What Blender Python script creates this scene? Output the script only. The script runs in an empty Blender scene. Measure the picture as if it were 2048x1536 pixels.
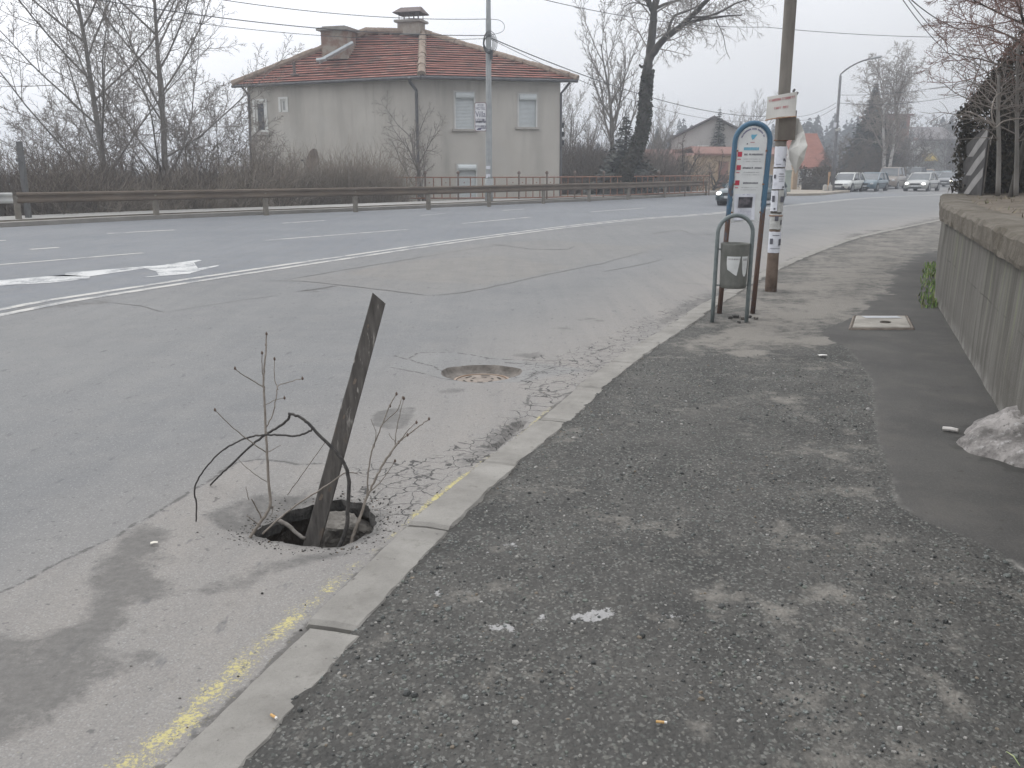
import bpy, bmesh, math, random
import numpy as np
from mathutils import Vector, Matrix, noise, geometry

R = math.radians
SC = bpy.context.scene
COL = SC.collection

# ------------------------------------------------------------------ camera
FPX, EYE = 1774.0, 1.6                      # focal length in 2048-px units, eye height
PITCH = math.atan(428 / FPX)
cam_d = bpy.data.cameras.new("camera")
cam = bpy.data.objects.new("camera", cam_d)
COL.objects.link(cam)
cam.location = (0, 0, EYE)
cam.rotation_euler = (math.pi / 2 - PITCH, 0, 0)
cam_d.sensor_width = 36
cam_d.lens = FPX / 2048 * 36
cam_d.clip_end = 3000
cam_d.clip_start = 0.05
SC.camera = cam

# ------------------------------------------------------------------ sky, sun, exposure
SUN_EL, SUN_AZ = R(42), R(-48)              # azimuth measured from +Y towards +X
world = bpy.data.worlds.new("World")
SC.world = world
world.use_nodes = True
wn = world.node_tree
for n in list(wn.nodes):
    wn.nodes.remove(n)
w_out = wn.nodes.new("ShaderNodeOutputWorld")
w_bg = wn.nodes.new("ShaderNodeBackground")
w_sky = wn.nodes.new("ShaderNodeTexSky")
w_sky.sky_type = 'NISHITA'
w_sky.sun_disc = False
w_sky.sun_elevation = SUN_EL
w_sky.sun_rotation = SUN_AZ
w_sky.air_density = 1.0
w_sky.dust_density = 4.0
w_hs = wn.nodes.new("ShaderNodeHueSaturation")
w_hs.inputs['Saturation'].default_value = 0.25
wn.links.new(w_sky.outputs[0], w_hs.inputs['Color'])
# overcast deck: luminance rises towards the zenith, and towards the veiled sun
w_tc = wn.nodes.new("ShaderNodeTexCoord")
w_sep = wn.nodes.new("ShaderNodeSeparateXYZ")
wn.links.new(w_tc.outputs['Generated'], w_sep.inputs[0])
w_el = wn.nodes.new("ShaderNodeMapRange")
w_el.inputs['From Min'].default_value = 0.0
w_el.inputs['From Max'].default_value = 1.0
w_el.inputs['To Min'].default_value = 8.3
w_el.inputs['To Max'].default_value = 21.5
wn.links.new(w_sep.outputs['Z'], w_el.inputs['Value'])
w_dot = wn.nodes.new("ShaderNodeVectorMath")
w_dot.operation = 'DOT_PRODUCT'
sd = Vector((math.sin(SUN_AZ) * math.cos(SUN_EL), math.cos(SUN_AZ) * math.cos(SUN_EL), math.sin(SUN_EL)))
w_dot.inputs[1].default_value = sd
wn.links.new(w_tc.outputs['Generated'], w_dot.inputs[0])
w_gl = wn.nodes.new("ShaderNodeMapRange")
w_gl.inputs['From Min'].default_value = 0.25
w_gl.inputs['From Max'].default_value = 0.95
w_gl.inputs['To Min'].default_value = 0.0
w_gl.inputs['To Max'].default_value = 9.0
wn.links.new(w_dot.outputs['Value'], w_gl.inputs['Value'])
w_nz = wn.nodes.new("ShaderNodeTexNoise")
w_nz.inputs['Scale'].default_value = 2.2
w_nz.inputs['Detail'].default_value = 3
wn.links.new(w_tc.outputs['Generated'], w_nz.inputs['Vector'])
w_nr = wn.nodes.new("ShaderNodeMapRange")
w_nr.inputs['From Min'].default_value = 0.3
w_nr.inputs['From Max'].default_value = 0.7
w_nr.inputs['To Min'].default_value = 0.90
w_nr.inputs['To Max'].default_value = 1.09
wn.links.new(w_nz.outputs['Fac'], w_nr.inputs['Value'])
w_ad = wn.nodes.new("ShaderNodeMath")
wn.links.new(w_el.outputs[0], w_ad.inputs[0])
wn.links.new(w_gl.outputs[0], w_ad.inputs[1])
w_mu = wn.nodes.new("ShaderNodeMath")
w_mu.operation = 'MULTIPLY'
wn.links.new(w_ad.outputs[0], w_mu.inputs[0])
wn.links.new(w_nr.outputs[0], w_mu.inputs[1])
w_tint = wn.nodes.new("ShaderNodeVectorMath")
w_tint.operation = 'SCALE'
w_tint.inputs[0].default_value = (0.955, 0.972, 1.012)
wn.links.new(w_mu.outputs[0], w_tint.inputs['Scale'])
w_mix = wn.nodes.new("ShaderNodeMix")
w_mix.data_type = 'RGBA'
w_mix.inputs['Factor'].default_value = 0.88
wn.links.new(w_hs.outputs[0], w_mix.inputs['A'])
wn.links.new(w_tint.outputs[0], w_mix.inputs['B'])
wn.links.new(w_mix.outputs['Result'], w_bg.inputs['Color'])
w_bg.inputs['Strength'].default_value = 0.085
wn.links.new(w_bg.outputs[0], w_out.inputs['Surface'])

sun_d = bpy.data.lights.new("sun", 'SUN')
sun_d.energy = 0.7
sun_d.angle = R(20)
sun_d.color = (1.0, 0.97, 0.93)
sun = bpy.data.objects.new("sun", sun_d)
COL.objects.link(sun)
sun.rotation_euler = (-sd).to_track_quat('-Z', 'Y').to_euler()

SC.view_settings.view_transform = 'Standard'
SC.view_settings.look = 'None'
SC.view_settings.exposure = 0.0
SC.view_settings.gamma = 1.0
SC.render.engine = 'CYCLES'
SC.cycles.use_denoising = True
SC.cycles.max_bounces = 6
SC.cycles.diffuse_bounces = 3
SC.cycles.glossy_bounces = 2
SC.cycles.transparent_max_bounces = 6
SC.cycles.volume_bounces = 0
SC.cycles.filter_width = 1.5

# ------------------------------------------------------------------ pixel -> world helpers
def ray(px, py):
    a = (px - 1024) / FPX
    b = -(py - 768) / FPX
    return Vector((a, math.cos(PITCH) + b * math.sin(PITCH), -math.sin(PITCH) + b * math.cos(PITCH)))

def G(px, py, z=0.0):
    r = ray(px, py)
    t = (z - EYE) / r.z
    return Vector((r.x * t, r.y * t, z))

def P(px, py, Y):
    r = ray(px, py)
    t = Y / r.y
    return Vector((r.x * t, Y, EYE + r.z * t))

def lerp(a, b, t):
    return a + (b - a) * t

def smooth_curve(pts, n):
    """Catmull-Rom through 2-D/3-D points, n samples per span."""
    p = [Vector(q) for q in pts]
    p = [p[0] * 2 - p[1]] + p + [p[-1] * 2 - p[-2]]
    out = []
    for i in range(1, len(p) - 2):
        for k in range(n):
            t = k / n
            out.append(0.5 * (2 * p[i] + (p[i + 1] - p[i - 1]) * t + (2 * p[i - 1] - 5 * p[i] + 4 * p[i + 1] - p[i + 2]) * t * t
                              + (3 * p[i] - p[i - 1] - 3 * p[i + 1] + p[i + 2]) * t ** 3))
    out.append(p[-2])
    return out

# ------------------------------------------------------------------ mesh builder and object helpers
class MB:
    def __init__(self):
        self.v, self.f, self.m, self.c = [], [], [], []
        self.cur, self.col = 0, None

    def vert(self, p):
        self.v.append((p[0], p[1], p[2]))
        return len(self.v) - 1

    def face(self, idx):
        self.f.append(tuple(idx))
        self.m.append(self.cur)
        self.c.append(self.col)

    def poly(self, pts):
        self.face([self.vert(p) for p in pts])

    def box(self, c, s, rot=None, taper=1.0):
        """centre, full size, optional 3x3/4x4 rotation; taper scales the top in x and y"""
        c = Vector(c)
        ids = []
        for z in (-.5, .5):
            for x, y in ((-.5, -.5), (.5, -.5), (.5, .5), (-.5, .5)):
                k = taper if z > 0 else 1.0
                p = Vector((x * s[0] * k, y * s[1] * k, z * s[2]))
                if rot is not None:
                    p = rot @ p
                ids.append(self.vert(c + p))
        a = ids
        for q in ((0, 3, 2, 1), (4, 5, 6, 7), (0, 1, 5, 4), (1, 2, 6, 5), (2, 3, 7, 6), (3, 0, 4, 7)):
            self.face([a[i] for i in q])

    def loft(self, rings, close=True, cap=True):
        ids = [[self.vert(p) for p in r] for r in rings]
        n = len(ids[0])
        for a, b in zip(ids, ids[1:]):
            for i in range(n if close else n - 1):
                j = (i + 1) % n
                self.face((a[i], a[j], b[j], b[i]))
        if cap and close:
            self.face(ids[0][::-1])
            self.face(ids[-1])

    def tube(self, path, rad, n=6, cap=True):
        path = [Vector(p) for p in path]
        if not isinstance(rad, (list, tuple)):
            rad = [rad] * len(path)
        rings = []
        ref = None
        for i, p in enumerate(path):
            d = path[min(i + 1, len(path) - 1)] - path[max(i - 1, 0)]
            if d.length < 1e-9:
                d = Vector((0, 0, 1))
            d.normalize()
            if ref is None:
                ref = Vector((0, 0, 1)) if abs(d.z) < .9 else Vector((1, 0, 0))
                u = d.cross(ref).normalized()
            else:
                u = u - d * u.dot(d)
                if u.length < 1e-6:
                    u = d.cross(Vector((1, 0.3, 0))).normalized()
                u.normalize()
            w = d.cross(u)
            rings.append([p + (u * math.cos(2 * math.pi * k / n) + w * math.sin(2 * math.pi * k / n)) * rad[i] for k in range(n)])
        self.loft(rings, True, cap)

    def lathe(self, c, prof, n=16, axis=None, cap=True):
        """prof: list of (radius, height) about +Z at c (or rotated by the 3x3 axis)"""
        c = Vector(c)
        rings = []
        for r, h in prof:
            ring = []
            for k in range(n):
                a = 2 * math.pi * k / n
                p = Vector((r * math.cos(a), r * math.sin(a), h))
                if axis is not None:
                    p = axis @ p
                ring.append(c + p)
            rings.append(ring)
        self.loft(rings, True, cap)

    def split(self, name, mats, parent, smooth=False):
        """every loose piece becomes a part of its own"""
        up = list(range(len(self.v)))
        def root(i):
            while up[i] != i:
                up[i] = up[up[i]]
                i = up[i]
            return i
        for f in self.f:
            for i in f[1:]:
                up[root(i)] = root(f[0])
        groups = {}
        for k, f in enumerate(self.f):
            groups.setdefault(root(f[0]), []).append(k)
        made = []
        for ks in groups.values():
            q, new = MB(), {}
            for k in ks:
                idx = []
                for i in self.f[k]:
                    if i not in new:
                        new[i] = q.vert(self.v[i])
                    idx.append(new[i])
                q.cur, q.col = self.m[k], self.c[k]
                q.face(idx)
            made.append(q.build(name, mats, parent, smooth))
        return made

    def build(self, name, mats, parent=None, smooth=False):
        me = bpy.data.meshes.new(name)
        me.from_pydata(self.v, [], self.f)
        if not isinstance(mats, (list, tuple)):
            mats = [mats]
        for m in mats:
            me.materials.append(m)
        if any(self.m):
            me.polygons.foreach_set('material_index', self.m)
        if any(c is not None for c in self.c):
            at = me.color_attributes.new('Col', 'FLOAT_COLOR', 'CORNER')
            buf = []
            for f, c in zip(self.f, self.c):
                c = c or (.5, .5, .5)
                buf += [c[0], c[1], c[2], 1.0] * len(f)
            at.data.foreach_set('color', buf)
        if smooth:
            me.polygons.foreach_set('use_smooth', [True] * len(self.f))
        me.update()
        return link(bpy.data.objects.new(name, me), parent)

def link(o, parent=None):
    COL.objects.link(o)
    if parent is not None:
        o.parent = parent
        q = parent
        M = Matrix.Identity(4)
        while q is not None:                     # meshes are built in world space unless the thing sits at the origin
            M = q.matrix_basis @ M if q.parent is None else M
            q = q.parent
        o.matrix_parent_inverse = M.inverted() if parent.parent is None else Matrix.Identity(4)
    return o

def tag(o, label=None, cat=None, group=None, kind=None):
    if label: o['label'] = label
    if cat: o['category'] = cat
    if group: o['group'] = group
    if kind: o['kind'] = kind
    return o

def thing(name, label, cat, loc=(0, 0, 0), group=None):
    o = bpy.data.objects.new(name, None)
    o.empty_display_size = .2
    COL.objects.link(o)
    o.location = loc
    return tag(o, label, cat, group)

def copy_thing(src, label, loc, rz=0.0, sc=1.0, group=None):
    def rec(o, par):
        c = o.copy()
        COL.objects.link(c)
        c.parent = par
        for ch in o.children:
            rec(ch, c)
        return c
    r = rec(src, None)
    r.location = loc
    r.rotation_euler = (0, 0, rz)
    r.scale = (sc, sc, sc) if not isinstance(sc, (tuple, list)) else sc
    r['label'] = label
    if group: r['group'] = group
    return r

# ------------------------------------------------------------------ materials
class NT:
    def __init__(self, name):
        self.mat = bpy.data.materials.new(name)
        self.mat.use_nodes = True
        self.t = self.mat.node_tree
        self.b = self.t.nodes['Principled BSDF']
        self.o = self.t.nodes['Material Output']
        self._tc = None

    def n(self, typ, ins=None, **props):
        nd = self.t.nodes.new('ShaderNode' + typ)
        for k, v in props.items():
            setattr(nd, k, v)
        for k, v in (ins or {}).items():
            s = nd.inputs[k]
            if isinstance(v, bpy.types.NodeSocket):
                self.t.links.new(v, s)
            else:
                s.default_value = v
        return nd

    def coord(self):
        if self._tc is None:
            self._tc = self.n('TexCoord').outputs['Object']
        return self._tc

    def mapped(self, sc):
        return self.n('Mapping', {'Vector': self.coord(), 'Scale': sc}).outputs[0]

    def noise(self, scale, detail=4, rough=.6, vec=None, dist=0.0):
        return self.n('TexNoise', {'Vector': vec or self.coord(), 'Scale': scale, 'Detail': detail, 'Roughness': rough, 'Distortion': dist}).outputs['Fac']

    def rng(self, v, a, b, c=0.0, d=1.0):
        return self.n('MapRange', {'Value': v, 'From Min': a, 'From Max': b, 'To Min': c, 'To Max': d}).outputs[0]

    def math(self, op, a, b=0.0):
        return self.n('Math', {0: a, 1: b}, operation=op).outputs[0]

    def mix(self, f, a, b, mode='MIX'):
        def col(c):
            return c if isinstance(c, bpy.types.NodeSocket) else (c[0], c[1], c[2], 1.0)
        return self.n('Mix', {0: f, 6: col(a), 7: col(b)}, data_type='RGBA', blend_type=mode).outputs[2]

    def attr(self, name):
        return self.n('Attribute', attribute_name=name)

    def set(self, **kw):
        for k, v in kw.items():
            k = {'color': 'Base Color', 'rough': 'Roughness', 'metal': 'Metallic', 'spec': 'Specular IOR Level', 'alpha': 'Alpha'}.get(k, k)
            s = self.b.inputs[k]
            if isinstance(v, bpy.types.NodeSocket):
                self.t.links.new(v, s)
            elif isinstance(v, (tuple, list)):
                s.default_value = (v[0], v[1], v[2], 1.0)
            else:
                s.default_value = v

    def bump(self, h, strength=.3, dist=.01):
        b = self.n('Bump', {'Height': h, 'Strength': strength, 'Distance': dist})
        self.t.links.new(b.outputs[0], self.b.inputs['Normal'])

def noisy(name, a, b, scale=5.0, rough=.85, detail=5, bump=0.0, bdist=.01, bscale=None, lo=.35, hi=.65, metal=0.0, sc=None, spec=.3):
    m = NT(name)
    v = m.mapped(sc) if sc else None
    f = m.noise(scale, detail, vec=v)
    m.set(color=m.mix(m.rng(f, lo, hi), a, b), rough=rough, metal=metal, spec=spec)
    if bump:
        m.bump(m.noise(bscale or scale * 3, 5, vec=v), bump, bdist)
    return m.mat

def flat(name, c, rough=.6, metal=0.0, spec=.4):
    c2 = tuple(x * .82 for x in c)
    return noisy(name, c, c2, 9.0, rough, 3, metal=metal, spec=spec)

def emis(name, c, s):
    m = NT(name)
    m.set(color=c, rough=.3)
    m.b.inputs['Emission Color'].default_value = (c[0], c[1], c[2], 1)
    m.b.inputs['Emission Strength'].default_value = s
    return m.mat

def vcol(name, rough=.85, mul=(1, 1, 1), noise_s=6.0, bump=0.0, metal=0.0):
    m = NT(name)
    a = m.attr('Col').outputs['Color']
    f = m.rng(m.noise(noise_s, 4), .3, .7, .75, 1.15)
    cc = m.n('CombineColor', {0: f, 1: f, 2: f}).outputs[0]
    m.set(color=m.mix(1.0, a, cc, 'MULTIPLY'), rough=rough, metal=metal, spec=.25)
    if bump:
        m.bump(m.noise(noise_s * 3, 4), bump, .01)
    return m.mat

def text_obj(s, size, mat, M, name, parent, align='CENTER', squash=1.0):
    cu = bpy.data.curves.new(name, 'FONT')
    cu.body = s
    cu.size = size
    cu.align_x = align
    cu.align_y = 'CENTER'
    cu.extrude = 0.0008
    o = bpy.data.objects.new(name, cu)
    COL.objects.link(o)
    dg = bpy.context.evaluated_depsgraph_get()
    me = bpy.data.meshes.new_from_object(o.evaluated_get(dg))
    bpy.data.objects.remove(o)
    me.transform(M @ Matrix.Diagonal((squash, 1, 1, 1)))
    me.materials.clear()
    me.materials.append(mat)
    q = bpy.data.objects.new(name, me)
    return link(q, parent)

def frame_m(o, right, up):
    right = Vector(right).normalized()
    up = Vector(up).normalized()
    n = right.cross(up)
    M = Matrix.Identity(4)
    for i in range(3):
        M[i][0], M[i][1], M[i][2], M[i][3] = right[i], up[i], n[i], o[i]
    return M

# numpy helpers for ground sheets
def inside(pts, poly):
    x, y = pts[:, 0], pts[:, 1]
    r = np.zeros(len(pts), bool)
    n = len(poly)
    for i in range(n):
        x0, y0 = poly[i][0], poly[i][1]
        x1, y1 = poly[(i + 1) % n][0], poly[(i + 1) % n][1]
        c = (y0 > y) != (y1 > y)
        if y1 != y0:
            r ^= c & (x < (x1 - x0) * (y - y0) / (y1 - y0) + x0)
    return r

def dist_line(pts, line, closed=False):
    d = np.full(len(pts), 1e9)
    k = len(line)
    for i in range(k if closed else k - 1):
        a = np.array(line[i][:2], float)
        b = np.array(line[(i + 1) % k][:2], float)
        e = b - a
        t = np.clip(((pts - a) @ e) / max(e @ e, 1e-12), 0, 1)
        d = np.minimum(d, np.hypot(*(pts - (a + t[:, None] * e)).T))
    return d

def soft_mask(pts, poly, w):
    d = dist_line(pts, poly, True)
    s = np.where(inside(pts, poly), d, -d)
    return np.clip(s / (2 * w) + .5, 0, 1)

def sheet(name, outer, holes, zones, zfun, mat, attrs, kind='structure'):
    """a ground sheet: constrained Delaunay of outline, holes and grid points; zones = (x0,x1,y0,y1,step)"""
    rnd = np.random.RandomState(5)
    loops = [np.array([p[:2] for p in outer], float)] + [np.array([p[:2] for p in h], float) for h in holes]
    pts = [np.vstack(loops)]
    done = np.zeros((0, 4))
    for (x0, x1, y0, y1, st) in zones:
        gx, gy = np.meshgrid(np.arange(x0, x1, st), np.arange(y0, y1, st))
        g = np.column_stack([gx.ravel(), gy.ravel()]) + rnd.uniform(-.3, .3, (gx.size, 2)) * st
        keep = inside(g, loops[0]) & (dist_line(g, loops[0], True) > st * .4)
        for h in loops[1:]:
            keep &= ~inside(g, h) & (dist_line(g, h, True) > st * .4)
        for (a0, a1, b0, b1) in done:
            keep &= ~((g[:, 0] > a0) & (g[:, 0] < a1) & (g[:, 1] > b0) & (g[:, 1] < b1))
        pts.append(g[keep])
        done = np.vstack([done, [[x0, x1, y0, y1]]])
    allp = np.vstack(pts)
    edges, o = [], 0
    for l in loops:
        n = len(l)
        edges += [(o + i, o + (i + 1) % n) for i in range(n)]
        o += n
    r = geometry.delaunay_2d_cdt([Vector((p[0], p[1])) for p in allp], edges, [], 0, 1e-5)
    V = np.array([(v.x, v.y) for v in r[0]])
    F = np.array([f for f in r[2] if len(f) == 3])
    cen = V[F].mean(1)
    k = inside(cen, loops[0])
    for h in loops[1:]:
        k &= ~inside(cen, h)
    F = F[k]
    z = zfun(V)
    me = bpy.data.meshes.new(name)
    me.from_pydata(np.column_stack([V, z]).tolist(), [], F.tolist())
    me.materials.append(mat)
    for an, fn in attrs.items():
        at = me.attributes.new(an, 'FLOAT', 'POINT')
        at.data.foreach_set('value', fn(V).astype(np.float32))
    me.polygons.foreach_set('use_smooth', [True] * len(me.polygons))
    me.update()
    ob = bpy.data.objects.new(name, me)
    COL.objects.link(ob)
    return ob

def vnoise(V, s, seed=0.0):
    return np.array([noise.noise((p[0] * s + seed, p[1] * s - seed, seed)) for p in V])
# ================================================================== SETTING
random.seed(7)
# ---- curves of the street
KPX = [(300, 1536), (620, 1235), (805, 1055), (915, 960), (1050, 855), (1180, 750), (1270, 688), (1350, 640), (1425, 594), (1560, 525), (1700, 475), (1800, 454), (1885, 437)]
kerb_pts = [Vector((-3.6, -6, 0)), Vector((-1.75, 0, 0))] + [G(p[0], p[1], .04).xy.to_3d() for p in KPX] + \
           [Vector(q) for q in ((22, 40, 0), (31, 52, 0), (43, 70, 0), (60, 98, 0), (86, 140, 0))]
KERB = smooth_curve(kerb_pts, 8)
FAR = smooth_curve([Vector(q) for q in ((-36, -8, 0), (-30, 3, 0), (-24, 13, 0), (-18, 22, 0))] +
                   [G(x, y) for x, y in ((0, 455), (310, 439), (700, 423), (860, 416), (1090, 406), (1250, 399), (1400, 391))] +
                   [Vector(q) for q in ((19, 67.5, 0), (26, 75, 0), (36, 90, 0), (54, 117, 0), (78, 155, 0))], 6)
DBL = smooth_curve([Vector((-8.6, -4, 0)), Vector((-7.2, 4, 0))] + [G(x, y) for x, y in ((0, 626), (220, 587), (640, 523), (1000, 471), (1250, 441), (1450, 425), (1700, 399), (1800, 393), (1885, 389))] +
                   [Vector((38, 74, 0)), Vector((56, 103, 0))], 8)

def offset(line, d):
    out = []
    for i, p in enumerate(line):
        t = line[min(i + 1, len(line) - 1)] - line[max(i - 1, 0)]
        t.z = 0
        t.normalize()
        out.append(p + Vector((t.y, -t.x, 0)) * d)
    return out

def ribbon(mb, line, w, z=0.0, jit=0.0, seed=0.0):
    """flat strip along a line; z may be a function of (x, y)"""
    rows = []
    for i, p in enumerate(line):
        t = line[min(i + 1, len(line) - 1)] - line[max(i - 1, 0)]
        t.z = 0
        t.normalize()
        n = Vector((t.y, -t.x, 0))
        ww = w[i] if isinstance(w, (list, tuple)) else w
        j = noise.noise((i * .7 + seed, seed, 0)) * jit
        j2 = noise.noise((i * .9 - seed, seed + 9, 0)) * jit
        row = []
        for s in (-1, 1):
            q = p + n * (s * (ww / 2) + (j if s < 0 else j2))
            row.append(mb.vert((q.x, q.y, z(q.x, q.y) if callable(z) else z)))
        rows.append(row)
    for a, b in zip(rows, rows[1:]):
        mb.face((a[0], a[1], b[1], b[0]))

def densify(pts, step, jit=0.0, seed=1.0):
    out = []
    for a, b in zip(pts, pts[1:]):
        n = max(1, int((b - a).length / step))
        for i in range(n):
            p = lerp(a, b, i / n)
            out.append(p + Vector((noise.noise((p.x * 9 + seed, p.y * 9, 0)), noise.noise((p.x * 9, p.y * 9 + seed, 5)), 0)) * jit)
    out.append(pts[-1])
    return out

HOLE = [G(x, y) for x, y in ((498, 1050), (520, 1040), (545, 1030), (562, 1018), (585, 1006), (605, 1003), (625, 996), (640, 998), (660, 990), (682, 985), (700, 991), (722, 992), (736, 999), (742, 1010),
                             (750, 1020), (754, 1034), (745, 1040), (745, 1050), (727, 1058), (712, 1068), (698, 1074), (675, 1081), (650, 1082), (628, 1078), (600, 1077), (570, 1070), (545, 1066), (520, 1059))]
HOLE = [p + Vector((noise.noise((p.x * 31, p.y * 31, 2)), noise.noise((p.x * 31, p.y * 31, 9)), 0)) * .014 for p in densify(HOLE + HOLE[:1], .022)[:-1]]
MANC = G(962, 741)
MANH = [MANC + Vector((math.cos(a) * .335, math.sin(a) * .31, 0)) * (1 + .05 * math.sin(3 * a) + .07 * noise.noise((math.cos(a) * 2.6, math.sin(a) * 2.6, 3)) + .03 * noise.noise((math.cos(a) * 8, math.sin(a) * 8, 5))) for a in [i * math.pi / 30 for i in range(60)]]

def g2(l):
    return [(p.x, p.y) for p in l]

STAINS = [  # (polygon in ground metres laid out from the picture, softness, strength)
    ([(245, 1068), (300, 1050), (330, 1060), (322, 1085), (338, 1115), (308, 1142), (350, 1180), (330, 1200), (260, 1222), (228, 1262), (205, 1292), (255, 1312), (300, 1312), (278, 1338), (225, 1350), (172, 1362), (140, 1402), (95, 1440), (40, 1475), (-60, 1530), (-300, 1500), (-200, 1290), (0, 1272), (70, 1268), (160, 1245), (180, 1205), (184, 1150), (215, 1122)], .06, 1.0),
    ([(375, 1180), (440, 1150), (560, 1120), (640, 1092), (720, 1092), (640, 1118), (560, 1150), (470, 1190), (420, 1192)], .04, .7),
    ([(405, 1030), (450, 1010), (500, 990), (570, 985), (650, 985), (600, 1010), (540, 1040), (500, 1055), (430, 1048)], .035, .85),
    ([(743, 850), (752, 822), (790, 816), (832, 815), (832, 824), (822, 840), (806, 858), (775, 860)], .02, .85),
    ([(876, 781), (900, 775), (928, 779), (926, 785), (900, 788), (880, 786)], .03, .8),
    ([(1025, 710), (1050, 706), (1080, 704), (1088, 712), (1060, 718)], .05, .8),
    ([(1104, 656), (1130, 652), (1146, 658), (1120, 662)], .06, .7),
    ([(1150, 638), (1180, 635), (1225, 642), (1200, 645)], .06, .7),
    ([(245, 1310), (300, 1300), (330, 1305), (300, 1328), (250, 1330)], .02, .8),
    ([(590, 582), (640, 575), (675, 571), (668, 578), (620, 586)], .08, .7),
    ([(0, 618), (60, 610), (215, 597), (222, 607), (100, 618), (0, 632)], .05, .6),
    ([(1460, 560), (1520, 545), (1450, 595), (1340, 645), (1300, 655), (1350, 615)], .1, .8),
    ([(1290, 655), (1350, 615), (1400, 600), (1300, 672), (1180, 745), (1160, 742)], .12, .45),
    ([(900, 930), (960, 880), (1040, 830), (1050, 850), (930, 950)], .05, .55),
]
STAINS = [(g2([G(*p) for p in s[0]]), s[1], s[2]) for s in STAINS]
CRACKZ = [  # areas of alligator cracking
    ([(730, 1000), (720, 930), (860, 920), (960, 870), (1040, 810), (1110, 790), (1180, 745), (1080, 830), (960, 940), (820, 1040), (770, 1020)], .12),
    ([(1040, 750), (1060, 725), (1200, 690), (1290, 640), (1400, 590), (1430, 592), (1290, 680), (1180, 750), (1090, 800)], .2),
]
CRACKZ = [(g2([G(*p) for p in s[0]]), s[1]) for s in CRACKZ]
PATCHES = [([(575, 560), (760, 530), (950, 488), (1100, 480), (1250, 492), (1340, 488), (1290, 505), (1100, 548), (930, 585), (860, 592), (700, 575)], .12, .55),
           ([(690, 545), (810, 522), (1000, 512), (1130, 535), (1060, 552), (960, 567), (800, 560)], .14, .7),
           ([(780, 735), (830, 708), (905, 703), (1060, 724), (1180, 740), (1110, 752), (1045, 764), (900, 755)], .05, -.7)]
PATCHES = [(g2([G(*p) for p in s[0]]), s[1], s[2]) for s in PATCHES]
SEAM = [G(x, y) for x, y in ((-300, 1330), (0, 1185), (120, 1125), (250, 1062), (330, 1015), (420, 960), (470, 925), (520, 918), (600, 930), (650, 928), (720, 940), (800, 940), (870, 930))]
hole2, kerb2, seam2, dbl2 = g2(HOLE), g2(KERB), g2(SEAM), g2(DBL)

def road_z(V):
    z = np.zeros(len(V))
    near = V[:, 1] < 10
    Vn = V[near]
    zz = np.zeros(len(Vn))
    dh = dist_line(Vn, hole2, True)
    zz -= .035 * np.exp(-(dh / .16) ** 2)
    dm = np.hypot(Vn[:, 0] - MANC.x, Vn[:, 1] - MANC.y)
    zz -= .02 * np.exp(-((dm - .32) / .12) ** 2)
    zz += .006 * vnoise(Vn, 1.3, 3) + .0022 * vnoise(Vn, 11, 8)
    dk = dist_line(Vn, g2(CRKHOLE), True)
    ins = inside(Vn, g2(CRKHOLE))
    zz -= np.where(ins, .05, .02 * np.exp(-(dk / .05) ** 2))
    z[near] = zz
    return z

CRKHOLE = [G(x, y) for x, y in ((975, 888), (1000, 878), (1015, 860), (1030, 845), (1052, 836), (1050, 848), (1022, 868), (990, 895))]

def a_stain(V):
    r = np.zeros(len(V))
    for p, w, s in STAINS:
        r = np.maximum(r, soft_mask(V, p, w) * s)
    dh = dist_line(V, hole2, True)
    return np.maximum(r, .8 * np.exp(-(dh / .045) ** 2))

def a_crack(V):
    r = np.zeros(len(V))
    for p, w in CRACKZ:
        r = np.maximum(r, soft_mask(V, p, w))
    return r

def a_patch(V):
    r = np.zeros(len(V))
    for p, w, s in PATCHES:
        r += soft_mask(V, p, w) * s
    return r * .5 + .5

def a_yel(V):
    d = dist_line(V, kerb2)
    y = V[:, 1]
    w = np.interp(y, [1.5, 2.2, 3.2, 4.0, 5.0, 6.2, 6.5], [.15, .14, .10, .055, .05, .04, 0])
    c = np.interp(y, [1.5, 2.6, 3.2, 4.5], [.10, .10, .08, .035])
    s = np.interp(y, [1.5, 2.1, 3.0, 3.3, 3.7, 4.0, 4.4, 4.75, 5.2, 5.7, 6.4], [1, .95, .75, .62, .5, 1.0, 1.1, .5, .7, .85, .0])
    return np.exp(-((d - c) / np.maximum(w * .55, 1e-3)) ** 2) * s * (w > 0)

def a_new(V):
    """1 on the newer, bluer asphalt beyond the double line"""
    d = dist_line(V, dbl2)
    side = inside(V, dbl2 + [(60, 160), (-60, 160), (-60, -8)])
    return np.clip(np.where(side, d, -d) / .1 + .5, 0, 1)

def a_gutter(V):
    """dusty strip along the near kerb, right of the long seam"""
    d = dist_line(V, kerb2)
    s = soft_mask(V, seam2 + [(1.2, 6.5), (2.5, 9.0), (8, 6), (3, 0), (-3, 0)], .03)
    return np.clip(np.maximum(s, np.clip(1.25 - d / 1.6, 0, 1)), 0, 1)

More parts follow.
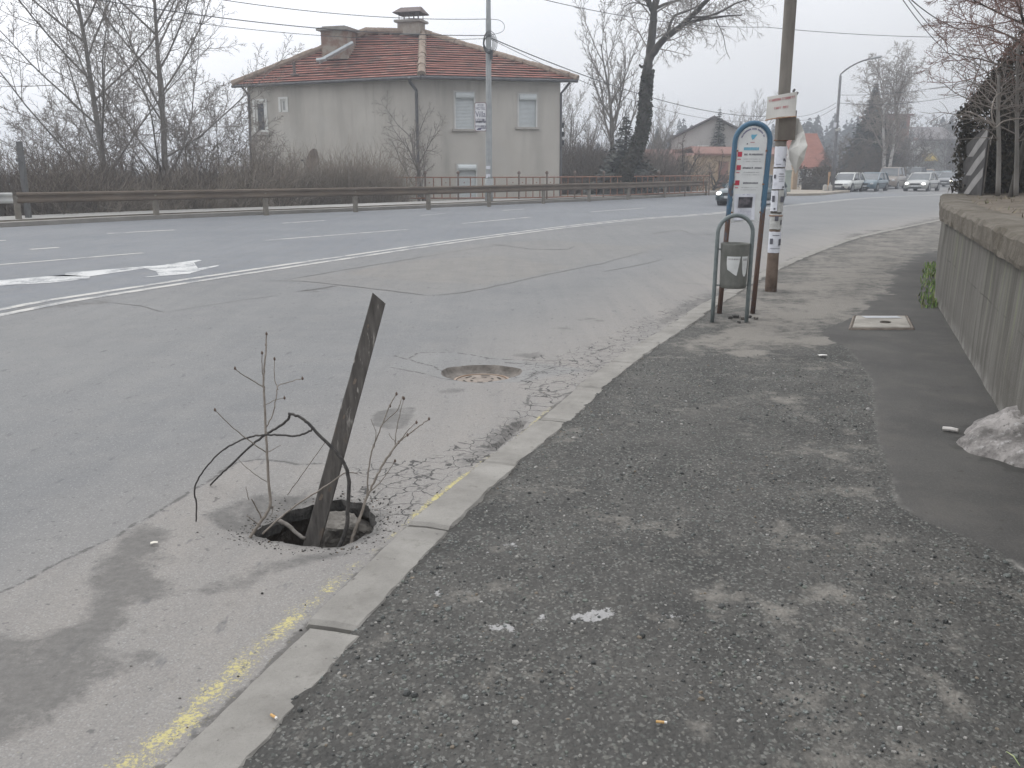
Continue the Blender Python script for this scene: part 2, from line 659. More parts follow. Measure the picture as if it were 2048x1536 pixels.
CRLINES = [  # (picture points on the asphalt, width in metres)
    ([(640, 928), (720, 940), (800, 940), (870, 930), (930, 905)], .016),
    ([(735, 957), (800, 948), (880, 945), (930, 945)], .013),
    ([(420, 985), (440, 998), (428, 1004)], .018),
    ([(690, 985), (760, 975), (830, 968), (880, 955)], .010),
    ([(790, 936), (800, 975), (780, 1000)], .009),
    ([(826, 940), (838, 970), (830, 995)], .009),
    ([(750, 1030), (800, 1015), (860, 985)], .012),
    ([(730, 1060), (790, 1040), (840, 1000)], .010),
    ([(640, 1102), (720, 1095), (780, 1092)], .010),
    ([(1000, 865), (1012, 852), (1040, 838)], .03),
    ([(955, 895), (975, 888), (990, 882), (1012, 872)], .028),
    ([(905, 930), (940, 900), (968, 885), (1000, 850)], .012),
    ([(780, 735), (880, 752), (960, 760), (1040, 763), (1090, 740), (1140, 728)], .014),
    ([(820, 716), (835, 706), (905, 704), (980, 716), (1080, 722), (1150, 721), (1230, 690)], .014),
    ([(790, 712), (850, 728), (890, 738)], .018),
    ([(1010, 722), (1060, 728), (1110, 735)], .014),
    ([(1085, 770), (1080, 785), (1110, 795), (1140, 785)], .015),
    ([(1085, 770), (1120, 762), (1150, 772)], .013),
    ([(-300, 1330), (0, 1185), (120, 1125), (250, 1062), (330, 1015), (420, 960), (470, 925), (520, 918), (600, 930), (640, 928)], .024),
    ([(440, 946), (470, 925), (520, 918), (600, 930)], .03),
    ([(760, 1010), (800, 990), (850, 972), (900, 962)], .012), ([(745, 985), (790, 965), (850, 955)], .012), ([(850, 940), (862, 965), (850, 985)], .010), ([(880, 925), (890, 948), (905, 950)], .010), ([(905, 915), (925, 905), (960, 905)], .010), ([(930, 895), (950, 905), (945, 925)], .010), ([(1040, 800), (1060, 812), (1100, 800)], .012), ([(1060, 790), (1050, 815)], .01),
]
CRLINES = [(densify([G(*q) for q in p], .07, .02, k * 1.7), w) for k, (p, w) in enumerate(CRLINES)]

def a_crackd(V):
    r = np.full(len(V), .2)
    near = V[:, 1] < 11
    Vn = V[near]
    rr_ = np.full(len(Vn), .2)
    for l, w in CRLINES:
        rr_ = np.minimum(rr_, dist_line(Vn, g2(l)) - w * .5 - (.009 if l[0].y > 6.2 else 0))
    r[near] = rr_
    return np.clip(r, -.05, .2)

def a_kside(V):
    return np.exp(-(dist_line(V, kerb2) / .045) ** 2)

def asphalt():
    m = NT("road_asphalt")
    big = m.noise(.35, 3)
    mid = m.noise(3.0, 5)
    fine = m.noise(170, 3, .7)
    grit = m.n('TexVoronoi', {'Vector': m.coord(), 'Scale': 170.0}).outputs['Color']
    gr = m.n('SeparateColor', {0: grit}).outputs[0]
    old = m.mix(m.rng(big, .35, .65), (.172, .174, .175), (.205, .205, .202))
    new = m.mix(m.rng(big, .35, .65), (.165, .176, .194), (.200, .211, .225))
    tone = m.mix(m.attr('fresh').outputs['Fac'], old, new)
    tone = m.mix(m.math('MULTIPLY', m.attr('gutter').outputs['Fac'], .9), tone, (.268, .249, .228))
    pt = m.attr('patch').outputs['Fac']
    tone = m.mix(m.rng(pt, .5, 1.0, 0, .85), tone, m.mix(m.rng(m.noise(2.2, 6, .7), .3, .7), (.185, .174, .16), (.24, .226, .205)))
    tone = m.mix(m.rng(pt, .5, 0.15, 0, .8), tone, (.225, .224, .218))
    # streaks along the driving direction
    st = m.noise(1.0, 4, vec=m.n('Mapping', {'Vector': m.coord(), 'Rotation': (0, 0, R(-25)), 'Scale': (4.2, .22, 1)}).outputs[0])
    tone = m.mix(m.rng(st, .42, .66, 0, .26), tone, (.128, .132, .138))
    st2 = m.noise(1.0, 5, .65, vec=m.n('Mapping', {'Vector': m.coord(), 'Rotation': (0, 0, R(-27)), 'Scale': (2.6, .12, 1), 'Location': (4, 2, 0)}).outputs[0])
    tone = m.mix(m.rng(st2, .48, .68, 0, .09), tone, (.255, .25, .24))
    tone = m.mix(m.rng(mid, .45, .7, 0, .35), tone, (.245, .238, .226))
    tone = m.mix(m.rng(gr, .0, 1.0, 0.0, .40), tone, (.10, .099, .097))
    tone = m.mix(m.rng(gr, .88, .97, 0.0, .5), tone, (.36, .355, .34))
    # short scuffs and dark flecks strewn over the lanes
    sc = m.noise(4.2, 3, .55, vec=m.n('Mapping', {'Vector': m.coord(), 'Rotation': (0, 0, R(-28)), 'Scale': (3.2, 1.0, 1)}).outputs[0])
    tone = m.mix(m.rng(sc, .645, .72, 0, .6), tone, (.095, .096, .099))
    fl = m.noise(23, 2)
    tone = m.mix(m.rng(fl, .66, .71, 0, .7), tone, (.10, .098, .095))
    # damp stains with ragged edges
    s = m.math('ADD', m.attr('stain').outputs['Fac'], m.math('ADD', m.rng(m.noise(5, 6, .75), .25, .75, -.7, .7), m.rng(m.noise(60, 3, .8), .3, .7, -.16, .16)))
    tone = m.mix(m.rng(s, .3, .85, 0, .78), tone, m.mix(m.rng(m.noise(28, 5, .7), .3, .7), (.085, .082, .078), (.145, .14, .132)))
    # alligator cracking
    wv = m.n('TexNoise', {'Vector': m.coord(), 'Scale': 5.0, 'Detail': 3})
    vv = m.n('VectorMath', {0: m.coord(), 1: m.n('VectorMath', {0: wv.outputs['Color'], 'Scale': .22}, operation='SCALE').outputs[0]}, operation='ADD').outputs[0]
    e = m.n('TexVoronoi', {'Vector': vv, 'Scale': 8.0, 'Randomness': 1.0}, feature='DISTANCE_TO_EDGE').outputs['Distance']
    lw = m.rng(m.noise(2.6, 2), .35, .65, .008, .036)
    cr = m.math('MULTIPLY', m.n('Math', {0: e, 1: lw}, operation='LESS_THAN').outputs[0],
                m.rng(m.math('ADD', m.attr('crack').outputs['Fac'], m.rng(m.noise(3.3, 3), .3, .7, -.3, .35)), .32, .5))
    tone = m.mix(m.math('MULTIPLY', cr, .9), tone, (.05, .048, .046))
    cd = m.math('ADD', m.attr('crackd').outputs['Fac'], m.rng(m.noise(16, 5, .75), .25, .75, -.013, .016))
    tone = m.mix(m.rng(cd, .002, -.006, 0, .82), tone, m.mix(m.noise(5, 3), (.055, .053, .05), (.115, .11, .104)))
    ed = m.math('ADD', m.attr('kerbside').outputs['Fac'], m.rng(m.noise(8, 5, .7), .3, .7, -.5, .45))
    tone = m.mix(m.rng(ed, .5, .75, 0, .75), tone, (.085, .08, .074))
    # yellow spray paint, broken up by the grit
    y = m.math('ADD', m.attr('yellow').outputs['Fac'], m.rng(m.noise(75, 4, .8), .3, .7, -.6, .6))
    yb = m.math('ADD', y, m.rng(m.noise(9, 3), .3, .7, -.3, .3))
    tone = m.mix(m.rng(yb, .70, 1.1, 0, .8), tone, (.50, .44, .17))
    m.set(color=tone, rough=.88, spec=.25)
    h = m.math('ADD', m.math('MULTIPLY', gr, .6), m.math('MULTIPLY', cr, -2.0))
    m.bump(m.math('ADD', h, fine), .35, .004)
    return m.mat

road_outer = g2(KERB) + g2(FAR[::-1])
road = sheet('road', road_outer, [HOLE, MANH],
             [(-2.3, 1.0, 2.6, 6.4, .019), (-3.2, 2.6, 1.4, 8.6, .03), (-7, 3.5, .5, 11, .07), (-12, 8, 8, 26, .2), (-30, 30, -6, 60, 1.0)], road_z, asphalt(),
             {'stain': a_stain, 'crack': a_crack, 'patch': a_patch, 'yellow': a_yel, 'fresh': a_new, 'gutter': a_gutter, 'kerbside': a_kside, 'crackd': a_crackd})
tag(road, 'grey asphalt road with cracks, damp stains and repair patches', 'road', kind='structure')

# ---- hole in the road
m_earth = noisy("pit_earth", (.035, .030, .026), (.085, .072, .062), 14, .95, bump=.8, bdist=.02)
m_cutasph = noisy("broken_asphalt_edge", (.035, .034, .032), (.095, .09, .085), 30, .95, bump=.8, bdist=.01)
hc = sum(HOLE, Vector()) / len(HOLE)
def hole_edge_z(p):
    return float(road_z(np.array([[p.x, p.y]]))[0])
mb = MB()
rings = []
for k, (sc, z) in enumerate(((1.0, 0), (.985, -.03), (1.0, -.075), (1.1, -.12), (1.16, -.3), (1.1, -.55), (.6, -.62))):
    rings.append([Vector((hc.x + (p.x - hc.x) * sc * (1 + .09 * noise.noise((p.x * 9, p.y * 9, z * 9)) * (k > 0)),
                          hc.y + (p.y - hc.y) * sc * (1 + .09 * noise.noise((p.y * 9, p.x * 9, z * 7)) * (k > 0)),
                          (hole_edge_z(p) if k == 0 else z - .03 + .02 * noise.noise((p.x * 14, p.y * 14, z))))) for p in HOLE])
mb.cur = 1
mb.loft(rings[:3], True, False)
mb.cur = 0
mb.loft(rings[2:], True, False)
mb.face([mb.vert(p) for p in rings[-1]])
tag(mb.build('pothole', [m_earth, m_cutasph], None, False), 'deep dark collapsed hole in the road beside the kerb', 'hole', kind='structure')

# ---- sunken asphalt bowl round the manhole
mb = MB()
rings = [[Vector((p.x, p.y, hole_edge_z(p))) for p in MANH]]
for sc, z in ((.965, -.03), (.93, -.052), (.86, -.066), (.76, -.074)):
    rings.append([MANC + (p - MANC) * sc + Vector((0, 0, z + .006 * noise.noise((p.x * 12, p.y * 12, sc * 5)))) for p in MANH])
rings.append([MANC + (p - MANC) * .3 + Vector((0, 0, -.10)) for p in MANH])
mb.loft(rings, True, False)
mb.face([mb.vert(p) for p in rings[-1]][::-1])
tag(mb.build('road_recess', noisy("recess_asphalt", (.10, .09, .08), (.20, .18, .16), 11, .95, 6, bump=.9, bdist=.012), None, True), 'worn asphalt recess sunk round the manhole cover', 'recess', kind='structure')

# ---- cracks and seams as narrow dark fillings
m_crack = noisy("crack_filling", (.06, .058, .055), (.125, .12, .114), 18, .95)
m_seam = noisy("seam_filling", (.115, .112, .108), (.168, .165, .158), 8, .95)
def zr(x, y):
    return float(road_z(np.array([[x, y]]))[0]) + .004
def px_line(pts, step=.06, jit=.015, seed=1.0):
    return densify([G(*p) for p in pts], step, jit, seed)
def rb(pts, w, step=.06, jit=.015, seed=1.0):
    w *= .8
    l = px_line(pts, step, jit, seed)
    V = np.array([(p.x, p.y) for p in l])
    zz = road_z(V) + .004
    n = len(l)
    ws = [w * (.55 + .9 * abs(noise.noise((i * .21 + seed, seed, 2)))) * (1 if 0 < i < n - 1 else .1) for i in range(n)]
    zmap = {}
    rows = []
    for i, p in enumerate(l):
        t = l[min(i + 1, n - 1)] - l[max(i - 1, 0)]
        t.normalize()
        nn = Vector((t.y, -t.x, 0))
        rows.append([mb.vert((p.x + nn.x * s * ws[i] / 2, p.y + nn.y * s * ws[i] / 2, zz[i])) for s in (-1, 1)])
    for a, b in zip(rows, rows[1:]):
        mb.face((a[0], a[1], b[1], b[0]))
mb = MB()
rb([(540, 562), (600, 562), (700, 572), (860, 592)], .05, .2, .04, 22)
rb([(590, 584), (640, 577), (678, 571)], .08, .15, .03, 23)
rb([(860, 592), (930, 585), (1010, 568), (1100, 548), (1200, 528), (1290, 504)], .035, .2, .05, 24)
rb([(1200, 545), (1290, 528), (1330, 518)], .03, .2, .05, 25)
rb([(1090, 500), (1140, 498), (1150, 492)], .07, .2, .05, 26)
rb([(980, 488), (1060, 498), (1130, 500)], .05, .2, .05, 27)
rb([(570, 560), (700, 538), (810, 520), (860, 512), (945, 497), (1020, 488)], .03, .25, .05, 28)
rb([(220, 605), (280, 612), (330, 625)], .03, .15, .03, 29)
rb([(330, 625), (450, 605), (560, 590)], .02, .2, .05, 33)
rb([(1330, 565), (1390, 568), (1430, 572)], .03, .2, .04, 30)
rb([(1180, 455), (1280, 447), (1350, 450)], .05, .3, .06, 31)
rb([(1300, 468), (1360, 460), (1390, 470), (1440, 468)], .08, .3, .06, 32)
tag(mb.build('road_seams', m_seam), 'old tar seams outlining repair patches in mid road', 'seams', kind='structure')

# ---- painted markings (worn thermoplastic)
def paint(name, c, lo, hi):
    m = NT(name)
    f = m.math('ADD', m.noise(2.2, 4), m.rng(m.noise(26, 4, .7), .2, .8, -.2, .2))
    bare = m.mix(m.noise(1.2, 3), (.172, .18, .19), (.20, .207, .214))
    m.set(color=m.mix(m.rng(f, lo, hi), c, bare), rough=.75, spec=.3)
    m.bump(m.noise(40, 3), .3, .003)
    return m.mat
m_white = paint("road_paint", (.44, .428, .40), .46, .66)
m_worn = paint("worn_road_paint", (.51, .51, .50), .45, .62)
mb = MB()
ribbon(mb, offset(DBL, -.19)[4:], .15, .004, .02, 2)
ribbon(mb, offset(DBL, .13)[4:], .15, .004, .02, 5)
tag(mb.build('double_line_marking', m_white), 'double white line dividing the two carriageways', 'road marking', kind='structure')
mb = MB()
for a, b, w in (((-40, 533), (285, 506), .14), ((530, 481), (815, 459), .14), ((925, 447), (1065, 434), .14), ((1180, 424), (1290, 416), .13),
                ((215, 467), (350, 460), .2), ((565, 446.5), (650, 441), .2), ((60, 499), (117, 495), .2), ((-60, 483), (12, 481), .2), ((1005, 421), (1050, 418), .16), ((840, 431), (890, 427), .12)):
    ribbon(mb, densify([G(*a), G(*b)], .5), w, .004, .015, a[0])
tag(mb.build('dashed_line_marking', m_white), 'broken white lane lines beyond the double line', 'road marking', kind='structure')
mb = MB()
def pxpoly(pts, z=.004):
    mb.poly([G(*p).xy.to_3d() + Vector((0, 0, z)) for p in pts])
pxpoly([(-60, 575), (-60, 566), (95, 553), (130, 550), (180, 553), (178, 558), (100, 566)])
pxpoly([(95, 553), (130, 550), (130, 546), (290, 533), (290, 537), (180, 553)])
pxpoly([(290, 537), (290, 533), (312, 532), (382, 522), (388, 525), (396, 537), (383, 546), (318, 551), (312, 543)])
pxpoly([(382, 522), (398, 520), (404, 521), (388, 525)])
pxpoly([(277, 556), (318, 551), (383, 546), (380, 547.5), (318, 553)])
pxpoly([(396, 537), (440, 530), (436, 532.5), (383, 546), ])
tag(mb.build('arrow_marking', m_worn), 'worn white lane arrow painted on the far carriageway', 'road marking', kind='structure')

# ---- near kerb: one-metre concrete stones, slightly out of line
km = NT("kerb_concrete")
kc = km.mix(km.rng(km.noise(3.5, 6, .65), .32, .68), (.185, .176, .16), (.285, .273, .25))
kc = km.mix(km.rng(km.noise(120, 4, .8), .52, .74, 0, .55), kc, (.15, .143, .13))
kc = km.mix(km.rng(km.noise(13, 5, .7), .58, .70, 0, .6), kc, (.165, .155, .138))
kc = km.mix(km.rng(km.noise(26, 2), .70, .73, 0, .8), kc, (.10, .095, .088))
km.set(color=kc, rough=.93, spec=.2)
km.bump(km.math('ADD', km.noise(60, 5, .75), km.noise(13, 5, .7)), .55, .006)
m_kerb = km.mat
KW, KZ = .215, .034
def resample(line, step):
    out, acc = [line[0]], 0.0
    for a, b in zip(line, line[1:]):
        L = (b - a).length
        d = step - acc
        while d <= L:
            out.append(lerp(a, b, d / L))
            d += step
        acc = (acc + L) % step if L + acc >= step else acc + L
    return out
mb = MB()
fine = resample(KERB, .02)
# joints where the photograph shows them: near y=1240 and y=1057
j0 = min(range(len(fine)), key=lambda i: abs(fine[i].y - G(620, 1238, .04).y))
i = j0 % 47
if i: i -= 47
rk = random.Random(3)
while i + 47 < len(fine) and fine[max(i, 0)].y < 34:
    seg = fine[max(i, 0):i + 47]
    ang, sh, dz = rk.uniform(-.016, .016), rk.uniform(-.010, .010), rk.uniform(-.005, .005)
    if i == j0:
        ang, sh, dz = .009, -.009, .000
    if i == j0 - 47:
        ang, sh, dz = -.008, .004, -.002
    mid = seg[len(seg) // 2]
    rings = []
    sel = seg[:1] + seg[1:-1:2] + seg[-1:] if fine[max(i, 0)].y < 12 else seg[::9] + [seg[-1]]
    for q, p in enumerate(sel):
        t = (seg[-1] - seg[0]).normalized()
        n = Vector((t.y, -t.x, 0))
        s = (p - mid).dot(t)
        e = min(q, len(sel) - 1 - q)
        rr = .012 if e == 0 else 0.0
        b = mid + t * s + n * (sh + s * ang)
        def jt(k, a=.006):
            return a * noise.noise((b.x * 13 + k * 7, b.y * 13, k))
        chip = max(0, noise.noise((b.x * 4.1, b.y * 4.1, 4)) - .22) * .07 + max(0, noise.noise((b.x * 17, b.y * 17, 2)) - .2) * .03
        r = [b + n * (0.0) + Vector((0, 0, -.12)), b + n * (.002 + jt(1)) + Vector((0, 0, KZ + dz - .014 - rr + jt(2, .004))),
             b + n * (.014 + jt(3)) + Vector((0, 0, KZ + dz - rr + jt(4, .003))), b + n * (KW * .5) + Vector((0, 0, KZ + dz + .003 - rr + jt(5, .003))),
             b + n * (KW - .012 - chip + jt(6, .01)) + Vector((0, 0, KZ + dz - rr + jt(7, .003))),
             b + n * (KW - chip * .8 + jt(8, .01)) + Vector((0, 0, KZ + dz - .016 - rr)), b + n * (KW - chip * .6) + Vector((0, 0, -.12))]
        rings.append(r)
    mb.loft(rings, True, True)
    i += 47
tag(mb.build('kerb', m_kerb, None, False), 'pale concrete kerb stones along the near pavement', 'kerb', kind='structure')

# ---- near pavement
KBACK = offset(KERB, KW - .045)
WALL = [Vector((.9, -1.0, 0)), Vector((1.28, .5, 0)), G(1985, 800, .035).xy.to_3d(), G(1870, 602, .035).xy.to_3d(), G(1872, 528, .035).xy.to_3d()]
PAVE = g2([p for p in KBACK if -1 < p.y < 34]) + [(19.5, 33.5), (19, 30), (13, 17.5), (9.5, 17.4)] + g2([WALL[4] + Vector((.15, .1, 0)), WALL[3] + Vector((.15, 0, 0)), WALL[2] + Vector((.15, 0, 0)), WALL[1] + Vector((.15, 0, 0)), WALL[0]])
SMOOTH = g2([G(*p, .03) for p in ((1878, 500), (1830, 515), (1780, 548), (1770, 575), (1745, 612), (1690, 642), (1655, 655), (1640, 672), (1690, 692), (1720, 725), (1745, 760), (1752, 820), (1755, 880), (1785, 950), (1795, 1010), (1850, 1045), (1920, 1070), (2000, 1105), (2060, 1150), (2300, 1300), (2700, 1250), (2700, 600), (1960, 480))])
DUST = [(g2([G(*p, .03) for p in q]), w, s) for q, w, s in (
    ([(1560, 560), (1700, 490), (1800, 480), (1780, 545), (1745, 610), (1690, 640), (1640, 690), (1480, 715), (1380, 690), (1440, 660), (1420, 640), (1540, 600)], .3, .75),
    ([(1440, 705), (1500, 698), (1540, 702), (1530, 712), (1480, 714)], .05, 1.0), ([(1610, 675), (1680, 672), (1690, 685), (1620, 694)], .05, 1.0), ([(1600, 600), (1700, 585), (1740, 600), (1690, 632), (1610, 626)], .12, 1.0),
    ([(1380, 1180), (1440, 1160), (1470, 1190), (1420, 1210)], .05, .9), ([(1520, 1210), (1580, 1215), (1590, 1245), (1540, 1250)], .05, .8), ([(1600, 1165), (1700, 1180), (1690, 1205), (1620, 1205)], .05, .8), ([(1540, 1030), (1580, 1028), (1575, 1090), (1550, 1090)], .04, .5),
    ([(1380, 1440), (1420, 1440), (1430, 1480), (1390, 1490)], .03, .8), ([(1840, 1340), (1920, 1360), (1960, 1430), (1900, 1460)], .05, .7), ([(1880, 1270), (1920, 1260), (1940, 1330), (1890, 1330)], .05, .6), ([(1650, 850), (1600, 790), (1520, 800), (1580, 830)], .08, .5))]
SPLOT = [(g2([G(*p, .03) for p in q]), w) for q, w in (
    ([(970, 1252), (1000, 1245), (1030, 1250), (1036, 1262), (1020, 1278), (1012, 1260), (985, 1262)], .012), ([(1065, 1225), (1090, 1228), (1105, 1235), (1080, 1243)], .012), ([(1135, 1230), (1180, 1218), (1225, 1214), (1230, 1228), (1200, 1245), (1150, 1240)], .015),
    ([(1000, 1090), (1030, 1085), (1035, 1092), (1005, 1097)], .012), ([(970, 1100), (985, 1098), (985, 1106), (972, 1108)], .01), ([(930, 1275), (950, 1270), (955, 1280)], .01), ([(860, 1185), (885, 1180), (890, 1190), (870, 1194)], .012), ([(1310, 1230), (1360, 1226), (1370, 1234), (1320, 1236)], .01),
    ([(880, 1325), (925, 1318), (900, 1330)], .012), ([(1690, 1055), (1695, 1050), (1700, 1056)], .02))]
smooth_arr = SMOOTH

def pave_z(V):
    z = np.full(len(V), .03)
    near = V[:, 1] < 9.5
    Vn = V[near]
    sm = soft_mask(Vn, SMOOTH, .03)
    dk = dist_line(Vn, g2(KBACK))
    zz = .004 * vnoise(Vn, 2.2, 2) + (1 - sm) * (.005 * vnoise(Vn, 28, 5) + .003 * vnoise(Vn, 60, 7)) + sm * .006
    zz += .006 * np.exp(-(dk / .07) ** 2) * (.2 + 2.4 * vnoise(Vn, 6, 3)) - .012 * np.exp(-(dk / .02) ** 2)
    z[near] += zz
    return z

def a_smooth(V):
    return soft_mask(V, SMOOTH, .02)

def a_dust(V):
    r = np.zeros(len(V))
    for p, w, s in DUST:
        r = np.maximum(r, soft_mask(V, p, w) * s)
    far = np.clip((V[:, 1] - 7.5) / 5, 0, .6)
    return np.maximum(r, far)

def a_splot(V):
    r = np.zeros(len(V))
    for p, w in SPLOT:
        r = np.maximum(r, soft_mask(V, p, w))
    return r

FOOT_SHADE = [tuple(G(*p).xy) for p in ((1425, 650), (1495, 651), (1441, 633), (1508, 633), (1535, 586), (1548, 586))]  # contact shade painted dark into the pavement under bin, sign and pole
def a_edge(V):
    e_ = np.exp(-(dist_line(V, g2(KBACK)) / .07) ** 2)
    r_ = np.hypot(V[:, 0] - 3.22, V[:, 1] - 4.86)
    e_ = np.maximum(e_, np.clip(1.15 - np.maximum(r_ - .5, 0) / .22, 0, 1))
    for fx, fy in FOOT_SHADE:
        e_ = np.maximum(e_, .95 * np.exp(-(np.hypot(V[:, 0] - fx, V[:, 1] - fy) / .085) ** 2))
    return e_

def pavement():
    m = NT("worn_pavement")
    wv = m.n('TexNoise', {'Vector': m.coord(), 'Scale': 40.0, 'Detail': 2})
    vv = m.n('VectorMath', {0: m.mapped((1, .8, 1)), 1: m.n('VectorMath', {0: wv.outputs['Color'], 'Scale': .012}, operation='SCALE').outputs[0]}, operation='ADD').outputs[0]
    vo = m.n('TexVoronoi', {'Vector': vv, 'Scale': 60.0})
    cr = m.n('SeparateColor', {0: vo.outputs['Color']})
    vo2 = m.n('TexVoronoi', {'Vector': vv, 'Scale': 120.0})
    cr2 = m.n('SeparateColor', {0: vo2.outputs['Color']})
    base = m.mix(m.rng(m.noise(2.2, 5), .3, .7), (.052, .051, .048), (.094, .090, .083))
    peb = m.mix(cr.outputs[1], (.088, .096, .088), (.155, .147, .132))
    show = m.rng(m.math('ADD', cr.outputs[0], m.rng(m.noise(2.6, 4), .3, .7, -.45, .2)), .55, .78)
    roundm = m.rng(vo.outputs['Distance'], .35, .55, 1, 0)
    old = m.mix(m.math('MULTIPLY', show, roundm), base, peb)
    old = m.mix(m.rng(cr2.outputs[0], .8, .95, 0, .55), old, (.20, .20, .185))
    old = m.mix(m.rng(cr2.outputs[1], .75, .95, 0, .6), old, (.045, .045, .043))
    dn = m.math('ADD', m.math('ADD', m.attr('dust').outputs['Fac'], m.rng(m.noise(1.5, 5, .7), .46, .68, 0, .75)), m.rng(m.noise(9, 6, .75), .25, .75, -.6, .5))
    old = m.mix(m.rng(dn, .3, .95, 0, .72), old, m.mix(m.noise(1.4, 4), (.205, .19, .168), (.26, .242, .215)))
    tar = m.mix(m.rng(m.noise(1.6, 4), .3, .7), (.060, .058, .055), (.090, .086, .080))
    tar = m.mix(m.rng(m.noise(130, 4, .75), .5, .72, 0, .55), tar, (.15, .145, .137))
    tar = m.mix(m.rng(m.noise(110, 4, .75, vec=m.mapped((1.1, 1.1, 1))), .52, .7, 0, .5), tar, (.05, .048, .045))
    tar = m.mix(m.rng(m.noise(3.2, 6, .7), .5, .68, 0, .35), tar, (.11, .101, .09))
    tar = m.mix(m.rng(m.noise(17, 2), .68, .73, 0, .6), tar, (.055, .048, .042))
    sm = m.math('ADD', m.attr('smooth').outputs['Fac'], m.rng(m.noise(12, 4), .3, .7, -.25, .25))
    c = m.mix(m.rng(sm, .45, .58), old, tar)
    # pale dusty rim where the newer tar ends
    a = m.attr('smooth').outputs['Fac']
    rim = m.math('MULTIPLY', m.rng(a, .05, .45), m.rng(a, .55, .95, 1, 0))
    c = m.mix(m.math('MULTIPLY', m.math('MULTIPLY', rim, m.rng(m.n('SeparateXYZ', {0: m.coord()}).outputs[1], 3.3, 4.4, .8, .12)), m.rng(m.noise(5, 4), .46, .6)), c, (.27, .26, .24))
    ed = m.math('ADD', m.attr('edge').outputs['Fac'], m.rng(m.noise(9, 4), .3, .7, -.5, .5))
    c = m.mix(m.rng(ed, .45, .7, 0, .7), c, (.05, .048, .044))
    sp = m.math('ADD', m.attr('splot').outputs['Fac'], m.rng(m.noise(34, 5, .75), .3, .7, -.7, .55))
    c = m.mix(m.rng(sp, .58, .76, 0, .8), c, (.36, .355, .35))
    m.set(color=c, rough=.92, spec=.2)
    h = m.math('ADD', m.math('MULTIPLY', vo.outputs['Distance'], -1.2), m.noise(90, 3))
    m.bump(m.math('MULTIPLY', h, m.rng(a, 0, 1, 1, .25)), .6, .008)
    return m.mat

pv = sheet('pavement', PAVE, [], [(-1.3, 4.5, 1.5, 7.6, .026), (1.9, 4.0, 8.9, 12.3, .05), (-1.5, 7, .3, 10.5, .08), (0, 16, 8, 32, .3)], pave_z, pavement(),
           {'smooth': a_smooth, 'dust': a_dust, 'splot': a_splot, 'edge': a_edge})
tag(pv, 'eroded stony pavement with a strip of smoother dark asphalt', 'pavement', kind='structure')

# ---- loose chips lying on the pavement (uncountable)
rs = np.random.RandomState(11)
cand = np.column_stack([rs.uniform(-1.0, 3.2, 60000), 1.6 + 6.0 * rs.rand(60000) ** 1.7])
ok = inside(cand, PAVE) & (a_smooth(cand) < .15) & (rs.rand(60000) < .55)
dens = vnoise(cand, 1.7, 21)
ok &= dens + rs.uniform(-.45, .45, 60000) > -.12
cand = cand[ok][:17000]
zc = pave_z(cand)
mb = MB()
pal = [(.06, .062, .06), (.11, .117, .112), (.17, .182, .172), (.235, .23, .212), (.29, .28, .26), (.19, .16, .125), (.14, .155, .135), (.38, .37, .355)]
pw = np.array([.25, .26, .19, .12, .06, .04, .06, .02])
for (x, y), z in zip(cand, zc):
    r = .0026 + .0060 * rs.rand() ** 2.2 + (.010 * rs.rand() if rs.rand() < .03 else 0)
    n = 5
    a0 = rs.rand() * 6.28
    el = rs.uniform(.55, 1.0)
    ca, sa = math.cos(a0), math.sin(a0)
    h = r * rs.uniform(.35, .8)
    mb.col = pal[rs.choice(8, p=pw)]
    rg = []
    for k, (s, zz) in enumerate(((1.0, -.003), (.95, h * .5), (.6, h))):
        ring = []
        for q in range(n):
            a = q * 2 * math.pi / n + .3 * rs.rand()
            px, py = math.cos(a) * r * s, math.sin(a) * r * el * s
            ring.append((x + px * ca - py * sa, y + px * sa + py * ca, z + zz + (.15 * h * rs.randn() if k == 2 else 0)))
        rg.append(ring)
    ids = [[mb.vert(p) for p in r_] for r_ in rg]
    for A, B in zip(ids, ids[1:]):
        for q in range(n):
            mb.face((A[q], A[(q + 1) % n], B[(q + 1) % n], B[q]))
    mb.face(ids[-1])
mb.col = None
tag(mb.build('gravel', vcol("gravel_stone", .9, noise_s=60)), 'loose grey stone chips scattered over the worn pavement', 'gravel', kind='stuff')

# ---- grit and crumbs washed along the gutter and round the hole
rs = np.random.RandomState(19)
gp = []
for k in range(5200):
    if k < 3600:
        i = rs.randint(0, len(fine) - 1)
        if not 1.9 < fine[i].y < 9: continue
        t = (fine[i + 1] - fine[i]).normalized()
        off = .004 + abs(rs.normal(0, .05 if rs.rand() < .7 else .3))
        if rs.rand() > .35 + .65 * (noise.noise((fine[i].x * 2.3, fine[i].y * 2.3, 6)) > -.05): continue
        gp.append((fine[i].x - t.y * off, fine[i].y + t.x * off))
    else:
        h = HOLE[rs.randint(0, len(HOLE))]
        v = h - hc
        sc_ = 1.02 + abs(rs.normal(0, .25))
        if rs.rand() < .55: continue
        gp.append((hc.x + v.x * sc_ + rs.normal(0, .02), hc.y + v.y * sc_ + rs.normal(0, .02)))
gp = np.array(gp)
gp = gp[inside(gp, road_outer) & ~inside(gp, HOLE) & ~inside(gp, MANH)]
gz = road_z(gp)
mb = MB()
pal2 = [(.05, .048, .045), (.085, .08, .074), (.12, .115, .106), (.18, .172, .158), (.26, .25, .23), (.12, .09, .065)]
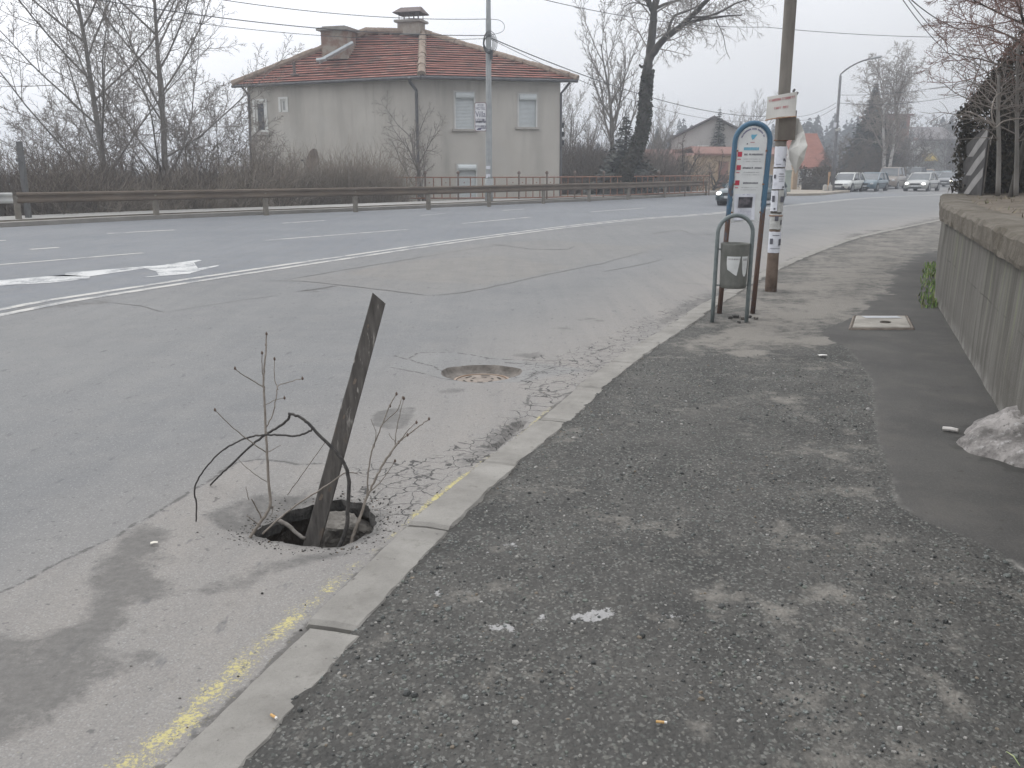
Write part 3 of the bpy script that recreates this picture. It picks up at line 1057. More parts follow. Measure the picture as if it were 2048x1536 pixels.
for (x, y), z in zip(gp, gz):
    r = .0018 + .006 * rs.rand() ** 3
    a0, el, h = rs.rand() * 6.28, rs.uniform(.55, 1), 0
    h = r * rs.uniform(.5, .9)
    mb.col = pal2[rs.choice(6, p=[.25, .25, .2, .14, .08, .08])]
    ids = []
    for s, zz in ((1.0, -.001), (.7, h)):
        ids.append([mb.vert((x + r * s * math.cos(a0 + q * 1.2566) , y + r * s * el * math.sin(a0 + q * 1.2566), z + zz)) for q in range(5)])
    for q in range(5):
        mb.face((ids[0][q], ids[0][(q + 1) % 5], ids[1][(q + 1) % 5], ids[1][q]))
    mb.face(ids[1])
mb.col = None
tag(mb.build('gutter_grit', vcol("gutter_grit_stone", .9, noise_s=60)), 'dark grit and asphalt crumbs along the gutter and hole rim', 'grit', kind='stuff')

# ---- ground sheet out to the horizon
def ground_z(V):
    d = dist_line(V, g2(FAR))
    far = ~inside(V, road_outer) & (inside(V, g2(FAR) + [(78, 600), (-600, 600), (-600, -60), (-36, -60)]))
    z = np.full(len(V), -.16)
    left = np.clip((-2 - V[:, 0] + .12 * V[:, 1] * 0) / 14, 0, 1)
    drop = np.clip((d - 4.5) / 30, 0, 1)
    z = np.where(far, -.1 - 9.0 * drop * left - .5 * np.clip((d - 5) / 6, 0, 1), z)
    return z
gx, gy = np.meshgrid(np.concatenate([np.arange(-420, -60, 20), np.arange(-60, 100, 4), np.arange(100, 430, 22)]), np.concatenate([np.arange(-40, 130, 4), np.arange(130, 440, 22)]))
V = np.column_stack([gx.ravel(), gy.ravel()])
Z = ground_z(V)
# keep the sheet well under the road, pavement and raised bank
nr = dist_line(V, g2(FAR)) < 9
Z = np.where(inside(V, road_outer) | (nr & (Z > -.3)), np.minimum(Z, -.35), Z)
Z = np.where(inside(V, g2(KERB) + [(86, -60), (-5, -60)]), np.minimum(Z, -.8), Z)
nx, ny = gx.shape[1], gx.shape[0]
F = [(j * nx + i, j * nx + i + 1, (j + 1) * nx + i + 1, (j + 1) * nx + i) for j in range(ny - 1) for i in range(nx - 1)]
me = bpy.data.meshes.new('ground')
me.from_pydata(np.column_stack([V, Z]).tolist(), [], F)
me.materials.append(noisy("winter_earth", (.115, .098, .075), (.17, .155, .12), .8, .95, bump=.6, bdist=.05))
gnd = bpy.data.objects.new('ground', me)
COL.objects.link(gnd)
tag(gnd, 'brown winter ground reaching to the horizon', 'ground', kind='structure')

# ---- far kerb and the footway behind the guardrail
m_fk = noisy("far_kerb_concrete", (.20, .19, .172), (.26, .245, .225), 1.5, .9)
fl = [p for p in FAR if -6 < p.y < 66]
mb = MB()
o1, o2 = fl, offset(fl, -.28)
mb.loft([[a + Vector((0, 0, -.15)), a + Vector((0, 0, .13)), b + Vector((0, 0, .14)), b + Vector((0, 0, -.15))] for a, b in zip(o1, o2)], True, True)
tag(mb.build('far_kerb', m_fk), 'low grey kerb under the guardrail', 'kerb', kind='structure')
mb = MB()
o3, o4, o5, o6 = offset(fl, -.27), offset(fl, -.95), offset(fl, -3.2), offset(fl, -12)
for k in range(len(fl) - 1):
    mb.cur = 0
    mb.poly([o3[k] + Vector((0, 0, .125)), o4[k] + Vector((0, 0, .11)), o4[k + 1] + Vector((0, 0, .11)), o3[k + 1] + Vector((0, 0, .125))])
    mb.cur = 1
    mb.poly([o4[k] + Vector((0, 0, .15)), o5[k] + Vector((0, 0, .15)), o5[k + 1] + Vector((0, 0, .15)), o4[k + 1] + Vector((0, 0, .15))])
    mb.cur = 0
    mb.poly([o4[k] + Vector((0, 0, .11)), o4[k] + Vector((0, 0, .15)), o4[k + 1] + Vector((0, 0, .15)), o4[k + 1] + Vector((0, 0, .11))])
    zz = [-.1 if p.x > -3 else -1.2 for p in (o6[k], o6[k + 1])]
    mb.poly([o5[k] + Vector((0, 0, .14)), o6[k] + Vector((0, 0, zz[0])), o6[k + 1] + Vector((0, 0, zz[1])), o5[k + 1] + Vector((0, 0, .14))])
tag(mb.build('far_pavement', [noisy("verge_soil", (.12, .10, .08), (.17, .155, .125), 1.2, .95), noisy("far_paving", (.27, .265, .25), (.33, .32, .30), .9, .9)]), 'pale footway running behind the guardrail', 'pavement', kind='structure')
# lay-by verge where the cars stand
mb = MB()
vv = [P(1555, 380, 62), P(1590, 388, 60), P(1640, 387, 62), P(1702, 385, 64.5), P(1725, 381, 70), P(1700, 375, 84), P(1600, 372, 84)]
vv = [G(1480, 389.5), G(1590, 392), G(1640, 391), G(1700, 385), G(1695, 378), G(1640, 372), G(1540, 373), G(1440, 380)]
vb = [Vector((p.x, p.y, .14)) for p in vv]
mb.loft([[Vector((p.x, p.y, -.3)) for p in vv], vb], True, True)
tag(mb.build('verge_pavement', noisy("verge_paving", (.25, .22, .18), (.33, .29, .24), .6, .9)), 'beige raised verge beside the parked white hatchback', 'pavement', kind='structure')

# ---- raised bank behind the wall
BK = [WALL[0] + Vector((.3, 0, 0)), WALL[1] + Vector((.3, 0, 0)), WALL[2] + Vector((.32, 0, 0)), WALL[3] + Vector((.3, 0, 0)), WALL[4] + Vector((.3, -.2, 0)), Vector((14, 16.9, 0)), Vector((40, 22, 0)), Vector((40, -1, 0))]
def bank_z(V):
    d = dist_line(V, g2(BK[:5]))
    return 1.19 + .05 * np.clip(d / 1.2, 0, 1) + .03 * vnoise(V, 1.1, 4) * np.clip(d / .5, 0, 1) + .015 * vnoise(V, 5, 6)
bk = sheet('bank', g2(BK), [], [(2, 12, 3, 17, .12), (1, 40, -1, 22, .8)], bank_z,
           noisy("dry_soil", (.08, .066, .05), (.14, .118, .092), 2.6, .95, 6, bump=.8, bdist=.03), {})
tag(bk, 'dry brown earth bank level with the wall top', 'bank', kind='structure')
# ================================================================== NEAR THINGS
# ---- retaining wall with coping
def wall_concrete():
    m = NT("wall_concrete")
    z = m.n('SeparateXYZ', {0: m.coord()}).outputs[2]
    st = m.noise(1.0, 5, .65, vec=m.mapped((7, 7, .35)))
    st2 = m.noise(1.0, 4, .6, vec=m.mapped((2.2, 2.2, .25)))
    c = m.mix(m.rng(m.noise(1.6, 5), .3, .7), (.122, .116, .103), (.178, .171, .155))
    c = m.mix(m.rng(st, .36, .60, .6, 0), c, (.062, .057, .048))
    c = m.mix(m.rng(st2, .58, .70, 0, .75), c, (.235, .228, .205))
    c = m.mix(m.math('MULTIPLY', m.rng(st, .55, .7, 0, .6), m.rng(z, .2, .7)), c, (.17, .19, .10))
    c = m.mix(m.math('MULTIPLY', m.rng(z, .0, .16, .7, 0), m.rng(m.noise(6, 4), .4, .6)), c, (.34, .33, .31))
    y = m.n('SeparateXYZ', {0: m.coord()}).outputs[1]
    jy = m.math('FRACT', m.math('ADD', m.math('DIVIDE', y, 2.35), m.rng(m.noise(2.5, 3), 0, 1, -.006, .006)))
    jz = m.math('ABSOLUTE', m.math('SUBTRACT', z, m.rng(m.noise(1.2, 3), 0, 1, .60, .64)))
    jn = m.math('MAXIMUM', m.n('Math', {0: jy, 1: .007}, operation='LESS_THAN').outputs[0], m.math('MULTIPLY', m.n('Math', {0: jz, 1: .005}, operation='LESS_THAN').outputs[0], m.rng(m.noise(1.7, 3), .45, .6)))
    c = m.mix(m.math('MULTIPLY', jn, .65), c, (.045, .042, .036))
    c = m.mix(m.rng(m.noise(9, 5, .75), .60, .72, 0, .5), c, (.075, .07, .06))
    c = m.mix(m.rng(m.noise(95, 3, .8), .58, .75, 0, .5), c, (.06, .057, .05))
    m.set(color=c, rough=.93, spec=.2)
    m.bump(m.math('ADD', m.math('ADD', m.noise(34, 5, .7), m.math('MULTIPLY', jn, -1.5)), m.math('MULTIPLY', st, 1.5)), .6, .008)
    return m.mat
m_wall = wall_concrete()
mc_ = NT("coping_concrete")
cc_ = mc_.mix(mc_.rng(mc_.noise(3.5, 6, .7), .32, .68), (.10, .088, .071), (.175, .158, .133))
cc_ = mc_.mix(mc_.rng(mc_.noise(1.4, 6, .7), .5, .62, 0, .7), cc_, (.085, .073, .055))
cc_ = mc_.mix(mc_.rng(mc_.noise(70, 4, .8), .52, .72, 0, .5), cc_, (.055, .05, .042))
cc_ = mc_.mix(mc_.rng(mc_.noise(18, 4, .7), .62, .72, 0, .5), cc_, (.24, .23, .205))
mc_.set(color=cc_, rough=.95, spec=.15)
mc_.bump(mc_.math('ADD', mc_.noise(25, 6, .75), mc_.noise(7, 4)), .8, .02)
m_cope = mc_.mat
rw = thing('retaining_wall', 'stained concrete retaining wall with rough coping along the pavement', 'wall', (3.4, 6.1, 0))
wl = []
for a, b in zip(WALL, WALL[1:]):
    n = max(1, int((b - a).length / .1))
    wl += [lerp(a, b, k / n) for k in range(n)]
wl += [WALL[4], WALL[4] + Vector((.12, .16, 0)), WALL[4] + Vector((.5, .25, 0)), Vector((11, 17.1, 0)), Vector((16, 17.4, 0))]
wi = offset(wl, .28)
mb = MB()
rings = []
for k, (a, b) in enumerate(zip(wl, wi)):
    j = lambda s: .01 * noise.noise((a.x * 2, a.y * 2, s))
    rings.append([Vector((a.x + j(1), a.y, -.2)), Vector((a.x + j(2), a.y, .3)), Vector((a.x + .012 + j(3), a.y, .7)), Vector((a.x + .02 + j(4), a.y, 1.02)), Vector((b.x, b.y, 1.02)), Vector((b.x, b.y, -.2))])
mb.loft(rings, True, True)
mb.build('wall_face', m_wall, rw)
mb = MB()
rings = []
for k, (a, b) in enumerate(zip(offset(wl, -.045), offset(wl, .33))):
    j = lambda s, q=.02: q * noise.noise((a.x * 4, a.y * 4, s)) + q * .5 * noise.noise((a.x * 11, a.y * 11, s))
    rings.append([Vector((a.x + j(1), a.y, 1.015)), Vector((a.x - .005 + j(2), a.y, 1.05 + j(3))), Vector((a.x + j(4), a.y, 1.165 + j(5))), Vector((a.x + .03 + j(6), a.y, 1.20 + j(7))),
                  Vector((lerp(a.x, b.x, .5), lerp(a.y, b.y, .5), 1.215 + j(8))), Vector((b.x, b.y, 1.2 + j(9))), Vector((b.x, b.y, 1.015))])
mb.loft(rings, True, True)
mb.build('coping', m_cope, rw, False)

# ---- weeds at the foot of the wall
rs = np.random.RandomState(4)
mb = MB()
for k in range(420):
    t = rs.rand() ** .8
    p = lerp(WALL[3], WALL[4], t * .95) if rs.rand() < .82 else lerp(WALL[3], WALL[2], rs.rand() * .12)
    if noise.noise((p.x * 3, p.y * 3, 8)) + rs.uniform(-.3, .3) < -.1: continue
    p = p + Vector((-.01 - .20 * rs.rand() ** 1.6, 0, 0.03))
    h = .03 + .07 * rs.rand()
    a = rs.rand() * 6.28
    d = Vector((math.cos(a), math.sin(a), 0)) * h * rs.uniform(.2, .7)
    w = Vector((-math.sin(a), math.cos(a), 0)) * .008
    mb.col = [(.14, .24, .06), (.20, .31, .08), (.13, .18, .07), (.26, .28, .13)][rs.randint(4)]
    mb.poly([p - w, p + w, p + d * .6 + w * .8 + Vector((0, 0, h * .7)), p + d + Vector((0, 0, h)), p + d * .6 - w * .8 + Vector((0, 0, h * .7))])
tag(mb.build('weeds', vcol("weed_leaf", .8)), 'green weeds growing along the foot of the retaining wall', 'weeds', kind='stuff')

# ---- dry grass on the bank
mb = MB()
for k in range(5200):
    x, y = rs.uniform(2.0, 13), rs.uniform(4.5, 16.5)
    if not inside(np.array([[x, y]]), BK)[0]:
        continue
    if noise.noise((x * .8, y * .8, 3)) < -.08 + .2 * rs.rand():
        continue
    z = float(bank_z(np.array([[x, y]]))[0])
    h = .02 + .05 * rs.rand()
    a = rs.rand() * 6.28
    d = Vector((math.cos(a), math.sin(a), 0)) * h * rs.uniform(.5, 1.6)
    w = Vector((-math.sin(a), math.cos(a), 0)) * .006
    p = Vector((x, y, z - .005))
    mb.col = [(.22, .19, .12), (.17, .15, .10), (.11, .12, .055), (.14, .11, .08)][rs.randint(4)]
    mb.poly([p - w, p + w, p + d + Vector((0, 0, h))])
tag(mb.build('grass', vcol("dry_grass", .9)), 'sparse dead grass tufts on the brown earth bank', 'grass', kind='stuff')

# ---- dirty heap of old snow
def snow_mat():
    m = NT("old_snow")
    f = m.noise(5.5, 6, .68)
    f2 = m.noise(16, 5, .7)
    c = m.mix(m.rng(f, .40, .60), (.30, .28, .265), (.105, .097, .09))
    c = m.mix(m.rng(f2, .56, .70, 0, .7), c, (.47, .455, .445))
    c = m.mix(m.rng(m.noise(40, 3), .60, .70, 0, .8), c, (.06, .055, .05))
    m.set(color=c, rough=.7, spec=.4)
    m.bump(m.math('ADD', f2, m.noise(50, 4)), .6, .012)
    return m.mat
mb = MB()
sc0 = Vector((3.28, 4.86, .0))
N1, N2 = 22, 64
rings = []
for i in range(N1 + 1):
    t = i / N1
    ring = []
    for k in range(N2):
        a = k * 2 * math.pi / N2
        rad = (.56 + .10 * noise.noise((math.cos(a) * 1.7, math.sin(a) * 1.7, 2)) + .05 * noise.noise((math.cos(a) * 5, math.sin(a) * 5, 7)))
        x, y = math.cos(a) * rad * 1.0 * t, math.sin(a) * rad * .95 * t
        x -= .12 * t * (math.cos(a) < -.5) * abs(math.cos(a))
        h = .26 * max(0, 1 - t ** 1.7) ** .8
        h *= 1 + .30 * noise.noise((x * 5, y * 5, 1)) + .15 * noise.noise((x * 13, y * 13, 4))
        h += (.030 * noise.noise((x * 11, y * 11, 9)) + .018 * noise.noise((x * 27, y * 27, 3))) * (1 if t < .97 else 0)
        ring.append(sc0 + Vector((x, y, .035 + h - (.03 if t > .985 else 0))))
    rings.append(ring)
mb.loft(rings, True, False)
tag(mb.build('snow_heap', snow_mat(), None, True), 'dirty melting snow heap against the concrete retaining wall', 'snow heap')
mb = MB()
a, b = G(1886, 857, .05), G(1916, 861, .055)
mb.tube([a, lerp(a, b, .5) + Vector((0, 0, .004)), b], [.014, .013, .012], 6)
tag(mb.build('broken_stick', noisy("bleached_wood", (.42, .40, .37), (.55, .53, .5), 20)), 'short pale stick poking out of the snow heap', 'stick')

# ---- concrete access hatch in the pavement
m_hatch = noisy("hatch_concrete", (.22, .205, .18), (.33, .31, .275), 5, .92, 5, bump=.5, bdist=.004)
hq = [G(1705, 656, .05), G(1822, 656, .05), G(1811, 633, .05), G(1712, 633, .05)]
hb = thing('access_hatch', 'pale concrete access hatch set in the dark asphalt pavement', 'hatch', tuple(sum(hq, Vector()) / 4))
cc = sum(hq, Vector()) / 4
mb = MB()
mb.loft([[Vector((p.x, p.y, -.03)) for p in hq], [Vector((p.x, p.y, .055)) for p in hq], [cc + (Vector((p.x, p.y, .055)) - Vector((cc.x, cc.y, .055))) * .96 + Vector((0, 0, .062 - cc.z)) for p in hq]], True, True)
mb.build('slab', m_hatch, hb)
mb = MB()
fr = [cc + (p - cc) * 1.07 for p in hq]
for p, q in zip(fr, fr[1:] + fr[:1]):
    d = (q - p)
    mb.tube([Vector((p.x, p.y, .04)), Vector((q.x, q.y, .04))], .018, 4)
mb.build('frame', noisy("hatch_steel", (.12, .10, .085), (.2, .17, .14), 9, .8), hb)
mb = MB()
a = lerp(hq[3], hq[2], .06) - Vector((0, .06, 0)); b = lerp(hq[3], hq[2], .78) - Vector((0, .06, 0))
mb.poly([Vector((p.x, p.y, .0665)) for p in (a - Vector((0, .13, 0)), b - Vector((0, .13, 0)), b, a)])
mb.build('metal_plate', noisy("plate_zinc", (.36, .37, .38), (.46, .47, .48), 6, .5, metal=.3), hb)
mb = MB()
p = cc + Vector((0, -.1, .015))
mb.tube([p + Vector((math.cos(t) * .05, math.sin(t) * .035, .004)) for t in [k * math.pi / 6 for k in range(13)]], .007, 5)
mb.build('lifting_ring', noisy("ring_iron", (.08, .07, .06), (.14, .12, .1), 20, .7), hb)

# ---- manhole cover
m_iron = noisy("cast_iron", (.19, .16, .135), (.265, .225, .19), 12, .8, 5, bump=.3, bdist=.003)
m_slot = noisy("slot_dark", (.05, .043, .036), (.08, .07, .06), 12, .95)
mc = thing('manhole_cover', 'round pinkish cast iron manhole cover sunk in the road', 'manhole cover', (MANC.x, MANC.y, -.08))
cm = MANC + Vector((.01, -.055, -.075))
mb = MB()
mb.lathe(cm, [(.235, -.06), (.235, .008), (.215, .01), (.212, -.01)], 32)
mb.build('rim', noisy("rusty_rim", (.23, .15, .10), (.32, .26, .21), 8, .85), mc)
mb = MB()
mb.lathe(cm, [(.209, -.05), (.209, .002), (.2, .006), (.15, .008), (.05, .011)], 32)
mb.build('lid', m_iron, mc, False)
mb = MB()
for r in (.09, .15):
    for k in range(6):
        a0 = k * math.pi / 3 + .12
        rows = [[cm + Vector((math.cos(a0 + t * .5) * (r + s), math.sin(a0 + t * .5) * (r + s), .0125)) for s in (-.009, .009)] for t in [i / 4 for i in range(5)]]
        mb.loft(rows, False, False)
mb.split('slot', m_slot, mc)

# ---- the plank standing in the hole
def plank_mat():
    m = NT("weathered_plank")
    g = m.n('TexNoise', {'Vector': m.n('Mapping', {'Vector': m.coord(), 'Rotation': (0, R(-13.5), 0), 'Scale': (46, 46, 2.2)}).outputs[0], 'Scale': 1.0, 'Detail': 5, 'Roughness': .6}).outputs['Fac']
    c = m.mix(m.rng(g, .3, .7), (.056, .051, .047), (.13, .120, .110))
    w = m.noise(1.0, 4, .6, vec=m.n('Mapping', {'Vector': m.coord(), 'Rotation': (0, R(-13.5), 0), 'Scale': (60, 60, 2.0), 'Location': (3, 0, 0)}).outputs[0])
    z = m.n('SeparateXYZ', {0: m.coord()}).outputs[2]
    c = m.mix(m.math('MULTIPLY', m.rng(w, .60, .68, 0, .9), m.rng(z, .3, .5)), c, (.33, .31, .285))
    c = m.mix(m.rng(m.noise(7, 4), .6, .7, 0, .5), c, (.19, .135, .095))
    m.set(color=c, rough=.85, spec=.25)
    m.bump(g, .5, .004)
    return m.mat
m_plank = plank_mat()
YB, YT = 3.86, 4.06
bl, br = P(606, 1092, YB), P(648, 1092, YB)
tl, tr, tk = P(745, 585, YT), P(771, 607, YT), Vector((.012, .028, -.004))
bl, br = P(607, 1085, YB), P(643, 1080, YB)
ax = (lerp(tl, tr, .5) - lerp(bl, br, .5))
bl, br = bl - ax * .22, br - ax * .22
mb = MB()
NN = 26
fr_, bk_ = [], []
rings = []
for k in range(NN + 1):
    t = k / NN
    l_, r_ = lerp(bl, tl, t), lerp(br, tr, t)
    w = (r_ - l_).normalized()
    j1 = .0025 * noise.noise((0, t * 9, 1)); j2 = .0025 * noise.noise((0, t * 9, 4))
    n = w.cross(ax).normalized()
    if n.y > 0: n = -n
    l_, r_ = l_ + w * j1, r_ + w * j2
    th = .026
    rings.append([l_ + w * .003, r_ - w * .003, r_ - n * .003, r_ - n * (th - .003), r_ - w * .003 - n * th, l_ + w * .003 - n * th, l_ - n * (th - .003), l_ - n * .003])
mb.loft(rings, True, True)
pk = thing('wooden_plank', 'dark weathered plank standing tilted in the road hole', 'plank', (-.85, 3.9, 0))
mb.build('board', m_plank, pk)
wv = (br - bl).normalized()
nv = wv.cross(ax).normalized()
if nv.y > 0: nv = -nv
mb = MB()
for t, s, r in ((.33, .3, .012), (.36, .7, .010), (.72, .42, .011), (.60, .35, .008), (.9, .3, .007)):
    c0 = lerp(lerp(bl, tl, t), lerp(br, tr, t), s) + nv * .001
    u = ax.normalized()
    mb.poly([c0 + wv * math.cos(q * .628) * r * .7 + u * math.sin(q * .628) * r * 1.5 * (1 + .3 * math.sin(q * 2.3)) + nv * .0008 for q in range(10)])
mb.split('knot', noisy("wood_knot", (.10, .08, .065), (.17, .14, .115), 30), pk)

# ---- branches stuck in the hole
def branch_path(pts, ys, n=5):
    q = [P(x, y, Y) for (x, y), Y in zip(pts, ys)]
    return smooth_curve(q, n)
def rads(path, r0, r1, knob=.25, seed=0):
    n = len(path)
    return [lerp(r0, r1, i / (n - 1)) * (1 + knob * max(0, noise.noise((i * .9, seed, 1)))) for i in range(n)]
def sub(mb, pts, ys, r0, r1, n=6, seed=0, knob=.25):
    p = branch_path(pts, ys)
    for i in range(1, len(p) - 1):
        p[i] = p[i] + Vector((noise.noise((i * .8, seed, 3)), noise.noise((i * .8, seed, 8)), noise.noise((i * .8, seed, 5)))) * .004
    mb.tube(p, rads(p, r0, r1, knob, seed), n)
    return p
def lin(a, b, n):
    return [lerp(a, b, i / (n - 1)) for i in range(n)]
m_dkbark = noisy("dark_bark", (.040, .038, .037), (.085, .078, .072), 40, .8, bump=.6, bdist=.003)
m_ltbark = noisy("pale_bark", (.17, .148, .125), (.25, .22, .19), 30, .8, bump=.4, bdist=.002)
m_bud = noisy("bud_brown", (.10, .075, .06), (.15, .11, .09), 60, .8)
db = thing('dark_branch', 'dark gnarled branch arching out of the hole to the asphalt', 'branch', tuple(P(690, 1085, 3.8)))
mb = MB()
sub(mb, [(672, 1105), (692, 1060), (697, 1000), (697, 955), (686, 922), (662, 893), (640, 872), (620, 850), (600, 834), (577, 827)], lin(3.78, 3.86, 10), .010, .006, 7, 1)
mb.build('stem', m_dkbark, db)
mb = MB()
sub(mb, [(580, 828), (575, 840), (555, 855), (530, 870), (498, 895), (462, 930), (438, 952), (421, 970)], lin(3.86, 4.36, 8), .0062, .0045, 6, 2)
mb.build('fork', m_dkbark, db)
mb = MB()
sub(mb, [(627, 857), (612, 866), (590, 872), (560, 870), (530, 870), (500, 874), (470, 886), (440, 905), (412, 935), (393, 965), (389, 985), (393, 1010), (392, 1043)], lin(3.85, 3.87, 13), .0048, .0035, 6, 3)
mb.build('fork', m_dkbark, db)

sp = thing('bare_sapling', 'thin upright bare sapling at the left rim of the hole', 'branch', tuple(P(520, 1065, 3.8)))
mb = MB()
sub(mb, [(500, 1075), (520, 1045), (540, 1012), (537, 960), (534, 900), (531, 850), (529, 800), (527, 765), (529, 730), (532, 700), (533, 668)], lin(3.78, 4.0, 11), .0075, .003, 7, 4)
mb.build('stem', m_ltbark, sp)
mb = MB()
for pts, y0, y1, r in ([(534, 906), (490, 875), (460, 850), (430, 820)], 3.9, 3.75, .003), ([(528, 775), (500, 758), (483, 748), (470, 737)], 3.93, 3.85, .003), ([(529, 860), (545, 830), (553, 790), (556, 772), (575, 765), (605, 757)], 3.9, 4.05, .003), \
        ([(556, 780), (549, 755), (549, 718)], 3.98, 4.02, .0025), ([(527, 760), (524, 735), (524, 706)], 3.95, 3.9, .0025), ([(531, 810), (550, 800), (569, 796)], 3.93, 4.0, .002), ([(534, 905), (548, 898), (562, 890)], 3.88, 3.95, .002), ([(536, 965), (505, 945), (475, 918)], 3.86, 3.8, .002), \
        ([(538, 1000), (545, 1020), (540, 1035)], 3.85, 3.85, .0025), ([(525, 1040), (510, 1010), (503, 998)], 3.82, 3.75, .004), ([(518, 1050), (505, 1040), (493, 1031)], 3.8, 3.72, .003), ([(498, 1000), (494, 985), (492, 973)], 3.76, 3.74, .002):
    sub(mb, pts, lin(y0, y1, len(pts)), r, r * .6, 5, pts[0][0])
mb.split('twig', m_ltbark, sp)
mb = MB()
for x, y, Y in ((533, 668, 4.0), (430, 820, 3.75), (470, 737, 3.85), (605, 757, 4.05), (549, 718, 4.02), (524, 706, 3.9), (534, 908, 3.9), (528, 775, 3.93), (529, 812, 3.92), (531, 868, 3.9), (532, 690, 3.99), (569, 796, 4.0)):
    mb.lathe(P(x, y, Y), [(.001, -.008), (.0055, -.003), (.005, .004), (.001, .01)], 6)
mb.split('bud', m_bud, sp)

rt = thing('budding_twig', 'pale forked twig with buds leaning right of the plank', 'branch', tuple(P(705, 1080, 3.75)))
mb = MB()
sub(mb, [(698, 1100), (710, 1060), (722, 1030), (731, 1000), (736, 990), (750, 960), (765, 930), (785, 900), (797, 885), (815, 870), (835, 855), (858, 838)], lin(3.78, 4.05, 12), .0075, .0025, 7, 6)
mb.build('stem', m_ltbark, rt)
mb = MB()
for pts, y0, y1, r in ([(734, 995), (736, 950), (742, 910), (752, 880), (768, 840), (780, 810), (793, 788)], 3.85, 3.95, .004), ([(768, 845), (795, 820), (802, 800), (806, 795)], 3.93, 3.98, .0025), ([(790, 890), (793, 860), (803, 815), (808, 797)], 3.98, 4.02, .0025), \
        ([(738, 985), (760, 965), (775, 945), (790, 922)], 3.85, 3.9, .003), ([(765, 932), (790, 895), (815, 862), (832, 845)], 3.92, 3.9, .003), ([(793, 887), (780, 872), (778, 866)], 3.98, 3.98, .002), ([(742, 905), (752, 870), (742, 838)], 3.9, 3.86, .002):
    sub(mb, pts, lin(y0, y1, len(pts)), r, r * .55, 5, pts[0][1])
mb.split('twig', m_ltbark, rt)
mb = MB()
for x, y, Y in ((793, 788, 3.95), (806, 796, 3.98), (858, 838, 4.05), (833, 845, 3.9), (790, 922, 3.9), (808, 797, 4.02), (815, 870, 4.0), (780, 812, 3.94), (797, 885, 3.98)):
    mb.lathe(P(x, y, Y), [(.001, -.008), (.0055, -.003), (.005, .004), (.001, .01)], 6)
mb.split('bud', m_bud, rt)

mb = MB()
sub(mb, [(525, 1068), (555, 1040), (600, 1005), (640, 980), (672, 958), (690, 946), (715, 946)], lin(3.72, 3.84, 7), .0045, .0025, 6, 9)
tag(mb.build('bent_stick', m_ltbark, None, True), 'thin pale stick lying across the plank and hole', 'stick')
mb = MB()
sub(mb, [(575, 990), (600, 955), (625, 920), (650, 885)], lin(4.2, 3.95, 4), .0022, .0016, 5, 10)
tag(mb.build('fine_twig', m_ltbark, None, True), 'hair thin twig slanting up behind the plank', 'twig')
mb = MB()
sub(mb, [(553, 1040), (575, 1050), (595, 1068), (610, 1078)], lin(3.9, 3.75, 4), .011, .008, 6, 11)
tag(mb.build('rotten_stick', noisy("rotten_wood", (.10, .09, .08), (.17, .155, .14), 30), None, True), 'short rotten stick down inside the hole', 'stick')

# ---- rubble in the hole
def rock(name, c, s, seed, mat, label, cat):
    bm = bmesh.new()
    bmesh.ops.create_icosphere(bm, subdivisions=4, radius=1)
    for v in bm.verts:
        p = v.co.copy()
        q = Vector((max(-.72, min(.72, p.x)), max(-.72, min(.72, p.y)), max(-.66, min(.66, p.z))))
        d = 1 + .05 * noise.noise(p * 9 + Vector((seed, seed, 0))) + .2 * noise.noise(p * 1.3 + Vector((seed, 0, 0))) + .06 * noise.noise(p * 4 + Vector((0, seed, 0)))
        v.co = Vector((q.x * s[0], q.y * s[1], q.z * s[2])) * d
    me = bpy.data.meshes.new(name)
    bm.to_mesh(me)
    bm.free()
    me.materials.append(mat)
    me.transform(Matrix.Translation(c) @ Matrix.Rotation(seed, 4, 'Z') @ Matrix.Rotation(.2, 4, 'X'))
    o = bpy.data.objects.new(name, me)
    COL.objects.link(o)
    return tag(o, label, cat)
m_rub = noisy("rubble_concrete", (.115, .106, .094), (.20, .186, .166), 22, .95, 7, bump=1.0, bdist=.012)
p = G(680, 1062, -.15)
rock('concrete_lump', Vector((p.x, p.y, -.17)), (.125, .12, .135), .4, m_rub, 'large broken concrete lump lying in the road hole', 'rubble')
p = G(722, 1058, -.16)
rock('concrete_chunk', Vector((p.x, p.y, -.2)), (.085, .09, .10), 1.3, m_rub, 'smaller concrete chunk at the right side of the hole', 'rubble')
p = G(612, 1062, -.22)
rock('clay_lump', Vector((p.x, p.y, -.34)), (.10, .09, .09), 2.2, m_earth, 'dark earth lump at the plank foot inside the hole', 'rubble')

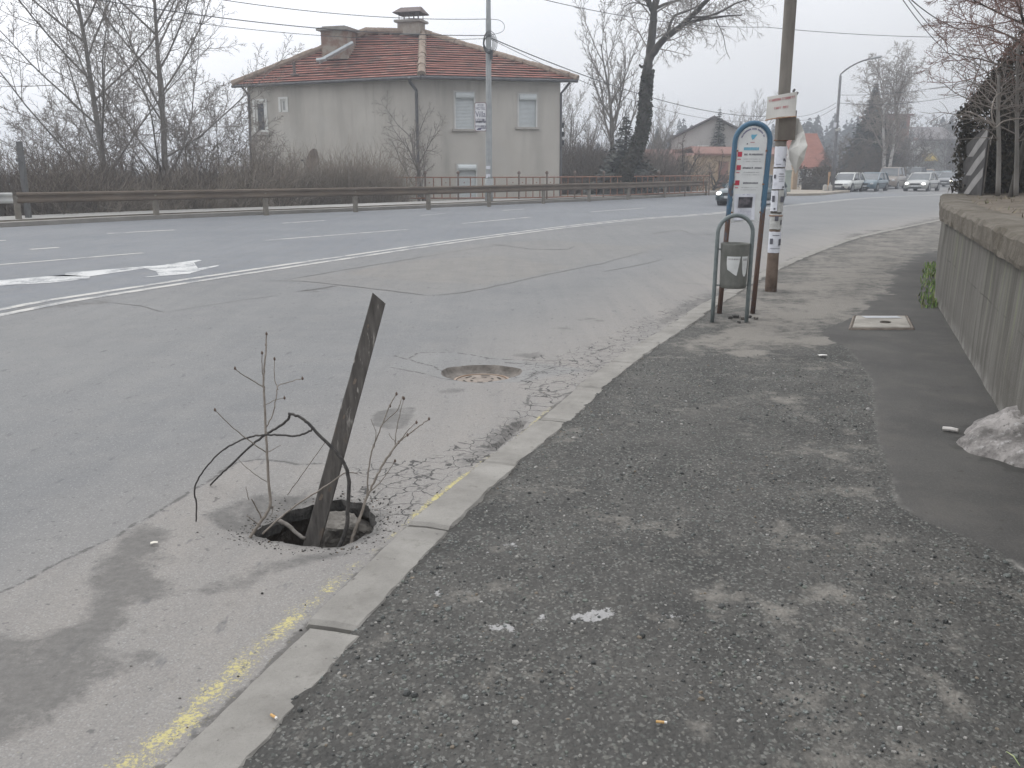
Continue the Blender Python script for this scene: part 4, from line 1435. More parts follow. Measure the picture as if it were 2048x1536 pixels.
# ---- cigarette ends and scraps
m_filter = noisy("filter_tan", (.46, .27, .10), (.55, .35, .15), 80, .8)
m_paper = noisy("cigarette_paper", (.62, .6, .56), (.72, .7, .67), 50, .8)
def butt(x, y, ang, label, L=.03, r=.004, z=.042):
    p = G(x, y, z)
    d = Vector((math.cos(ang), math.sin(ang), 0))
    t = thing('cigarette_end', label, 'cigarette end', tuple(p), 'cigarette ends on the pavement')
    mb = MB(); mb.tube([p - d * L * .5, p + d * L * .25], r, 8); mb.build('filter', m_filter, t)
    mb = MB(); mb.tube([p + d * L * .25, p + d * L * .5], r * .96, 8); mb.build('burnt_end', m_paper, t)
butt(548, 1433, -.7, 'orange cigarette end lying against the near kerb')
butt(1323, 1444, -.15, 'orange cigarette end among the stone chips', .032)
def scrap(name, x, y, w, h, ang, label, mat, z=.05):
    p = G(x, y, z)
    mb = MB()
    c, s = math.cos(ang), math.sin(ang)
    top = []
    for u, v, zz in ((-1, -1, 0), (0, -1.05, .35), (1, -.9, .05), (1.05, .1, .3), (.9, 1, 0), (0, .95, .4), (-1, 1, .1), (-.95, 0, .3)):
        a, b = u * w / 2, v * h / 2
        top.append(p + Vector((a * c - b * s, a * s + b * c, zz * .008)))
    mb.loft([[q - Vector((0, 0, .0015)) for q in top], top], True, True)
    return tag(mb.build(name, mat), label, 'litter')
scrap('paper_scrap', 1645, 710, .075, .035, .1, 'small white paper scrap on the pavement near the hatch', m_paper)
scrap('bark_chip', 308, 1085, .03, .02, .4, 'small pale chip on the damp stain in the gutter', noisy("pale_chip", (.5, .48, .42), (.6, .57, .5), 30), .012)
mb = MB()
a, b = G(2013, 1503, .04), G(2040, 1532, .045)
mb.tube([a, lerp(a, b, .5) + Vector((0, 0, .008)), b], [.0012, .0018, .001], 5)
tag(mb.build('grass_blade', noisy("straw", (.22, .30, .12), (.38, .40, .22), 20)), 'single green grass blade on the pavement corner', 'grass blade')

# ---- small broken lumps at the feet of the bus stop
rr = random.Random(8)
for k, (x, y, s) in enumerate(((1472, 634, .035), (1484, 637, .03), (1461, 636, .022), (1499, 634, .022), (1512, 637, .024), (1478, 645, .018))):
    p = G(x, y, .04)
    rock('asphalt_lump', Vector((p.x, p.y, .045)), (s * 1.3, s, s * .75), k * 1.7, m_rub if k in (1, 4) else m_cutasph,
         ['dark asphalt lump between the bus stop posts', 'pale lump between the bin posts at the bus stop', 'dark crumb behind the left leg of the litter bin', 'dark crumb left of the rusty right bus stop post',
          'pale crumb right of the rusty right bus stop post', 'tiny dark crumb in front of the bus stop posts'][k], 'rubble')

# ---- bus stop sign
def blue_post():
    m = NT("blue_rusty_post")
    z = m.n('SeparateXYZ', {0: m.coord()}).outputs[2]
    f = m.math('ADD', m.rng(z, .2, 1.9, -.42, .22), m.noise(9, 5, .7, vec=m.mapped((1, 1, .35))))
    c = m.mix(m.rng(f, .38, .52), (.105, .06, .042), (.062, .135, .205))
    c = m.mix(m.rng(m.noise(30, 4), .55, .7, 0, .5), c, (.04, .11, .18))
    m.set(color=c, rough=.6, spec=.4)
    m.bump(m.noise(40, 4), .3, .003)
    return m.mat
m_post = blue_post()
SY = 9.9
sb_l, sb_r = G(1441, 634), G(1508, 634)
SX = (sb_l.x + sb_r.x) / 2
HWID = (sb_r.x - sb_l.x) / 2
TILT = math.tan(R(1.9))
def S(u, z, d=0.0):
    """point on the stop's plane: u along the sign, z up, d towards the viewer; the frame leans a little"""
    return Vector((SX + u + z * TILT, SY - d - z * .012, z))
bs = thing('bus_stop_sign', 'blue arched bus stop sign with rusty posts and timetable panel', 'bus stop sign', (SX, SY, 0))
ZA = 1.90
mb = MB()
path = [S(-HWID, -.05), S(-HWID, .5), S(-HWID, 1.0), S(-HWID, 1.5), S(-HWID, ZA)] + [S(-HWID * math.cos(t), ZA + HWID * math.sin(t)) for t in [k * math.pi / 14 for k in range(1, 14)]] + [S(HWID, ZA), S(HWID, 1.5), S(HWID, 1.0), S(HWID, .5), S(HWID, -.05)]
mb.tube(path, .028, 12)
mb.build('arched_frame', m_post, bs, True)
IN = HWID - .036
m_panel = noisy("sign_white", (.58, .59, .585), (.68, .69, .68), 5, .55)
def panel_pts(d):
    pts = [S(-IN, 1.045, d), S(-IN * .9, 1.03, d), S(-IN * .2, 1.045, d), S(IN * .5, 1.03, d), S(IN, 1.06, d), S(IN, ZA, d)]
    pts += [S(IN * math.cos(t), ZA + IN * math.sin(t), d) for t in [k * math.pi / 16 for k in range(1, 16)]] + [S(-IN, ZA, d)]
    return pts
mb = MB()
mb.loft([panel_pts(-.006), panel_pts(.006)], True, True)
pn = mb.build('panel', m_panel, bs)
m_red = flat("sign_red", (.50, .05, .085), .5)
m_ink = flat("sign_ink", (.06, .06, .085), .6)
m_cyan = flat("sign_cyan", (.16, .44, .60), .5)
m_violet = flat("sign_violet", (.13, .12, .25), .5)
m_rust = noisy("rust", (.16, .08, .045), (.26, .14, .08), 14, .9)
ux, uz = Vector((1, 0, 0)), (S(0, 1) - S(0, 0)).normalized()
def quad_on(mb, u0, u1, z0, z1, d=.009):
    mb.poly([S(u0, z0, d), S(u1, z0, d), S(u1, z1, d), S(u0, z1, d)])
def signz(py):
    return (634 - py) / 179.0
TOPZ = ZA + IN
mb = MB()
for zc, t in ((1.765, 0), (1.625, 1), (1.465, 2)):
    quad_on(mb, -IN + .003, -IN + .05, zc - .026, zc + .026)
    for q in range(3):
        quad_on(mb, -IN + .006 + q * .012, -IN + .015 + q * .012, zc - .057, zc - .047)
mb.split('route_plate', m_red, pn)
# the stop names are too small to read in the photograph: broken strokes the size of its letters
def strokes(mb, u0, u1, zc, h, seed, d=.0085, gap=.18):
    r = random.Random(seed)
    u = u0
    while u < u1:
        w = h * r.uniform(.45, .75)
        if r.random() > gap:
            t = h * .2
            k = r.randint(0, 3)
            quad_on(mb, u, u + t, zc - h / 2, zc + h / 2, d)
            if k != 1: quad_on(mb, u + w - t, u + w, zc - h / 2, zc + h / 2, d)
            if k in (0, 1): quad_on(mb, u + t, u + w - t, zc + h / 2 - t, zc + h / 2, d)
            if k in (2, 0): quad_on(mb, u + t, u + w - t, zc - t / 2, zc + t / 2, d)
            if k in (1, 3): quad_on(mb, u + t, u + w - t, zc - h / 2, zc - h / 2 + t, d)
        u += w + h * .22
m_faint = flat("sign_faint", (.42, .42, .43), .6)
for row in (((-IN + .075, -IN + .115, 1.763, 1, 0),), ((-IN + .127, IN - .025, 1.763, 2, .08),), ((-IN + .072, IN - .03, 1.622, 3, .1),), ((-IN + .09, IN - .06, 1.462, 4, .08),)):
    mb = MB()
    for u0, u1, z, sd_, gp in row:
        strokes(mb, u0, u1, z, .019, sd_, gap=gp)
    mb.build('stop_lettering', m_ink, pn)
for zc, sd_ in ((1.715, 5), (1.69, 6), (1.575, 7), (1.55, 8), (1.415, 9), (1.39, 10)):
    mb = MB()
    strokes(mb, -IN + .07, IN - .05, zc, .009, sd_)
    mb.build('timetable_line', m_faint, pn)
mb = MB()
strokes(mb, -.085, .07, 1.822, .030, 12, gap=.0)
mb.build('operator_lettering', m_cyan, pn)
mb = MB()
quad_on(mb, -.088, .075, 1.807, 1.837, .0072)
mb.build('operator_bar', flat("sign_pale_cyan", (.30, .52, .62), .5), pn)
mb = MB()
mb.poly([S(-.020, 1.97, .009), S(-.022, 1.945, .009), S(-.006, 1.915, .009), S(.012, 1.925, .009), S(.022, 1.94, .009), S(.045, 1.972, .009), S(.012, 1.968, .009)])
mb.build('logo', m_cyan, pn)
mb = MB()
quad_on(mb, -.025, .022, 1.885, 1.893)
mb.build('logo_bar', flat("sign_pink", (.55, .30, .32), .5), pn)
mb = MB()
mb.poly([S(-.066, 1.868, .009), S(-.046, 1.868, .009), S(-.056, 1.884, .009)])
mb.build('arrow_symbol', m_ink, pn)
mb = MB()
r = random.Random(3)
for k in range(26):
    t = .42 + k * (math.pi - .75) / 25
    if r.random() < .15: continue
    rr0, rr1 = IN * .80, IN * .90
    dt = .035
    mb.poly([S(math.cos(a) * q, ZA + math.sin(a) * q, .009) for a, q in ((t - dt, rr0), (t + dt, rr0), (t + dt * r.uniform(.4, 1), rr1), (t - dt * r.uniform(.4, 1), rr1))])
mb.build('arched_lettering', m_violet, pn)
mb = MB()
for s in (-1, 1):
    for z in (1.15, 1.45, 1.80):
        mb.box(S(s * (IN + .006), z, .012), (.02, .012, .016))
mb.split('clamp', m_rust, bs)
# paper notice taped to the lower panel
mb = MB()
rows = []
for i in range(7):
    z = 1.075 + i * .047
    rows.append([S(-.125 + .016 * (1 - i / 6) - .02 + u * .0325, z + .005 * u / 7 - .012, .016 + .006 * math.sin(u * 1.1 + i) * (1 if i else 2)) for u in range(8)])
for A, B in zip(rows, rows[1:]):
    for u in range(7):
        mb.poly([A[u], A[u + 1], B[u + 1], B[u]])
nt = mb.build('taped_notice', noisy("notice_paper", (.62, .63, .68), (.70, .71, .75), 4, .7), None, True)
tag(nt, 'white paper notice with a dark photo taped to the bus stop', 'notice')
mb = MB()
quad_on(mb, -.098, .055, 1.20, 1.315, .026)
mb.build('photo', noisy("notice_photo", (.035, .035, .042), (.13, .12, .13), 16, .5, 4, lo=.4, hi=.6), nt)
mb = MB()
for z in (1.175, 1.16, 1.145, 1.13, 1.115):
    strokes(mb, -.095, .05, z, .007, int(z * 1000), .026)
m_nink = flat("notice_ink", (.32, .32, .42), .6)
mb.build('printed_text', m_nink, nt)
mb = MB()
strokes(mb, -.06, .02, 1.34, .009, 77, .026)
mb.build('heading', m_nink, nt)

# ---- litter bin in a hoop
m_hoop = noisy("grey_green_paint", (.125, .150, .150), (.175, .198, .195), 12, .55, 5, bump=.15, bdist=.002)
m_can = noisy("galvanised_can", (.105, .108, .095), (.165, .165, .15), 9, .7, 5, bump=.2, bdist=.003, sc=(1, 1, .5))
BY = 9.3
b_l, b_r = G(1425, 651), G(1495, 652)
BX, BW = (b_l.x + b_r.x) / 2, (b_r.x - b_l.x) / 2
BT = math.tan(R(.6))
def Bp(u, z, d=0.0):
    return Vector((BX + u + z * BT, BY - d, z))
bn = thing('litter_bin', 'grey green litter bin hanging in an arched hoop', 'litter bin', (BX, BY, 0))
mb = MB()
zt = 1.145 - BW
mb.tube([Bp(-BW, -.03), Bp(-BW, .3), Bp(-BW, .6), Bp(-BW, zt)] + [Bp(-BW * math.cos(t), zt + BW * math.sin(t)) for t in [k * math.pi / 14 for k in range(1, 14)]] + [Bp(BW, zt), Bp(BW, .6), Bp(BW, .3), Bp(BW, -.03)], .0215, 12)
mb.build('hoop', m_hoop, bn, True)
mb = MB()
c0 = Bp(.012, .40)
mb.lathe(c0, [(.10, .012), (.128, .0), (.137, .01), (.138, .05), (.141, .2), (.143, .36), (.146, .38), (.1455, .40), (.146, .415), (.1455, .43), (.147, .445), (.148, .462), (.142, .463), (.140, .44), (.132, .03), (.05, .025)], 28)
can = mb.build('bucket', m_can, bn, True)
mb = MB()
for z in (.80,):
    for s in (-1, 1):
        mb.tube([Bp(s * BW, z), Bp(s * .135 + .012, z)], .008, 6)
mb.tube([Bp(-BW, .425), Bp(BW, .425)], .008, 6)
mb.split('bracket', m_hoop, bn)
m_stk = noisy("torn_sticker", (.55, .56, .55), (.66, .67, .66), 8, .6)
def on_can(a, z, r=.1435):
    return c0 + Vector((math.sin(a) * r, -math.cos(a) * r, z - .40))
mb = MB()
def can_patch(mb, outline):
    """outline: rows of (z, a0, a1)"""
    rows = [[on_can(lerp(a0, a1, k / 6), z, .1425 + (z - .4) * .012) for k in range(7)] for z, a0, a1 in outline]
    mb.loft(rows, False, False)
can_patch(mb, [(.54, -.1, -.02), (.56, -.3, -.0), (.60, -.72, .05), (.66, -.78, .12), (.71, -.78, .16), (.735, -.76, .2)])
can_patch(mb, [(.53, .52, .66), (.56, .42, .76), (.62, .36, .82), (.69, .33, .86), (.735, .30, .88)])
mb.split('sticker', m_stk, can)
mb = MB()
can_patch(mb, [(.70, -.70, .1), (.715, -.70, .12)])
can_patch(mb, [(.69, .42, .8), (.715, .42, .8)])
mb.build('sticker_print', flat("sticker_ink", (.32, .31, .31), .6), can)

# ---- utility pole with notices and banner
m_pole = noisy("weathered_pole", (.14, .128, .112), (.225, .205, .18), 6, .9, 6, bump=.4, bdist=.006, sc=(1, 1, .25))
pb = G(1541, 587)
PX, PY = pb.x, pb.y
up_ = thing('utility_pole', 'tall weathered grey utility pole plastered with paper notices', 'utility pole', (PX, PY, 0))
mb = MB()
def prad(z):
    return .077 if z < .6 else .072 - .001 * z
mb.lathe((PX, PY, 0), [(prad(z), z) for z in (-.2, .3, .6, .95)], 18)
mb.build('base', noisy("rusty_base", (.115, .082, .062), (.185, .14, .11), 9, .9, bump=.5, bdist=.005), up_, True)
mb = MB()
mb.lathe((PX, PY, 0), [(.071, .95), (.071, 1.95), (.084, 2.02), (.084, 2.26), (.074, 2.3), (.075, 3.2), (.076, 6), (.07, 9)], 18)
mb.build('shaft', m_pole, up_, True)
mb = MB()
mb.box((PX + .035, PY - .09, 2.15), (.22, .03, .36))
mb.build('backing_board', noisy("brown_board", (.115, .10, .085), (.18, .16, .135), 8, .9, sc=(1, 1, .3)), up_)
mb = MB()
for z in (1.02, 1.97):
    mb.tube([Vector((PX + math.sin(a) * .082, PY - math.cos(a) * .082, z)) for a in [k * math.pi / 10 for k in range(21)]], .008, 5)
mb.split('strap', m_rust, up_)
def pz(py):
    return P(1560, py, PY).z
m_note = noisy("notice_white", (.60, .61, .66), (.70, .71, .75), 5, .7)
m_note_old = noisy("notice_grey", (.36, .36, .34), (.5, .5, .48), 7, .8)
m_noteink = flat("notice_black", (.10, .10, .12), .7)
def pole_note(py0, py1, a0, a1, mat, label, marks, r=.082):
    z1, z0 = pz(py0), pz(py1)
    mb = MB()
    rows = []
    for i in range(7):
        z = lerp(z0, z1, i / 6)
        rows.append([Vector((PX + math.sin(lerp(a0, a1, k / 12)) * (r + .004 * noise.noise((k * .6, i * .8, z0))), PY - math.cos(lerp(a0, a1, k / 12)) * (r + .006 * noise.noise((k * .6, i * .8, z0))), z + .006 * noise.noise((k * .5, z0, 3)))) for k in range(13)])
    for A, B in zip(rows, rows[1:]):
        for k in range(12):
            mb.poly([A[k], A[k + 1], B[k + 1], B[k]])
    o = tag(mb.build('pole_notice', mat, None, True), label, 'notice', 'paper notices pasted round the utility pole')
    mb = MB()
    for (u0, u1, v0, v1) in marks:
        p = [[Vector((PX + math.sin(lerp(a0, a1, lerp(u0, u1, s / 3))) * (r + .008), PY - math.cos(lerp(a0, a1, lerp(u0, u1, s / 3))) * (r + .008), lerp(z0, z1, v))) for s in range(4)] for v in (v0, v1)]
        for s in range(3):
            mb.poly([p[0][s], p[0][s + 1], p[1][s + 1], p[1][s]])
    mb.build('print', m_noteink, o)
pole_note(293, 334, -1.25, 1.2, m_note, 'white notice at the top of the pasted notices on the pole', [(.62, .72, .30, .42), (.75, .82, .26, .36), (.2, .5, .12, .14)])
pole_note(337, 378, -1.3, 1.15, m_note, 'white notice with a small dark portrait, second from the top', [(.14, .26, .52, .70), (.45, .75, .72, .75), (.42, .8, .60, .62), (.45, .75, .48, .50), (.45, .75, .38, .40), (.7, .82, .05, .14)])
pole_note(381, 422, -1.45, -.15, m_note, 'narrow white notice strip on the left of the pole', [(.3, .65, .45, .75), (.6, .8, .08, .16)])
pole_note(380, 424, -.1, 1.3, m_note_old, 'grey faded notice on the right of the narrow strip', [(.25, .7, .45, .72)], .081)
pole_note(427, 458, -1.3, 1.3, m_note_old, 'crumpled grey notice below the narrow white strip', [(.35, .55, .55, .85), (.7, .8, .3, .6)])
pole_note(463, 505, -1.35, 1.3, m_note, 'lowest white notice with two portraits on the pole', [(.16, .34, .42, .68), (.66, .86, .36, .66), (.3, .7, .82, .85), (.2, .8, .2, .22)])

# banner tied to the pole, one end hanging folded
def cloth_mat():
    m = NT("banner_cloth")
    m.set(color=m.mix(m.rng(m.noise(3, 4), .3, .7), (.54, .525, .49), (.64, .63, .59)), rough=.85, spec=.15)
    m.b.inputs['Subsurface Weight'].default_value = 0.0
    m.bump(m.noise(9, 4), .4, .01)
    return m.mat
m_cloth = cloth_mat()
bnr = thing('cloth_banner', 'torn white cloth banner with faded red lettering on the pole', 'banner', tuple(P(1562, 215, PY - .14)))
Yb = PY - .15
def bq(u, v):
    """u 0..1 across, v 0..1 upward on the flat part of the banner"""
    lo = lerp(P(1531, 240, Yb + .02), P(1592, 234, Yb), u)
    hi = lerp(P(1534, 194, Yb + .05), P(1594, 183, Yb), u)
    p = lerp(lo, hi, v)
    sag = -.02 * math.sin(u * math.pi) * (1 - v) * -1
    p.z += sag
    p.y -= .02 * math.sin(u * 5 + v * 2) + .03 * max(0, (u - v * .8 - .15)) * math.sin(u * math.pi)
    return p
mb = MB()
g = [[bq(u / 14, v / 10) for u in range(15)] for v in range(11)]
for A, B in zip(g, g[1:]):
    for k in range(14):
        mb.poly([A[k], A[k + 1], B[k + 1], B[k]])
mb.build('printed_cloth', m_cloth, bnr, True)
m_bred = flat("banner_red", (.47, .16, .17), .8)
def bstrokes(mb, u0, u1, vc, h, seed):
    r = random.Random(seed)
    u = u0
    def q(a0, a1, b0, b1):
        mb.poly([bq(a, b) + Vector((0, -.006, 0)) for a, b in ((a0, b0), (a1, b0), (a1, b1), (a0, b1))])
    while u < u1:
        w = .042
        t = .014
        k = r.randint(0, 3)
        q(u, u + t, vc - h, vc + h)
        if k != 1: q(u + w - t, u + w, vc - h, vc + h)
        if k < 2: q(u + t, u + w - t, vc + h * .4, vc + h)
        if k > 1: q(u + t, u + w - t, vc - h * .3, vc + h * .3)
        u += w + .012
        if abs(u - .5) < .03: u += .03
mb = MB()
bstrokes(mb, .06, .95, .80, .055, 3)
bstrokes(mb, .25, .74, .42, .05, 8)
mb.build('red_lettering', m_bred, bnr)
mb = MB()
mb.tube([P(1530, 241, Yb - .01), P(1545, 237.5, Yb - .02), P(1575, 234, Yb - .02), P(1593, 233, Yb - .02)], .008, 5)
mb.build('lower_hem', noisy("hem_brown", (.30, .14, .10), (.4, .33, .2), 20), bnr)
mb = MB()
W = {'a': (1572, 240, -.02), 'b': (1597, 236, -.04), 'c': (1608, 262, -.12), 'd': (1615, 291, -.16), 'e': (1608, 318, -.13), 'f': (1591, 348, -.06), 'g': (1579, 318, -.03), 'h': (1577, 300, -.05), 'i': (1596, 292, -.20), 'j': (1587, 272, .0), 'k': (1580, 258, .02), 'l': (1598, 312, -.22)}
Q = {k: P(x, y, PY + d) for k, (x, y, d) in W.items()}
def tri_sub(a, b, c, n=5, seed=1.0):
    A, B, C_ = Q[a], Q[b], Q[c]
    pts = {}
    for i in range(n + 1):
        for j in range(n + 1 - i):
            u, v = i / n, j / n
            p = A * (1 - u - v) + B * u + C_ * v
            p = p + Vector((0, .022 * noise.noise((p.x * 9, p.z * 9, seed)), 0))
            pts[i, j] = p
    for i in range(n):
        for j in range(n - i):
            mb.poly([pts[i, j], pts[i + 1, j], pts[i, j + 1]])
            if i + j < n - 1:
                mb.poly([pts[i + 1, j], pts[i + 1, j + 1], pts[i, j + 1]])
for t in ('abk', 'bcj', 'bjk', 'cdi', 'cij', 'dil', 'del', 'efl', 'flg', 'glh', 'hli', 'hij'):
    tri_sub(*t)
mb.build('hanging_fold', m_cloth, bnr, False)
mb = MB()
for x, y in ((1588, 181), (1594, 187)):
    mb.box(P(x, y, PY - .1), (.022, .03, .035), Matrix.Rotation(.5, 3, 'Y'))
mb.split('knot', flat("knot_dark", (.10, .09, .09), .8), bnr)
# ================================================================== GUARDRAIL, FENCE, HOUSE, POLES
m_rail = noisy("guardrail_brown", (.092, .071, .053), (.142, .112, .084), 1.1, .75, 6, bump=.2, bdist=.005, sc=(1, 1, 3))
m_rail_new = noisy("guardrail_zinc", (.36, .36, .35), (.46, .46, .44), 3, .6)
m_rpost = noisy("guardrail_post", (.14, .125, .105), (.22, .20, .17), 4, .85)
gpx = [(-260, 448), (38, 440), (313, 431), (532, 424), (711, 418), (857, 413.5), (978, 408), (1087, 402.5), (1178, 398.5), (1256, 395), (1330, 391), (1412, 387)]
gb = [G(x, y, .12) for x, y in gpx]
gr = thing('guardrail', 'long brown weathered steel guardrail along the far side of the road', 'guardrail', tuple(gb[5]))
gl = smooth_curve(gb, 4)
prof = [(0, .50), (.045, .53), (.05, .58), (.012, .625), (.005, .66), (.012, .695), (.05, .74), (.045, .79), (0, .82), (-.012, .82), (.032, .785), (.036, .745), (-.004, .70), (-.01, .66), (-.004, .62), (.036, .575), (.03, .535), (-.012, .50)]
def rail_mesh(line):
    mb = MB()
    n1 = offset(line, 1.0)
    rings = []
    for p, q in zip(line, n1):
        d = (q - p)
        d.z = 0
        rings.append([p + d * (.05 + a) + Vector((0, 0, b - p.z + .12)) for a, b in prof])
    mb.loft(rings, True, True)
    return mb
i38 = 4
rail_mesh([lerp(gl[0], gl[3], k / 3) for k in range(4)] + [gl[4] - (gl[5] - gl[4]) * .1]).build('rail', m_rail_new, gr)['label'] = 'paler galvanised rail section at the near end'
rail_mesh(gl[i38:]).build('rail', m_rail, gr)
for k, p in enumerate(gb):
    mb = MB()
    t = (gb[min(k + 1, len(gb) - 1)] - gb[max(k - 1, 0)]).normalized()
    M = Matrix.Rotation(math.atan2(t.y, t.x), 3, 'Z')
    mb.box(p + Vector((0, 0, .25)), (.17, .09, .95), M)
    n = Vector((t.y, -t.x, 0))
    mb.box(p + n * .045 + Vector((0, 0, .55)), (.07, .03, .3), M)
    mb.build('post', m_rpost, gr)

# ---- garden fence of iron panels
m_fence = noisy("fence_rust", (.21, .105, .07), (.30, .17, .12), 2.5, .85)
m_fpost = noisy("fence_post", (.15, .11, .09), (.2, .16, .14), 3, .85)
fpx = [(776, 398.5), (850, 396.5), (916, 394.6), (1038, 392), (1094, 390.8), (1150, 389), (1208, 387), (1262, 385), (1318, 383), (1372, 381.5), (1420, 380.5)]
fb = [Vector((P(x, 340, D_).x, D_, .10)) for (x, y), D_ in zip(fpx, (45.4, 45.6, 45.8, 46.4, 47.0, 48.5, 50.2, 52.2, 54.4, 56.6, 58.6))]
fn = thing('garden_fence', 'low rusty iron garden fence behind the guardrail', 'fence', tuple(fb[3]))
FH = 1.16
for k, p in enumerate(fb):
    mb = MB()
    mb.tube([p - Vector((0, 0, .3)), p + Vector((0, 0, FH + .10))], .05, 6)
    mb.lathe(p + Vector((0, 0, FH + .10)), [(.02, 0), (.075, .05), (.085, .11), (.06, .17), (.01, .2)], 8)
    mb.build('post', m_fpost, fn)
for a, b in zip(fb, fb[1:]):
    mb = MB()
    z = Vector((0, 0, 1))
    mb.tube([a + z * (FH - .02), b + z * (FH - .02)], .032, 4)
    mb.tube([a + z * .12, b + z * .12], .032, 4)
    n = max(4, round((b - a).length / .62))
    for i in range(1, n):
        p = lerp(a, b, i / n)
        mb.tube([p + z * .12, p + z * FH], .028, 4)
    for i in range(0, n, 2):
        p = lerp(a, b, (i + .5) / n)
        d = (b - a).normalized()
        mb.tube([p - d * .13 + z * .62, p + d * .13 + z * .62], .025, 4)
        mb.tube([p + z * .85, p + z * .9], .03, 4)
    mb.build('panel', m_fence, fn)

# ---- the house
m_wallh = NT("house_render")
zz = m_wallh.n('SeparateXYZ', {0: m_wallh.coord()}).outputs[2]
st = m_wallh.noise(1.0, 5, .6, vec=m_wallh.mapped((1.0, 1.0, .12)))
c = m_wallh.mix(m_wallh.rng(m_wallh.noise(.5, 5), .3, .7), (.455, .43, .39), (.54, .515, .468))
c = m_wallh.mix(m_wallh.rng(st, .46, .70, 0, .65), c, (.335, .32, .29))
c = m_wallh.mix(m_wallh.rng(m_wallh.noise(.35, 4), .55, .7, 0, .4), c, (.50, .49, .46))
hz_ = m_wallh.noise(1.0, 5, .65, vec=m_wallh.mapped((2.6, 2.6, .22)))
c = m_wallh.mix(m_wallh.math('MULTIPLY', m_wallh.rng(hz_, .54, .70, 0, .38), m_wallh.rng(zz, 2.0, 6.5)), c, (.25, .235, .205))
m_wallh.set(color=c, rough=.93, spec=.15)
m_wallh.bump(m_wallh.noise(40, 4), .3, .01)
m_wallh = m_wallh.mat
DC = 49.0
ZE = P(843, 152, DC).z                     # underside of the eaves at the near corner
def depth_at_z(px, py, z):
    r = ray(px, py)
    return (z - EYE) / r.z * r.y
eC = P(843, 150, DC)
eL = P(465, 171, depth_at_z(465, 171, ZE))
eR = P(1155, 160, depth_at_z(1155, 160, ZE))
wC, wL, wR = P(833, 250, DC + .75), P(499, 250, eL.y - .1), P(1120, 250, eR.y + .25)
for v in (wC, wL, wR): v.z = 0
wB = wL + (wR - wC)
eB = eL + (eR - eC)
for v in (eC, eL, eR, eB): v.z = ZE
hs = thing('house', 'grey rendered two storey house with red tiled hip roof behind the guardrail', 'house', tuple(wC))
def wall_frame(A, B):
    u = (B - A).normalized()
    return u, Vector((u.y, -u.x, 0))       # along, outward
def hit(px, py, A, B):
    """(u, z) on the vertical plane through A and B seen at a pixel"""
    r = ray(px, py)
    d = B - A
    t = (d.x * A.y - d.y * A.x) / (d.x * r.y - d.y * r.x)
    p = r * t
    return (Vector((p.x, p.y, 0)) - Vector((A.x, A.y, 0))).dot(d.normalized()), EYE + r.z * t
def wall_mesh(mb, A, B, z0, z1, ops, depth=.16):
    u, n = wall_frame(A, B)
    L = (B - A).length
    us = sorted({0.0, L} | {o[0] for o in ops} | {o[1] for o in ops})
    zs = sorted({z0, z1} | {o[2] for o in ops} | {o[3] for o in ops})
    def Q_(a, z, d=0): return A + u * a - n * d + Vector((0, 0, z))
    for a, b in zip(us, us[1:]):
        for p, q in zip(zs, zs[1:]):
            if any(o[0] <= a + 1e-6 and b <= o[1] + 1e-6 and o[2] <= p + 1e-6 and q <= o[3] + 1e-6 for o in ops):
                continue
            mb.poly([Q_(a, p), Q_(b, p), Q_(b, q), Q_(a, q)])
    for a, b, p, q in ops:
        for s in (((a, p), (a, q)), ((a, q), (b, q)), ((b, q), (b, p)), ((b, p), (a, p))):
            (x0, y0), (x1, y1) = s
            mb.poly([Q_(x0, y0), Q_(x0, y0, depth), Q_(x1, y1, depth), Q_(x1, y1)])
def opening(A, B, x0, x1, y0, y1):
    ym = (y0 + y1) / 2
    xm = (x0 + x1) / 2
    return (hit(x0, ym, A, B)[0], hit(x1, ym, A, B)[0], hit(xm, y1, A, B)[1], hit(xm, y0, A, B)[1])
opR = [opening(wC, wR, 909, 950, 183, 258), opening(wC, wR, 1036, 1074, 187, 254), opening(wC, wR, 914, 954, 328, 396)]
opL = [opening(wL, wC, 511, 531, 203, 264), opening(wL, wC, 562, 572, 199, 224)]
mb = MB()
wall_mesh(mb, wC, wR, -3, ZE + .2, opR)
wall_mesh(mb, wL, wC, -3, ZE + .2, opL)
wall_mesh(mb, wR, wB, -3, ZE + .2, [])
wall_mesh(mb, wB, wL, -3, ZE + .2, [])
mb.build('wall', m_wallh, hs)
m_shut = noisy("roller_shutter", (.61, .65, .655), (.68, .715, .72), 2, .6)
m_wframe = noisy("window_white", (.62, .63, .60), (.70, .70, .68), 3, .6)
m_glass = noisy("dark_glass", (.045, .05, .055), (.07, .075, .08), 2, .12, spec=.6)
m_sill = noisy("sill_stone", (.36, .34, .31), (.44, .42, .39), 5, .8)
m_surr = noisy("window_surround", (.46, .445, .415), (.52, .505, .48), 3, .85)
def wbox(mb, A, B, a, b, z0, z1, d0, d1):
    u, n = wall_frame(A, B)
    p = [A + u * x + n * d for x, d in ((a, d0), (b, d0), (b, d1), (a, d1))]
    mb.loft([[q + Vector((0, 0, z0)) for q in p], [q + Vector((0, 0, z1)) for q in p]], True, True)
